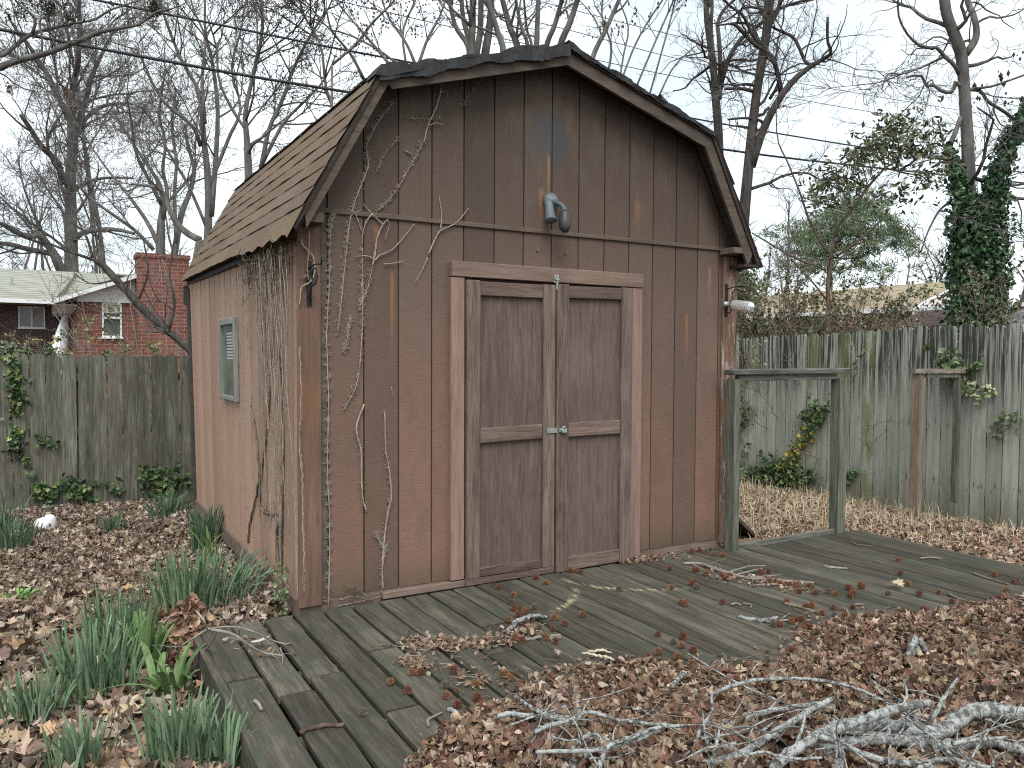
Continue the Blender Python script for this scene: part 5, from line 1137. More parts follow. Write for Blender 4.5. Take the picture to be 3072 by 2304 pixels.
B, BR = sprout(B, BR, r, 2.2, 1.4, 5, rmin=.02); fm.tubes(B, BR, 3); B, BR = sprout(B, BR, r, 2.2, .7, 4, rmin=.014); fm.tubes(B, BR, 3)
tag(fm.build('far_woods', M_BARK['twig_bark'], None, True), 'bare grey wood along the horizon', 'woods', kind='stuff')
# near overhanging limb, upper corner
D = 7.2; 
L11 = [trace([(-900, 700), (-600, 420), (-300, 290), (-80, 225)] + c0((0, 745), (100, 700), (300, 640), (480, 600), (650, 540), (860, 460), (1050, 375), (1200, 330), (1400, 300), (1560, 260), (1690, 155), (1750, 130), (1900, 100), (2080, 20)), D, [34, 26, 18, 13, 11, 10, 9, 8, 8, 7, 7, 6, 5, 4, 3.5, 3, 2, 1.5], 30),
       trace(c0((-200, 690), (-40, 620), (50, 600), (150, 520), (330, 385), (500, 330), (700, 280), (850, 250), (1050, 215), (1200, 120), (1400, 50), (1650, -30)), D, [8, 7, 7, 6, 6, 5, 5, 4, 4, 3, 2.5, 2], 20, .3),
       trace(c0((360, 370), (390, 230), (320, 130), (200, 40), (140, -60)), D, [5, 4.5, 4, 3, 2], 12, -.2), trace(c0((460, 590), (465, 420), (440, 230), (540, 180), (700, 90), (760, -40)), D, [3, 3, 2.5, 2], 12, .2), trace(c0((1190, 320), (1280, 210), (1460, 90), (1500, 20)), D, [3, 2.5, 2], 10)]
_b = L11[0][0][0]; L11.append((np.array([[_b[0] - .25, _b[1] + .05, -.4], [_b[0] - .2, _b[1], 1.], [_b[0] - .12, _b[1], _b[2] - .3], [_b[0], _b[1], _b[2] + .4], [_b[0] + .1, _b[1], _b[2] + 2.5]]), np.array([.19, .16, .15, .13, .09])))
def clusters(t, allP, r, loc):
    k = lambda x, y: dep(x / 3.687, y / 3.687, D)
    for (x, y, n, sx, sy) in ((190, 110, 14, 14, 40), (275, 200, 14, 16, 50), (530, 110, 40, 35, 50), (570, 80, 20, 16, 50), (75, 170, 14, 14, 40), (450, 40, 14, 18, 30), (745, 190, 12, 10, 35), (785, 170, 12, 10, 35), (815, 180, 14, 10, 40), (1710, 75, 60, 24, 45), (1210, 120, 12, 14, 30), (1400, 210, 10, 8, 30), (310, 20, 20, 30, 30)):
        pts = np.array([k(x + r.normal(0, sx * .6), y + r.normal(0, sy * .6)) for _ in range(n)]); bm = MB()
        pts = np.repeat(np.array(pts), 3, 0); pts = pts + r.normal(0, .02, pts.shape) * [1, 1, 2]; leaves(bm, pts, .035, [(.075, .06, .05), (.10, .08, .065), (.05, .042, .038)], r, 'long', up=.1, curl=.6); bm.build('seed_cluster', M_LITTER, t, False, loc)
    bm = MB(); pts = [k(x + r.normal(0, 16), y + r.normal(0, 34)) for (x, y) in ((90, 960), (110, 1000), (735, 1010), (730, 1060)) for _ in range(14)]
    leaves(bm, np.array(pts), .04, [(.2, .09, .07), (.14, .07, .055), (.2, .13, .09)], r, 'long', up=.1, curl=.6); bm.build('dead_leaves', M_LITTER, t, False, loc)
tree('overhanging_tree', 'near bare limbs with hanging seed clusters reaching in at the sky edge', L11, [dict(per_m=4.2, length=.6, nseg=7, ang=(35, 80), wob=.3, trop=-.02, t0=.1, rmax=.008, rmin=.0035, sides=4), dict(per_m=7, length=.28, nseg=5, wob=.35, ang=(30, 80), rmin=.0026), dict(per_m=8, length=.13, nseg=4, wob=.35, rmin=.002)],
     M_BARK['grey_bark'], M_BARK['twig_bark'], 26, tuple(L11[0][0][0]), m=150, extra=clusters)
# ------------------------------------------------------------------ leaf litter
def in_poly(x, y, poly):
    c = np.zeros(len(x), bool); j = len(poly) - 1
    for i in range(len(poly)):
        (xi, yi), (xj, yj) = poly[i], poly[j]
        c ^= ((yi > y) != (yj > y)) & (x < (xj - xi) * (y - yi) / (yj - yi + 1e-12) + xi); j = i
    return c
def seg_dist(x, y, L):
    d = np.full(len(x), 1e9); P = np.stack([x, y], 1)
    for a, b in zip(L[:-1], L[1:]):
        a, b = np.array(a), np.array(b); t = np.clip(((P - a) @ (b - a)) / ((b - a) @ (b - a)), 0, 1)[:, None]; d = np.minimum(d, np.linalg.norm(P - a - t * (b - a), axis=1))
    return d
k2 = lambda x, y: (1024 + x / 2.16, 1536 + y / 2.16); k3 = lambda x, y: (2048 + x / 2.16, 1536 + y / 2.16); k1 = lambda x, y: (x / 2.16, 1536 + y / 2.16)
EDGE = [tuple(on(*p, 2, DECK_Z)[:2]) for p in [k2(380, 1720), k2(520, 1600), k2(640, 1480), k2(760, 1370), k2(920, 1310), k2(1080, 1270), k2(1180, 1190), k2(1330, 1150), k2(1480, 1120), k2(1640, 1060), k2(1800, 1020), k2(2000, 1010), k3(60, 1070), k3(300, 1060), k3(560, 1050), k3(720, 990), k3(850, 930), k3(900, 820), k3(960, 750), k3(1200, 720), k3(1450, 715), k3(1650, 690), k3(1850, 640), k3(2020, 610), k3(2212, 585)]]
EDGE += [(EDGE[-1][0] + .6, EDGE[-1][1] - .05), (EDGE[-1][0] + 1.4, EDGE[-1][1] + .2)]
PILE = [tuple(p) for p in EDGE] + [(7.5, -4.5), (-.2, -4.5), (EDGE[0][0] - .1, -2.6)]
def pile_h(x, y):
    """top of the leaf heap over the deck (and its front edge)"""
    d = seg_dist(x, y, EDGE); ins = in_poly(x, y, PILE)
    h = np.where(ins, .012 + .13 * np.clip(d / .9, 0, 1) ** .8 + .02 * np.sin(x * 5 + y * 3) * np.clip(d / .3, 0, 1), 0)
    off = np.clip((x - (XD1 + .1)) / .5, 0, 1)
    return (DECK_Z + h) * (1 - off) + (gz(x, y) + .03) * off, ins, d
def surf(x, y):
    ondeck = (x > -.57) & (x < XD1) & (y > DY0) & (y < -.05)
    hp, ins, _ = pile_h(x, y); return np.where(ins, hp, np.where(ondeck, DECK_Z, gz(x, y)))
r = np.random.default_rng(101)
PAL_L = [(.30, .225, .17), (.22, .16, .12), (.40, .32, .25), (.15, .105, .08), (.27, .20, .155), (.48, .39, .31), (.105, .075, .057), (.2, .145, .112)]
PAL_R = [(.25, .16, .105), (.19, .115, .078), (.34, .25, .18), (.13, .08, .058), (.29, .2, .145), (.21, .115, .085), (.085, .055, .042), (.42, .33, .245)]
def sample(n, x0, x1, y0, y1, keep):
    x, y = r.uniform(x0, x1, n), r.uniform(y0, y1, n); k = keep(x, y); x, y = x[k], y[k]; P = np.stack([x, y, surf(x, y)], 1); return P[in_frame(P, 500)]
# yard on the near and far side of the shed
lm = MB()
def yard(x, y): return ~((x > -.66) & (x < XD1 + .05) & (y < -.05) & (y > DY0)) & ~((x > -.06) & (x < 3.12) & (y > -.02) & (y < 3.55)) & (x < 6.28) & (y < 5.36)
P = sample(110000, -5.5, .0, -3.6, 5.4, lambda x, y: yard(x, y) & (x < 0))
d = np.linalg.norm(P - CAM, axis=1); P = P[r.random(len(P)) < np.clip(1.25 - d * .07, .35, 1)]
P[:, 2] += .004 + r.uniform(0, .022, len(P)); h = len(P)
sizes = ((0, .45, 'oval', .040), (.45, .66, 'maple', .048), (.66, .82, 'oak', .055), (.82, 1., 'oval', .026))
for a, b, tp_, sz in sizes: leaves(lm, P[int(a * h):int(b * h)], sz, PAL_L, r, tp_, up=.45, curl=.85)
P = sample(9000, -2.6, -.62, -2.2, 1.4, lambda x, y: yard(x, y)); P = P[r.random(len(P)) < np.clip(1.1 - np.linalg.norm(P - CAM, axis=1) * .17, .03, 1)]; P[:, 2] += .02 + r.uniform(0, .025, len(P))
for i_, tp_ in enumerate(('maple', 'oak', 'oval')): leaves(lm, P[i_::3], (.095, .105, .07)[i_], PAL_L + [(.45, .33, .22), (.36, .24, .15)], r, tp_, up=.6, curl=.7)
lm.build('leaf_litter', M_LITTER); tag(bpy.data.objects['leaf_litter'], 'brown leaf litter covering the yard beside the shed', 'leaf litter', kind='stuff')
lm = MB(); P = sample(34000, 3.0, 6.3, -2.6, 4.4, lambda x, y: yard(x, y) & ~pile_h(x, y)[1]); P[:, 2] += .004 + r.uniform(0, .025, len(P)); h = len(P)
for a, b, tp_, sz in sizes: leaves(lm, P[int(a * h):int(b * h)], sz, [(.40, .29, .22), (.27, .18, .13), (.5, .4, .31), (.2, .13, .095), (.34, .22, .165)], r, tp_, up=.6, curl=.75)
o = lm.build('leaf_litter', M_LITTER); tag(o, 'pale leaf litter between the deck and the silvery fence', 'leaf litter', kind='stuff')
# the heap across the deck
hm = MB(); ux = np.arange(-.3, 6.4, .07); uy = np.arange(-4.4, -.2, .07); X, Y = np.meshgrid(ux, uy); Zp, ins, dd = pile_h(X.ravel(), Y.ravel())
ny, nx = X.shape; I = (np.arange(ny - 1)[:, None] * nx + np.arange(nx - 1)[None]).ravel(); Q = np.stack([I, I + 1, I + nx + 1, I + nx], 1); Q = Q[(ins & (dd > .05))[Q].all(1)]
hm.add(np.stack([X.ravel(), Y.ravel(), Zp - .004], 1), Q, col=[(.12, .075, .055)])
P = sample(120000, -.4, 6.3, -4.4, -.3, lambda x, y: pile_h(x, y)[1]); d = np.linalg.norm(P - CAM, axis=1); P[:, 2] += r.uniform(.0, .03, len(P)); h = len(P)
for a, b, tp_, sz in ((0, .48, 'oval', .037), (.48, .62, 'maple', .042), (.62, .8, 'oak', .046), (.8, 1., 'oval', .024)): leaves(hm, P[int(a * h):int(b * h)], sz, PAL_R, r, tp_, up=.36, curl=.9)
o = hm.build('leaf_heap', M_LITTER); tag(o, 'heap of red brown leaves drifted across the front of the deck', 'leaf heap', kind='stuff')
# scraps on the deck: leaf bits near the wall, along the heap and in the seams
lm = MB(); P = []
def along(pts, n, sp): 
    L = spline([on(*p, 2, DECK_Z) for p in pts], 40); q = L[r.integers(0, 40, n)] + np.stack([r.normal(0, sp, n), r.normal(0, sp, n), np.zeros(n)], 1); q[:, 2] = DECK_Z + r.uniform(.004, .02, n); P.append(q)
along([k2(1820, 320), k2(2000, 300), k3(0, 250), k3(200, 220), k3(310, 200)], 420, .05); along([k3(420, 190), k3(700, 150), k3(1000, 100)], 130, .03)
along([k2(430, 860), k2(640, 870), k2(960, 850), k2(1200, 760)], 330, .045); along([k3(250, 420), k3(500, 450), k3(820, 510)], 220, .05); along([k2(430, 980), k2(520, 1010)], 70, .03); along([k1(1500, 840), k1(1650, 930), k1(1800, 900)], 26, .05)
along([k3(700, 980), k3(900, 760), k3(1500, 680)], 220, .07); along([k2(700, 1050), k2(1100, 1080)], 60, .1); along([k2(1180, 1150), k2(1700, 1010), k3(300, 1000)], 180, .05)
P = np.concatenate(P); P = P[(P[:, 1] < -.06)]
leaves(lm, P, .026, PAL_R[:6] + PAL_L[:3], r, 'oval', up=.55, curl=.8)
n = 900; q = P[r.integers(0, len(P), n)]; a = r.uniform(0, 2 * PI, n); dv = np.stack([np.cos(a), np.sin(a), r.normal(0, .12, n)], 1) * r.uniform(.02, .06, (n, 1))
lm.tubes(np.stack([q, q + dv * .5 + r.normal(0, .004, (n, 3)), q + dv], 1) + [0, 0, .004], np.full((n, 3), .0011), 3, col=np.array(PAL_L)[r.integers(0, 6, n)])
o = lm.build('leaf_scraps', M_LITTER); tag(o, 'scraps of leaf and needle in small drifts on the deck boards', 'leaf scraps', kind='stuff')

# single pale leaves one can pick out
def one_leaf(uv, z, size, col, tp_, label):
    p = on(*uv, 2, z); p[2] = float(surf(np.array([p[0]]), np.array([p[1]]))[0]) + .035; m = MB(); leaves(m, p[None], size, [col], r, tp_, up=.86, curl=.3, szvar=.05); c = tuple(p); tag(m.build('fallen_leaf', M_LITTER, None, False, c), label, 'leaf')
one_leaf(k1(890, 1340), -.19, .13, (.55, .42, .3), 'maple', 'large pale lobed leaf lying near two daffodil clumps')
one_leaf(k1(620, 1360), -.19, .11, (.52, .36, .24), 'maple', 'tan curled leaf beside the large pale lobed leaf')
one_leaf(k1(110, 1620), -.19, .15, (.55, .38, .22), 'maple', 'big yellow brown lobed leaf in the bottom corner of the yard')
one_leaf(k1(900, 960), -.12, .15, (.33, .23, .18), 'oak', 'long dull brown leaf caught on the broad bladed plant')
one_leaf(k1(1340, 1130), -.19, .12, (.36, .2, .13), 'oak', 'rusty leaf lying against the deck side board')
one_leaf(k1(1690, 880), -.045, .09, (.5, .42, .36), 'oval', 'pale leaf on the deck under the dry forked stem')
one_leaf(k3(1400, 500), -.045, .075, (.42, .3, .22), 'maple', 'lone brown leaf out on the bare far deck boards')
one_leaf(k2(1400, 955), -.045, .06, (.34, .27, .23), 'oak', 'grey brown curled leaf alone on the middle deck boards')

# ------------------------------------------------------------------ seed balls
def ball_mesh(col, seed):
    r_ = np.random.default_rng(seed); m = MB(); n = 74; g = (1 + 5 ** .5) / 2; i = np.arange(n) + .5; ph = np.arccos(1 - 2 * i / n); th = 2 * PI * i / g
    d = np.stack([np.cos(th) * np.sin(ph), np.sin(th) * np.sin(ph), np.cos(ph)], 1); R0 = .0125
    m.lathe((0, 0, -R0), (0, 0, 1), [(R0 * (1 - math.cos(a)), R0 * math.sin(a) + .0001) for a in np.linspace(0, PI, 7)], 9, col=np.array([[c * .4 for c in col]]))
    L = R0 * r_.uniform(1.5, 2.0, n)[:, None]
    m.tubes(np.stack([d * R0 * .9, d * R0 * 1.25 + r_.normal(0, .0008, (n, 3)), d * L + r_.normal(0, .0016, (n, 3))], 1), np.tile([.0024, .0015, .0003], (n, 1)), 3, col=np.array(col) * r_.uniform(.75, 1.35, (n, 1)))
    o = m.build('seed_ball', M_BALL); me = o.data; bpy.data.objects.remove(o); return me
BM = [ball_mesh((.21, .105, .055), 1), ball_mesh((.16, .068, .046), 2), ball_mesh((.15, .12, .095), 3)]
B2 = [(1330, 475), (1020, 505), (1115, 555), (1120, 640), (1250, 635), (1190, 660), (1145, 682), (1085, 715), (1230, 710), (1190, 737), (1120, 765), (1285, 765), (1380, 705), (1450, 740), (1565, 680), (1370, 775), (1130, 830), (1167, 852), (1050, 870), (1325, 832), (1390, 855), (1095, 1095), (1160, 1145), (870, 1140), (885, 1225), (675, 1145), (685, 1213), (430, 1180), (320, 1125), (515, 1060), (455, 1062), (730, 1045), (140, 1325), (1350, 1090), (1535, 1045), (1580, 1110), (750, 1270), (915, 1290), (2050, 810), (2155, 858), (2205, 885), (1995, 960), (2055, 925), (1480, 393), (1515, 395), (1548, 402), (1800, 515), (2140, 503), (2130, 377), (2205, 600), (430, 840), (1060, 1075), (1260, 440), (1000, 850), (2180, 960)]
B3 = [(255, 600), (15, 610), (3, 820), (675, 595), (860, 540), (945, 530), (990, 545), (1085, 560), (1100, 520), (1075, 505), (1165, 495), (1150, 485), (1330, 540), (1395, 325), (1535, 545), (1460, 482), (1410, 410), (2020, 415), (2150, 470), (2170, 462), (2095, 520), (2010, 575), (1660, 535), (1745, 595), (1810, 620), (1560, 650), (1285, 672), (1400, 690), (1435, 660), (1190, 690), (1105, 635), (1050, 687), (975, 640), (985, 682), (900, 670), (800, 632), (840, 625), (740, 717), (705, 725), (765, 712), (590, 745), (622, 737), (800, 757), (785, 775), (832, 768), (870, 792), (945, 745), (905, 812), (860, 862), (840, 845), (932, 868), (905, 880), (950, 915), (715, 920), (742, 942), (775, 945), (700, 925), (415, 1045), (435, 1030), (495, 1045), (330, 1055), (75, 1040), (60, 1008), (105, 1000), (20, 1050), (70, 915), (95, 387), (75, 390), (160, 402), (150, 412), (255, 432), (285, 440), (300, 428), (75, 462), (62, 478), (90, 500), (560, 462), (600, 470), (630, 478), (690, 490), (730, 492), (748, 505), (785, 502), (822, 490), (755, 530), (500, 397), (560, 400), (520, 405), (110, 262), (150, 268), (200, 285), (60, 270), (260, 292), (980, 100), (1000, 92), (1300, 1000), (1020, 850), (1040, 870), (1200, 790), (640, 745), (850, 1045), (1740, 230), (1100, 545), (560, 1060)]
pts = [('2', *k2(*p)) for p in B2] + [('3', *k3(*p)) for p in B3]; G0 = np.array([on(u, v, 2, DECK_Z)[:2] for _, u, v in pts]); D2 = np.linalg.norm(G0[:, None] - G0[None], axis=2); np.fill_diagonal(D2, 9); near = D2.min(1)
_, insB, dB = pile_h(G0[:, 0], G0[:, 1])
for i, (tp_, u, v) in enumerate(pts):
    x, y = G0[i]; kind = [0, 1, 0, 1, 2, 0, 1][i % 7]; z = float(surf(np.array([x]), np.array([y]))[0]) + (.012 if insB[i] else .0165)
    if y > -.075: y = -.075
    o = bpy.data.objects.new('seed_ball', BM[kind]); COL.objects.link(o); o.location = (x, y, z); o.rotation_euler = tuple(r.uniform(0, 6.28, 3)); o.scale = (s_ := r.uniform(.85, 1.15), s_, s_)
    shade = ('orange brown', 'dark red brown', 'greyed')[kind]
    if insB[i] or dB[i] < .1: place, grp = 'at the edge of the leaf heap on the deck', 'seed balls along the leaf heap'
    elif y > -.3: place, grp = 'against the foot of the shed wall or doors', 'seed balls at the foot of the shed'
    elif near[i] < .075: place, grp = 'clustered with others among twigs on the deck', 'seed balls clustered on the deck'
    else: place, grp = 'lying by itself on the open deck boards', 'seed balls scattered on the deck'
    tag(o, f'spiky {shade} seed ball {place}', 'seed ball', grp + ', ' + shade)

# ------------------------------------------------------------------ twigs and branches
def stick(name, label, chains, mat, z, group=None, zup=0., sides=7, cat='twig', jit=.0, fork=0, loc0=None):
    """chains: lists of ((u, v) points, (start px, end px) half widths[, height offsets])"""
    m = MB(); first = None; allc = []
    for ch in chains:
        uv, w = ch[0], ch[1]; hs_ = ch[2] if len(ch) > 2 else [0] * len(uv)
        P = []
        for (u, v), hh in zip(uv, hs_):
            p = on(u, v, 2, z + hh); P.append(p)
        n = 6 + 4 * len(uv); w = [k * (.78 if cat == 'branch' else .9) for k in w]; Q = spline(P, n); dist = np.linalg.norm(Q - CAM, axis=1); R = np.interp(np.linspace(0, 1, n), np.linspace(0, 1, len(w)), w) * dist / FPX
        Q = Q + r.normal(0, 1, (n, 3)) * (R * jit)[:, None]; R = R * r.uniform(.93, 1.07, n); m.tubes(Q[None], R[None], sides); allc.append((Q, R))
        if first is None: first = Q[0]
    for _ in range(fork):
        Q, R = allc[r.integers(0, len(allc))]; i = r.integers(2, len(Q) - 2); d = unit(unit(Q[i + 1] - Q[i]) + r.normal(0, .6, 3) * [1, 1, .4]); L = r.uniform(.05, .22); pp = [Q[i]]
        for k in range(5): d = unit(d + r.normal(0, .18, 3)); pp.append(pp[-1] + d * L / 5)
        m.tubes(np.array(pp)[None], (max(R[i] * .4, .0015) * np.linspace(1, .45, 6))[None], 5)
    return tag(m.build(name, M_BARK[mat], None, True, tuple(first)), label, cat, group)
T3 = lambda *L: [k3(*p) for p in L]; T2 = lambda *L: [k2(*p) for p in L]; T1 = lambda *L: [k1(*p) for p in L]
zt = DECK_Z + .008
stick('twig', 'long pale forked twig lying among seed balls near the shed corner', [(T3((0, 335), (90, 333), (150, 345), (260, 385), (350, 412), (430, 428), (560, 437), (640, 445), (760, 450), (850, 458)), (4, 5.5, 5, 4, 3), [0, .01, .01, .01, .01, .01, .01, .005, 0, 0]), (T3((285, 397), (360, 370), (450, 350), (540, 348)), (3.5, 1.5), [.01, .02, .02, .01]), (T3((345, 408), (430, 385), (520, 363)), (3, 1.5), [.01, .02, .01]), (T3((440, 430), (540, 415), (640, 408)), (3, 1.5), [.01, .015, .01]), (T3((60, 338), (110, 360), (140, 380)), (2.5, 1.5))], 'twig_pale', zt, fork=4, jit=.15)
stick('twig', 'dark twig running on from the forked twig to the heap', [(T3((820, 470), (900, 500), (930, 510)), (3, 2))], 'twig_tan', zt)
stick('twig', 'twig with seed balls at both ends in the deck middle', [(T3((660, 592), (740, 610), (860, 648)), (5, 4)), (T3((720, 630), (800, 660), (880, 680)), (2, 1.2))], 'twig_tan', zt, fork=2)
stick('twig', 'pale knobbly broken branch by the seed ball row', [(T3((362, 678), (420, 690), (500, 705), (560, 695), (612, 684)), (5, 7, 6, 5)), (T3((480, 700), (600, 712), (690, 660)), (3, 2)), (T3((600, 705), (720, 700), (830, 700)), (3, 1.5))], 'lichen_bark', zt, fork=3, jit=.2)
stick('twig', 'short pale stick on the bare far deck boards', [(T3((918, 348), (950, 358), (1068, 366)), (5, 3))], 'twig_pale', zt, jit=.15)
stick('twig', 'thin white stick nearest the far deck edge', [(T3((1540, 300), (1610, 294), (1680, 302)), (2.5, 1.5))], 'twig_pale', zt)
stick('twig', 'slender grey stick ending at a seed ball by the far deck edge', [(T3((1885, 398), (1960, 425), (2110, 468)), (4, 3))], 'twig_tan', zt)
stick('twig', 'thin crooked stick running into the leaf heap corner', [(T3((1720, 530), (1800, 565), (1960, 610)), (4, 2)), (T3((1790, 560), (1740, 660)), (2, 1))], 'twig_tan', zt, fork=2)
stick('twig', 'small curled stick beside one seed ball', [(T3((315, 600), (345, 592), (375, 602)), (4, 3)), (T3((390, 590), (445, 600), (440, 620)), (2, 1.5))], 'twig_pale', zt)
stick('twig', 'little bent twig between seed balls near the heap', [(T3((1058, 628), (1080, 665), (1115, 690)), (3, 2)), (T3((1085, 612), (1130, 598), (1175, 600)), (3, 2))], 'twig_pale', zt)
stick('twig', 'thin pale straw pointing out of the heap onto far boards', [(T3((1490, 722), (1600, 716)), (2, 1.5))], 'twig_pale', zt)
stick('twig', 'thin hair like twig curving on the far deck boards', [(T3((1090, 190), (1130, 210), (1250, 222)), (2, 1.2))], 'vine_dark', zt)
stick('twig', 'small white stick below the long forked twig', [(T3((455, 475), (500, 472), (535, 476)), (3, 2))], 'twig_pale', zt)
stick('twig', 'grey stick on the seed ball cluster in front of the doors', [(T2((1080, 780), (1130, 715), (1190, 690), (1250, 672), (1330, 682)), (6, 9, 7, 5), [.01, .03, .03, .02, 0])], 'lichen_bark', zt, jit=.2)
stick('twig', 'split grey stick lying in front of the seed ball cluster', [(T2((1190, 828), (1260, 815), (1340, 808), (1420, 798)), (5, 6, 4)), (T2((1290, 810), (1360, 818), (1425, 812)), (4, 3)), (T2((1000, 780), (1060, 805), (1090, 815)), (4, 3))], 'twig_pale', zt, jit=.2, fork=2)
stick('twig', 'forked bone coloured twig lying over a board seam', [(T2((565, 1385), (562, 1350), (590, 1330), (655, 1298)), (5, 5, 3))], 'twig_pale', zt)
stick('twig', 'lichen covered stub beside the nearest leaf heap edge', [(T2((690, 1275), (730, 1295), (790, 1320)), (8, 7, 5))], 'lichen_bark', zt, jit=.2)
stick('twig', 'thin dark stick beside the forked bone coloured twig', [(T2((660, 1405), (700, 1380), (760, 1345)), (2.5, 2))], 'twig_tan', zt)
stick('twig', 'dark lichen stick bridging two boards by the deck side', [(T1((1945, 1430), (2000, 1405), (2100, 1385), (2225, 1378)), (6, 7, 6))], 'brown_bark', zt, jit=.2)
stick('twig', 'short curled grey scrap near the deck side board', [(T1((1650, 1222), (1675, 1245), (1695, 1280)), (6, 5))], 'twig_pale', zt)
stick('twig', 'brown stick pointing in at the near end of the deck', [(T2((400, 1650), (480, 1600), (560, 1560), (615, 1525)), (6, 7, 6)), (T2((480, 1640), (590, 1590)), (2, 1.5))], 'lichen_bark', zt, jit=.2)
stick('dead_plant', 'dry forked plant stem leaning from the yard over the deck corner', [(T1((1270, 640), (1320, 700), (1350, 755), (1500, 790), (1640, 880), (1720, 915), (1830, 930)), (3, 4, 5, 4, 3), [.25, .22, .17, .14, .06, .02, .01]), (T1((1350, 755), (1250, 820), (1165, 885), (1145, 990)), (4, 3, 3), [.17, .12, .05, -.1]), (T1((1410, 770), (1360, 860), (1290, 940)), (3, 3), [.15, .05, -.1]), (T1((1540, 745), (1640, 775), (1760, 830), (1860, 860)), (3, 2.5), [.16, .13, .06, .03]), (T1((1350, 760), (1440, 745), (1540, 745)), (3, 3), [.17, .16, .16]), (T1((1815, 880), (1832, 930), (1830, 990)), (2, 1.5), [.03, .01, 0]), (T1((1545, 760), (1560, 820)), (2, 1.5), [.15, .08])], 'twig_pale', DECK_Z, cat='dead plant', fork=4)
for i, (uv, lab) in enumerate([(((1560, 912), (1640, 925), (1760, 955), (1830, 985)), 'long splinter of pale bare wood on the deck'), (((1600, 905), (1680, 900), (1755, 912)), 'short flat splinter of pale wood behind the long one'), (((1650, 985), (1720, 1000), (1800, 1020)), 'broad pale wood splinter touching the leaf heap'), (((1810, 935), (1840, 985), (1900, 970)), 'forked pale splinter standing at the end of the others')]):
    stick('wood_splinter', lab, [([k2(*p) for p in uv], (2.5, 6, 1.5), [.008] * len(uv))], 'bare_wood', zt, cat='wood chip', sides=4, jit=.3)
stick('wood_splinter', 'yellow broken branch end half sunk in the leaf heap', [(T3((1510, 880), (1560, 960), (1610, 1030)), (10, 12, 7), [.1, .1, .09]), (T3((1570, 960), (1590, 915), (1640, 900)), (5, 3), [.1, .12, .12])], 'bare_wood', zt, cat='wood chip')
stick('branch', 'lichen spotted stump of branch standing up beside the yellow broken wood', [(T3((1470, 950), (1490, 860), (1510, 815)), (14, 13, 11), [.09, .14, .16]), (T3((1520, 810), (1560, 870), (1600, 930)), (11, 9, 7), [.16, .13, .1])], 'lichen_bark', zt, cat='branch', jit=.1)
# the pile of lopped limbs
GB = None; zb = .05
def log(label, L, w, hs_=None, mat='lichen_bark', fork=2, jit=.12): stick('cut_branch', label, [(L, w, hs_ or [0.] * len(L))], mat, zb, 'lopped branches heaped at the deck front', cat='branch', fork=fork, jit=jit, sides=10)
log('long thin stick arching over the leaf heap', T3((170, 1212), (230, 1165), (300, 1135), (420, 1100), (520, 1085), (700, 1080), (950, 1100), (1180, 1165), (1340, 1250)), (6, 7, 6, 6, 5), [.04, .08, .1, .12, .13, .13, .1, .07, .03])
log('straight slanting stick with a cut top end', T3((-40, 1690), (100, 1640), (350, 1580), (600, 1425), (800, 1300), (962, 1210)), (14, 13, 12, 11, 9), [.06, .08, .1, .12, .15, .17])
log('grey stick crossing under the straight slanting one', T3((260, 1395), (400, 1345), (560, 1290), (730, 1262), (900, 1238)), (11, 10, 9, 7), [.06] * 5)
log('thickest crooked log across the heap of branches', T3((820, 1480), (1000, 1410), (1200, 1375), (1400, 1400), (1560, 1425), (1690, 1418), (1790, 1340), (1900, 1285), (2050, 1292), (2260, 1315)), (20, 26, 28, 28, 24, 24, 22), [.06, .07, .08, .08, .08, .08, .1, .12, .12, .12], fork=5)
log('forking lichen limb rising from the bottom of the heap', T3((585, 1700), (620, 1630), (720, 1540), (900, 1440), (1050, 1385), (1220, 1330), (1390, 1275), (1500, 1250), (1600, 1240)), (20, 19, 18, 17, 15, 12, 10), [.1, .11, .13, .15, .16, .17, .18, .18, .17], fork=6)
log('white spotted limb lying below the thickest log', T3((880, 1540), (1060, 1500), (1250, 1478), (1480, 1490), (1700, 1512), (1900, 1500), (2030, 1500), (2260, 1570)), (17, 20, 19, 17, 15, 13), [.08] * 8, fork=5)
log('slim dark speckled stick slanting down through the heap', T3((890, 1455), (1000, 1490), (1100, 1540), (1230, 1590), (1400, 1625), (1560, 1640), (1700, 1700)), (9, 10, 10, 10, 9), [.16, .15, .14, .13, .12, .12, .12])
log('thin twig running down from the thickest log', T3((1415, 1315), (1500, 1370), (1600, 1440), (1680, 1520), (1760, 1590), (1830, 1670)), (5, 5, 5, 4), [.2, .19, .17, .15, .14, .14])
log('thin white stick joining the far end of the white spotted limb', T3((1750, 1500), (1900, 1475), (2100, 1465)), (8, 7, 5), [.12, .12, .12])
log('bowed stick at the near end of the heap', T3((-10, 1590), (60, 1530), (120, 1400), (190, 1290), (185, 1200), (200, 1170)), (5, 6, 5, 4), [.06, .08, .1, .12, .12, .1])
log('short white stick leaning on the bowed stick', T3((175, 1680), (205, 1560), (235, 1440)), (8, 7, 6), [.12, .14, .15])
log('fat pale log at the bottom edge of the heap', T2((1440, 1720), (1540, 1620), (1680, 1570), (1860, 1570), (2060, 1600), (2250, 1570), (2500, 1500)), (20, 26, 25, 24, 20), [.03] * 7, fork=3)
log('grey stick rising from the fat pale log', T2((1655, 1690), (1700, 1570), (1745, 1510), (1880, 1460), (2060, 1395), (2230, 1385)), (9, 9, 8, 7, 6), [.12, .13, .14, .14, .14, .14], fork=4)
log('grey stick laid level above the fat pale log', T2((1260, 1555), (1480, 1550), (1690, 1540), (1900, 1480), (2090, 1400)), (7, 7, 7, 6), [.09, .1, .11, .12, .12])
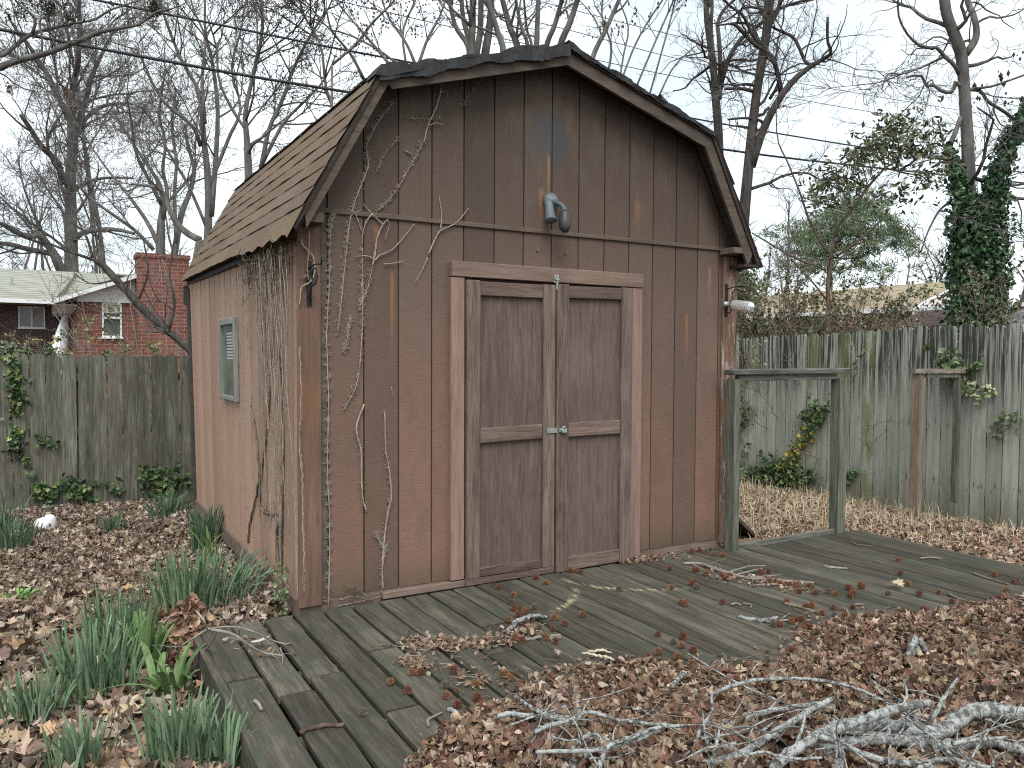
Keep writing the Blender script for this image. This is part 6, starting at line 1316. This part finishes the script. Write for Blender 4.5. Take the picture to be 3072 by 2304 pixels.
log('long crooked stick leading out of the heap towards the doors', T2((1125, 1195), (1200, 1245), (1320, 1312), (1470, 1352), (1540, 1315), (1620, 1298), (1790, 1345), (2000, 1370), (2150, 1385)), (7, 7, 7, 7, 6, 6), [.05, .07, .08, .09, .09, .09, .09, .09, .09], fork=4)
log('lichen stick forking from the long crooked stick', T2((1250, 1425), (1340, 1385), (1470, 1352), (1570, 1300)), (8, 8, 7), [.07, .08, .09, .1])
log('curved stick looping up behind the grey sticks', T2((1490, 1540), (1550, 1470), (1640, 1440), (1740, 1480)), (6, 6, 5), [.1, .12, .13, .12])
log('broken grey branch lying along the heap edge', T2((1010, 1320), (1100, 1310), (1290, 1325), (1480, 1330)), (10, 9, 7), [.05] * 4)
log('weathered branch end at the heap edge', T2((2140, 1130), (2190, 1075), (2230, 1040)), (8, 9, 6), [.02, .02, .02], fork=0)
log('branch forking low in the bottom corner', T3((1000, 1700), (1020, 1620), (1035, 1560)), (14, 12, 9), [.13, .14, .15])
log('pale stick at the bottom corner under the white spotted limb', T3((1500, 1700), (1560, 1640), (1680, 1600), (1820, 1620), (2000, 1660)), (8, 8, 7, 6), [.12] * 5)
log('dark thin branch tangled over the pile', T3((280, 1410), (420, 1390), (560, 1430), (700, 1390), (860, 1420)), (4, 4, 3), [.14, .16, .17, .16, .14], 'twig_bark', 5)
log('thin looping twig in the middle of the pile', T3((430, 1570), (520, 1555), (620, 1580), (760, 1600), (900, 1590)), (5, 5, 4), [.15] * 5)
log('low grey limb half buried at the bottom', T3((-60, 1560), (150, 1500), (330, 1470), (520, 1465), (700, 1450)), (24, 26, 22, 18), [.05] * 5, fork=3)
tm = MB(); n = 520; q = np.stack([r.uniform(.1, 4.2, n), r.uniform(-3.9, -1.5, n), np.zeros(n)], 1); h, ins, dd = pile_h(q[:, 0], q[:, 1]); q = q[ins]; q[:, 2] = h[ins] + r.uniform(.01, .06, len(q)); n = len(q)
a = r.uniform(0, 2 * PI, n); dv = np.stack([np.cos(a), np.sin(a), r.normal(0, .15, n)], 1) * r.uniform(.05, .28, (n, 1)); mid = q + dv * .5 + r.normal(0, .012, (n, 3))
P5 = np.stack([q, (q + mid) / 2 + r.normal(0, .004, (n, 3)), mid, (mid + q + dv) / 2 + r.normal(0, .004, (n, 3)), q + dv], 1); tm.tubes(P5, r.uniform(.0012, .0035, n)[:, None] * np.linspace(1, .5, 5)[None], 4)
tw = MB(); n = 85; uu = r.uniform(1550, 3300, n); vv = r.uniform(2110, 2420, n); q = np.array([on(a_, b_, 2, .06) for a_, b_ in zip(uu, vv)]); h, ins, dd = pile_h(q[:, 0], q[:, 1]); q = q[ins]; q[:, 2] = h[ins] + r.uniform(.0, .13, len(q)) * np.clip(dd[ins] / .5, .15, 1); n = len(q)
a = np.where(r.random(n) < .7, r.normal(.35, .5, n), r.uniform(0, 2 * PI, n)); d = np.stack([np.cos(a), np.sin(a), r.normal(0, .16, n)], 1); L = r.uniform(.12, .62, (n, 1)) ** 1.3; PP = [q - d * L * .5]
for k in range(7): d = unit(d + r.normal(0, .13, (n, 3)) * [1, 1, .7]); PP.append(PP[-1] + d * L / 7)
PP = np.stack(PP, 1); h8, _, _ = pile_h(PP[..., 0].ravel(), PP[..., 1].ravel()); PP[..., 2] = np.maximum(PP[..., 2], h8.reshape(PP.shape[:2]) - .01); RR = r.uniform(.0014, .0052, n)[:, None] * np.linspace(1, .35, 8)[None]; tw.tubes(PP, RR, 5); B, BR = sprout(PP, RR, r, 6, .1, 4, (25, 60), .25, .0, .2, rmin=.001); tw.tubes(B, BR, 3)
tag(tw.build('brushwood', M_BARK['lichen_bark'], None, True), 'grey lichened twigs tangled among the lopped branches', 'brushwood', kind='stuff')
tag(tm.build('brushwood', M_BARK['twig_tan'], None, True), 'thin dead twigs strewn through the leaf heap', 'brushwood', kind='stuff')

# ------------------------------------------------------------------ dry grass behind the frames
def blades(mb, pts, h, wdt, lean_, cols, nseg=6, curlz=.9):
    n = len(pts); a = r.uniform(0, 2 * PI, n); out = np.stack([np.cos(a), np.sin(a), np.zeros(n)], 1); hh = h * r.uniform(.55, 1.15, n); ln = np.abs(r.normal(0, lean_, n))
    t = np.linspace(0, 1, nseg); P = pts[:, None] + np.array([0, 0, 1.])[None, None] * (hh[:, None] * (t - ln[:, None] * curlz * t ** 2.5))[..., None] + out[:, None] * (hh[:, None] * ln[:, None] * t ** 1.8)[..., None]
    W = (wdt * r.uniform(.7, 1.3, n))[:, None] * (1 - t ** 3 * .8)[None]; S = np.stack([-out[:, 1], out[:, 0], np.zeros(n)], 1) if lean_ > .5 else unit(np.stack([r.normal(size=n), r.normal(size=n), np.zeros(n)], 1))
    mb.ribbons(P, W, S, .25, np.asarray(cols)[r.integers(0, len(cols), n)] * r.uniform(.75, 1.25, (n, 1)))
gm = MB(); P = sample(9000, 3.2, 6.3, -.6, 4.4, lambda x, y: yard(x, y) & (r.random(len(x)) < np.clip(1.3 - np.abs(x - 6.3) * .35, .25, 1)) & ((y > .15) | (r.random(len(x)) < .35)))
blades(gm, P, .21, .0026, 1.15, [(.55, .46, .33), (.44, .36, .25), (.64, .56, .43), (.36, .27, .18), (.5, .45, .27)], 8, 1.15)
tag(gm.build('dry_grass', M_STRAW), 'curled dry grass at the foot of the silvery fence', 'grass', kind='stuff')
gm = MB(); P = sample(2600, -4.5, .0, -2.5, 5.2, lambda x, y: yard(x, y) & (np.sin(x * 2.3 + 1) * np.cos(y * 1.9) > .35)); blades(gm, P, .07, .0016, .5, [(.12, .17, .06), (.16, .2, .08), (.26, .24, .13)], 4)
tag(gm.build('grass', M_GREEN), 'sparse green grass coming up through the leaf litter', 'grass', kind='stuff')

wm = MB(); b0 = on(3010, 2420, 2, .02); 
for k in range(9):
    p = b0 + np.array([r.normal(0, .05), r.normal(0, .05), 0]); d = unit(np.array([r.normal(-.25, .22), r.normal(0, .2), 1.])); L = [p]
    for j in range(9): d = unit(d + r.normal(0, .1, 3)); L.append(L[-1] + d * r.uniform(.028, .05))
    L = np.array(L); wm.tubes(L[None], (.0016 * np.linspace(1, .5, 10))[None], 4); B, BR = sprout(L[None], np.full((1, 10), .0012), r, 22, .07, 4, (30, 70), .25, .05, .35, rmin=.0007); wm.tubes(B, BR, 3)
tag(wm.build('dry_weed', M_BARK['twig_tan'], None, True, tuple(b0)), 'dry tan weed stalks standing up in front of the white limbs', 'weed')

# ------------------------------------------------------------------ daffodil clumps
DG = [(.135, .205, .115), (.16, .24, .14), (.105, .165, .09), (.2, .28, .175), (.15, .22, .13)]; DG2 = [(.09, .16, .055), (.115, .195, .07), (.145, .225, .085)]; DGf = [(.075, .13, .07), (.10, .165, .095)]
def clump(name, label, x, y, wd, h, n, cols=DG, w_=.0056, ln=.22, cat='plant', grp=None, pts=None, lean_dir=None):
    z = float(gz(x, y)); c = (x, y, z); P = np.stack([x + r.normal(0, wd * .24, n), y + r.normal(0, wd * .2, n), np.full(n, z - .01)], 1); P[:, :2] = np.clip(P[:, :2], [x - wd * .5, y - wd * .45], [x + wd * .5, y + wd * .45]); m = MB()
    a = np.arctan2(P[:, 1] - y, P[:, 0] - x) + r.normal(0, .7, n); out = np.stack([np.cos(a), np.sin(a), np.zeros(n)], 1); hh = h * r.uniform(.5, 1.08, n); rad = np.hypot(P[:, 0] - x, P[:, 1] - y) / (wd * .5); L = np.abs(r.normal(ln * .6, ln * .5, n)) + .25 * ln * rad
    if lean_dir is not None: out = unit(out + np.array(lean_dir)[None] * 1.5)
    t = np.linspace(0, 1, 7); Q = P[:, None] + np.array([0, 0, 1.]) * (hh[:, None] * (t - .45 * L[:, None] * t ** 3))[..., None] + out[:, None] * (hh[:, None] * L[:, None] * t ** 1.7)[..., None]
    W = (w_ * r.uniform(.75, 1.25, n))[:, None] * np.array([.75, .95, 1., 1., 1., .9, .45])[None]; S = unit(np.stack([r.normal(size=n), r.normal(size=n), np.zeros(n)], 1))
    dry = r.random(n) < (.05 if n > 40 else 0.)
    Q[dry] = P[dry][:, None] + (Q[dry] - P[dry][:, None]) * [1.25, 1.25, .45]; C_ = np.asarray(cols)[r.integers(0, len(cols), n)] * r.uniform(.7, 1.35, (n, 1)); C_[dry] = (.36, .3, .17)
    m.ribbons(Q, W, S, .3, C_); return tag(m.build(name, M_GREEN, None, False, c), label, cat, grp)
GD = 'daffodil clumps in the leaf litter'
dc = lambda lab, *a, **k: clump('daffodil_clump', lab, *a, grp=GD, **k)
dc('rounded daffodil clump nearest the yard edge, beside bare leaves', -1.255, -.45, .23, .23, 120)
dc('big thick daffodil clump next to the broad bladed plants', -1.03, -.29, .31, .36, 210)
dc('tall daffodil clump behind the big thick one', -.90, .17, .28, .38, 160)
dc('widest daffodil clump, close to the shed wall corner', -.50, .72, .36, .37, 230)
dc('fanned daffodil clump flopping towards the shed wall', -.25, .62, .2, .36, 60, ln=.6, lean_dir=(1, .1, 0))
dc('daffodil clump beside the deck side board at the picture bottom', -.775, -1.13, .27, .28, 170)
dc('small narrow daffodil clump touching the deck side board', -.655, -1.2, .1, .24, 42)
dc('loose daffodil clump at the picture bottom away from the deck', -1.10, -1.02, .19, .25, 75)
dc('upright daffodil clump halfway along the shed wall', -.19, 2.15, .2, .38, 90, cols=DGf)
dc('dark green daffodil clump in the corner of fence and shed', -.19, 4.15, .32, .33, 110, cols=DGf, ln=.5)
dc('faint daffodil clump by the white bag, nearer the viewer', -1.46, 3.2, .24, .3, 60, cols=DGf)
dc('sparse daffodil clump at the dark fence foot beside the white bag', -1.62, 4.2, .4, .34, 80, cols=DGf)
dc('tiny daffodil tuft in front of the white bag', -1.33, 3.45, .1, .2, 22, cols=DGf)
dc('small daffodil tuft alone in the leaves before the dark fence', -.73, 3.7, .2, .22, 50, cols=DGf)
dc('pair of yellow green shoots against the shed wall', -.2, 1.65, .12, .3, 12, cols=DG2, w_=.008)
clump('broad_leaf_plant', 'broad bladed light green plant beside the deck corner', -.72, -.43, .16, .27, 22, cols=DG2, w_=.0145, ln=.55, grp='broad bladed plants')
clump('broad_leaf_plant', 'broad bladed yellow green plant behind the one by the deck corner', -.80, -.05, .16, .33, 22, cols=DG2, w_=.0145, ln=.4, grp='broad bladed plants')
clump('weed', 'bright green weed low in the leaf litter near the yard edge', -1.37, 1.5, .16, .1, 30, cols=[(.16, .3, .07), (.2, .33, .1)], w_=.009, ln=.9)
clump('weed', 'bright green sprout behind the heap of brown leaves', -.56, .12, .05, .16, 8, cols=[(.2, .36, .1)], w_=.008, ln=.3)
hm = MB(); n = 700; th = r.uniform(0, 2 * PI, n); rr = r.random(n) ** .6; P = np.stack([-.60 + .145 * rr * np.cos(th), -.02 + .13 * rr * np.sin(th), -.19 + .30 * (1 - rr ** 2) * r.uniform(.6, 1, n)], 1)
leaves(hm, P, .062, [(.36, .22, .15), (.27, .16, .11), (.42, .28, .2), (.18, .1, .07)], r, 'oval', up=.2, curl=.9)
tag(hm.build('leaf_mound', M_LITTER, None, False, (-.6, -.02, -.19)), 'mound of crumpled brown leaves at the deck corner', 'leaf mound')
bg_ = MB(); p = np.array([-1.24, 4.2, float(gz(-1.24, 4.2))]); n = 14; v = []
for i in range(n + 1):
    a = i / n; z = .11 * math.sin(a * PI / 2) ** .8; rad = .092 * math.cos(a * PI / 2) ** .42
    for j in range(20): b = 2 * PI * j / 20; v.append((p[0] + rad * 1.05 * math.cos(b) * (1 + .05 * math.sin(3 * b)), p[1] + rad * .85 * math.sin(b), p[2] + z * (1 + .14 * math.cos(b)) + .004 * math.sin(7 * b)))
bg_.add(v, [(i * 20 + j, i * 20 + (j + 1) % 20, i * 20 + 20 + (j + 1) % 20, i * 20 + 20 + j) for i in range(n) for j in range(20)])
tag(bg_.build('plastic_bag', M_WHITE_BAG, None, True, tuple(p)), 'rounded white plastic bag lying before the dark fence', 'bag')

# ------------------------------------------------------------------ climbing ivy on fences
IV = [(.05, .10, .035), (.08, .14, .05), (.13, .17, .06), (.04, .075, .03)]; IVY_Y = [(.5, .36, .05), (.42, .34, .06), (.2, .22, .05)]
def creeper(label, runs, plane, size=.06, dens=1.7, grp='ivy on the fences', mat='vine_dark', stem=.003):
    """runs: (uv points, leaves, spread px, colours)"""
    ax_, val, nrm = plane; m = MB(); sm_ = MB(); p0 = None
    for uv, n, sp, cols in runs:
        L = spline([(u, v) for u, v in uv], 30); S = np.array([on(u, v, ax_, val) for u, v in L]); S = S + np.asarray(nrm) * .012
        if p0 is None: p0 = S[0]
        sm_.tubes(S[None], np.full((1, 30), stem), 4)
        n = int(n * dens); i = r.integers(0, 30, n); P = np.array([on(L[k][0] + r.normal(0, sp), L[k][1] + r.normal(0, sp), ax_, val) for k in i]) + np.asarray(nrm) * r.uniform(.015, .07, (n, 1))
        leaves(m, P, size * .74, cols, r, 'ivy', up=.5, curl=.35, szvar=.55, flat=unit(np.asarray(nrm, float) + [0, 0, .35]))
    o = sm_.build('creeper', M_BARK[mat], None, True, tuple(p0)); tag(o, label, 'climbing plant', grp); lf = m.build('foliage', M_IVY, None, False, tuple(p0)); lf.location = (0, 0, 0); lf.parent = o
FL = (1, 5.4, (0, -1, 0)); FR = (0, 6.3, (-1, 0, 0)); n4 = lambda *L: [(x / 2.16, 768 + y / 2.16) for x, y in L]; n6 = lambda *L: [(2048 + x / 2.16, 768 + y / 2.16) for x, y in L]
creeper('ivy patch hanging high on the dark fence', [(n4((60, 690), (100, 760), (110, 850), (120, 940), (100, 1010)), 95, 15, IV + [(.2, .22, .07)]), (n4((80, 1240), (90, 1180), (110, 1120)), 34, 10, IV + [(.3, .36, .1)]), (n4((150, 1290), (175, 1350), (200, 1410)), 12, 7, IV)], FL, .07)
creeper('dry leaved ivy scrap midway up the dark fence', [(n4((70, 1290), (90, 1250), (120, 1230)), 30, 12, [(.09, .085, .07), (.06, .06, .045)]), (n4((240, 1190), (300, 1200), (390, 1230)), 16, 8, IV)], FL, .065)
creeper('ivy sprays low on the dark fence above the white bag', [(n4((250, 1500), (290, 1530), (330, 1560)), 50, 16, IV + [(.2, .24, .09)]), (n4((440, 1460), (480, 1500), (540, 1520)), 46, 14, IV), (n4((340, 1560), (390, 1500), (440, 1480)), 8, 6, IV)], FL, .075)
creeper('single leafed ivy runner low on the dark fence', [(n4((620, 1450), (690, 1480), (760, 1510), (775, 1570)), 16, 8, IV), (n4((560, 1540), (600, 1590)), 14, 10, IV)], FL, .08)
creeper('ivy growing up where the dark fence meets the shed', [(n4((950, 1560), (960, 1450), (970, 1390)), 40, 14, IV), (n4((1050, 1500), (1080, 1440), (1170, 1450)), 60, 18, IV)], FL, .075)
creeper('ivy climbing in the shadow beside the grey frame post', [(n6((400, 1560), (410, 1400), (380, 1130), (420, 1050), (385, 960), (400, 820)), 110, 12, IV), (n6((360, 1180), (460, 1240)), 6, 6, IV)], FR, .055)
creeper('yellowing ivy streaming diagonally across the silvery fence', [(n6((660, 1400), (720, 1310), (760, 1250), (800, 1170)), 90, 13, IVY_Y + IV[:2]), (n6((790, 1180), (850, 1110), (900, 1060), (930, 1000), (950, 950)), 70, 11, IV + [(.2, .22, .07)]), (n6((820, 1090), (860, 1000), (870, 965)), 40, 12, IV), (n6((770, 1040), (800, 1035)), 10, 6, IV), (n6((620, 1420), (680, 1380), (730, 1330)), 50, 13, IV)], FR, .055)
creeper('dark ivy bank at the foot of the silvery fence', [(n6((480, 1440), (560, 1410), (640, 1400), (720, 1480)), 190, 26, IV), (n6((740, 1460), (820, 1440), (850, 1430)), 40, 14, IV), (n6((560, 1470), (660, 1490)), 90, 22, IV)], FR, .065)
creeper('small ivy spray beside the grey double post', [(n6((1070, 1490), (1090, 1440), (1120, 1390)), 40, 10, IV)], FR, .055)
creeper('pale leaved ivy sprouting over the broken post frame', [(n6((1800, 740), (1750, 700), (1720, 640)), 46, 24, [(.14, .19, .1), (.2, .25, .15), (.1, .14, .07)]), (n6((1790, 710), (1860, 760), (1920, 720), (1940, 690)), 30, 9, [(.12, .15, .07), (.17, .2, .1)])], FR, .08)
creeper('pale variegated ivy runner below the broken frame rail', [(n6((1800, 870), (1850, 840), (1920, 870), (2010, 880)), 42, 12, [(.25, .3, .15), (.17, .22, .1), (.32, .34, .2)])], FR, .07)
creeper('thin honeysuckle sprig on the last boards of the silvery fence', [(n6((2030, 1110), (2100, 1040), (2180, 1030)), 24, 11, [(.12, .16, .08)]), (n6((2130, 1100), (2190, 1150)), 8, 8, [(.12, .16, .08)]), (n6((2050, 1200), (2080, 1130)), 10, 9, [(.13, .16, .08)])], FR, .045)
creeper('green creeper seedling at the foot of the shed corner', [([k1(1880, 690), k1(1870, 560), k1(1880, 480), k1(1860, 350)], 70, 10, [(.14, .2, .08), (.1, .16, .07), (.2, .26, .12)])], (0, -.075, (-1, 0, 0)), .03)

# ------------------------------------------------------------------ dead vines on the shed
def vine(label, runs, y=-.006, mat='vine_stem', hairs=0, hair_px=8, grp='dead vines on the shed', parent_name='dead_vine', ax_=1, nrm=(0, -1, 0), shear=False):
    m = MB(); p0 = None; P2 = []
    for uv, w in runs:
        n = 5 + 5 * len(uv); S = spline([on(u, v, ax_, y) for u, v in uv], n); S += np.asarray(nrm) * (.004 + .006 * np.abs(np.sin(np.arange(n) * .9)))[:, None]; 
        ds = np.linalg.norm(S - CAM, axis=1); R = np.interp(np.linspace(0, 1, n), np.linspace(0, 1, len(w)), w) * ds / FPX * r.uniform(.85, 1.15, n); m.tubes(S[None], R[None], 6)
        if p0 is None: p0 = S[0]
        P2.append(S)
    if hairs:
        A = np.concatenate(P2); q = A[r.integers(0, len(A), hairs)] + r.normal(0, .006, (hairs, 3)); d = r.normal(0, 1, (hairs, 3)); d -= np.asarray(nrm) * (d @ np.asarray(nrm))[:, None]; d = unit(d) * r.uniform(.006, .022, (hairs, 1)); q[:, ax_] = y + nrm[ax_] * .004
        m.tubes(np.stack([q, q + d * .5 + r.normal(0, .0015, (hairs, 3)), q + d], 1), np.full((hairs, 3), .0011), 3)
    return tag(m.build(parent_name, M_BARK[mat], None, True, tuple(p0)), label, 'dead vine', grp)
h5 = lambda *L: [(800 + x / 4.1475, 600 + y / 4.1475) for x, y in L]; h2_ = lambda *L: [(1024 + x / 2.16, y / 2.16) for x, y in L]; h5b = lambda *L: [(1024 + x / 2.16, 768 + y / 2.16) for x, y in L]
vine('pale forked vine reaching up over the trim band', [(h5((1310, 820), (1345, 640), (1370, 470), (1440, 310), (1500, 245)), (3.2, 3, 2.2, 1.5)), (h5((1330, 740), (1240, 700), (1090, 705)), (2.2, 1.2)), (h5((1335, 760), (1400, 690), (1540, 630), (1659, 510)) + h2_((470, 1452)), (2.2, 2, 1)), (h5((1445, 315), (1310, 180), (1195, 55)), (2, 1.2)), (h5((1300, 180), (1230, 280), (1190, 420), (1185, 560)), (2, 1.6, 1)), (h5((1180, 400), (1110, 200), (1100, 170), (1170, 120)), (1.6, 1)), (h5((1100, 170), (1000, 110)), (1.5, 1)), (h5((1450, 800), (1560, 790), (1700, 760)), (1.8, 1)), (h5((1500, 245), (1515, 330), (1470, 490)), (1.2, .8))])
vine('thin forked vine above the door header', [(h2_((560, 1650), (600, 1560), (640, 1495), (740, 1445), (820, 1352)), (2.5, 2.2, 1.2)), (h2_((640, 1490), (645, 1390), (630, 1275)), (2, 1)), (h5b((555, 10), (520, 90), (470, 180)), (1.6, .8))])
vine('pale vine hanging below the upper roof edge', [(h2_((530, 930), (560, 810), (610, 700), (640, 590), (655, 530), (760, 490), (1000, 455), (1200, 428), (1280, 435), (1308, 470)), (2.4, 2.2, 2, 1.6, 1.4, 1.6)), (h2_((565, 815), (610, 800), (660, 812)), (1.8, 1)), (h2_((640, 600), (680, 600), (676, 640)), (1.2, .8))], y=-.012)
vine('vine running tight under the rake board', [(h2_((280, 560), (360, 545), (480, 535), (600, 515), (655, 528)), (2, 1.5)), (h2_((870, 555), (920, 500), (1000, 490)), (1.6, .9)), (h2_((890, 540), (930, 495)), (1, .8))], y=-.05, mat='vine_dark')
vine('hairy vine streak climbing from the trim band to the roof corner', [(h2_((30, 1600), (60, 1400), (110, 1240), (170, 1080), (160, 950), (230, 800), (340, 660)), (1.6, 2, 1.4, .9))], hairs=520)
vine('specks of torn vine crossing the gable boards', [(h2_((230, 1370), (330, 1270), (420, 1120), (500, 980), (530, 920)), (.7, .8, .7))], hairs=300)
vine('row of vine rootlets high on the gable', [(h2_((400, 770), (640, 770)), (.3, .3)), (h2_((780, 690), (860, 570)), (.3, .3)), (h2_((230, 1110), (280, 1000), (380, 880)), (.4, .4))], hairs=160)
vine('thick hairy vine climbing the groove beside the corner board', [([(983, 1840), (988, 1600), (981, 1400), (984, 1200), (979, 1000), (987, 850), (990, 700), (1000, 640)], (2.4, 1.6, 2.0, 1.1, 1.))], y=-.008, hairs=1300, mat='vine_stem')
vine('hairy vine streak on the second front board', [(h5((880, 1659), (920, 1300), (960, 900), (1000, 500), (1030, 280)), (1.4, 1.6, 1.2)), (h5b((60, 400), (20, 620)), (1, .8))], hairs=620)
vine('hairy vine streak on the third front board', [(h5((1185, 1659), (1190, 1300), (1190, 900), (1188, 600)), (1.6, 1.6, 1)), (h5b((128, 180), (135, 380), (120, 660), (90, 850), (10, 1000)), (1.2, 1.6, 1)), (h5((1310, 830), (1250, 1100), (1150, 1330)), (1, 1.4, 1))], hairs=620)
vine('bowed vine stem hanging low on the front boards', [(h5b((145, 960), (100, 1080), (98, 1160), (125, 1260), (128, 1420), (135, 1560), (160, 1659)), (2.6, 2.8, 2.4, 2)), ], hairs=60)
vine('crooked vine rising from the foot of the front wall', [([k2(265, 500), k2(262, 380), k2(270, 240), k2(280, 130), k2(300, 0)] + h5b((320, 1560), (310, 1400), (285, 1250), (278, 1010)), (3, 2.8, 2.6, 2.2, 2)), ([k2(275, 250), k2(240, 170), k2(215, 130)], (1.6, .8)), ([k2(270, 300), k2(295, 200)], (1.4, .8))], hairs=420)
vine('loose pale vine loop dangling over the corner hook', [(h5((420, 490), (450, 570), (530, 650), (575, 720), (595, 850), (570, 970), (510, 1040), (430, 1090), (410, 1250), (400, 1300)), (2.6, 2.6, 2.4, 1.6)), (h5((520, 380), (520, 640), (500, 830), (515, 1000)), (2, 2, 1.6)), (h5((495, 940), (430, 980)), (1.4, 1))], y=-.03, hairs=60)
vine('small dry sprig stuck on the front wall boards', [(h5b((320, 850), (335, 920)), (1, .8)), (h2_((410, 980), (450, 1000), (463, 1032)), (1.8, 1.2)), (h5b((60, 840), (68, 880)), (1.2, 1))])
vine('dry roots matted at the foot of the front wall', [([k2(-30, 610), k2(60, 590), k2(200, 560), k2(330, 520)], (2.4, 2, 1.4)), ([k2(-20, 570), k2(80, 545), k2(190, 575)], (2, 1.2)), ([k2(20, 480), k2(100, 500), k2(200, 580)], (1.2, 1)), ([k2(-40, 630), k2(100, 610), k2(230, 600)], (2, 1.6))], y=-.03, mat='vine_dark', hairs=300)
# the mass hanging on the side wall
sx = WX0 - .012; m = MB(); n = 46; yy = np.clip(np.concatenate([r.normal(.45, .2, 26), r.normal(.7, .38, 20)]), .06, 1.5); top = 1.93 - r.uniform(0, .1, n); bot = np.where(r.random(n) < .45, r.uniform(-.1, .5, n), r.uniform(.7, 1.5, n)); K = 16; t = np.linspace(0, 1, K)
wob = np.cumsum(r.normal(0, .012, (n, K)), 1); P = np.stack([np.full((n, K), sx) - r.uniform(.002, .03, (n, 1)) - .03 * (1 - t) ** 2, yy[:, None] + wob + r.normal(0, .12, (n, 1)) * t, top[:, None] + (bot - top)[:, None] * t], -1)
m.tubes(P, (r.uniform(.0014, .0036, n)[:, None] * np.linspace(1, .6, K)), 5)
q = P.reshape(-1, 3)[r.integers(0, n * K, 1100)]; d = unit(r.normal(size=(1100, 3)) * [.3, 1, 1]) * r.uniform(.008, .03, (1100, 1)); m.tubes(np.stack([q, q + d * .5 + r.normal(0, .002, q.shape), q + d], 1), np.full((1100, 3), .0011), 3)
B, BR = sprout(P, np.full((n, K), .003), r, 1.6, .2, 6, (30, 80), .35, -.02, .05, rmin=.0012, rmax=.002); B[..., 0] = np.minimum(B[..., 0], sx + .004); m.tubes(B, BR, 3)
for v in m.V: v[:] = LEAN(v)
tag(m.build('dead_vine', M_BARK['vine_stem'], None, True, (sx, .5, 1.9)), 'curtain of dead vine stems hanging down the shed side wall', 'dead vine', 'dead vines on the shed')
m = MB(); n = 210; q = np.stack([np.full(n, sx) - r.uniform(.0, .06, n), r.uniform(.05, 1.05, n), 1.93 - np.abs(r.normal(0, .1, n))], 1); d = unit(r.normal(size=(n, 3)) * [.5, 1, .8]); L = r.uniform(.05, .16, n)[:, None]
m.tubes(np.stack([q, q + d * L * .35 + r.normal(0, .015, q.shape), q + d * L * .7 + r.normal(0, .02, q.shape), q + d * L * .8 + [0, 0, -.05]], 1), np.full((n, 4), .0018), 4)
tag(m.build('vine_nest', M_BARK['vine_dark'], None, True, (sx, .5, 1.85)), 'tangle of dead vine stuffed under the broken eave', 'dead vine', 'dead vines on the shed')
g4 = lambda *L: [(x / 2.16, 768 + y / 2.16) for x, y in L]; g9 = lambda *L: [(500 + x / 3.318, 1400 + y / 3.318) for x, y in L]
XS = dict(y=WX0 - .004, ax_=0, nrm=(-1, 0, 0))
vine('thick shaggy vine trunk on the shed side wall near the corner', [(g9((1170, 1480), (1165, 1250), (1150, 1000), (1155, 700), (1160, 400), (1165, 0)) + g4((1840, 1200), (1835, 900), (1820, 700), (1790, 500)), (5, 5, 4.5, 4, 3, 2))], hairs=900, mat='vine_dark', **XS)
vine('second shaggy vine trunk beside the thick one', [(g9((1130, 1000), (1105, 700), (1115, 500)) + g4((1690, 1600), (1740, 1100), (1760, 800), (1770, 480)), (4, 3.6, 3, 2))], hairs=420, mat='vine_dark', **XS)
vine('dark vine slanting across the middle of the side wall', [(g9((820, 760), (840, 560), (890, 350), (935, 100), (940, 0)) + g4((1690, 1480), (1680, 1300), (1660, 1100), (1630, 950)), (2.5, 3.2, 3, 2))], hairs=160, mat='vine_dark', **XS)
vine('hairy vine along the edge of the corner board', [(g9((1370, 1200), (1380, 900), (1370, 600), (1365, 250)) + g4((1965, 1400), (1950, 1200), (1960, 900), (1950, 600)), (1.4, 1.6, 1.2))], hairs=700, **XS)
vine('thin vine twigs under the eave on the side wall', [(g4((1590, 140), (1610, 190), (1625, 240)), (1.6, 1)), (g4((1595, 150), (1600, 210), (1620, 245)), (1.2, .8)), (g4((1525, 100), (1530, 200)), (1.2, .8)), (g4((1480, 170), (1490, 220)), (1, .8)), (g4((1360, 960), (1385, 955), (1400, 970)), (1.2, 1))], **XS)
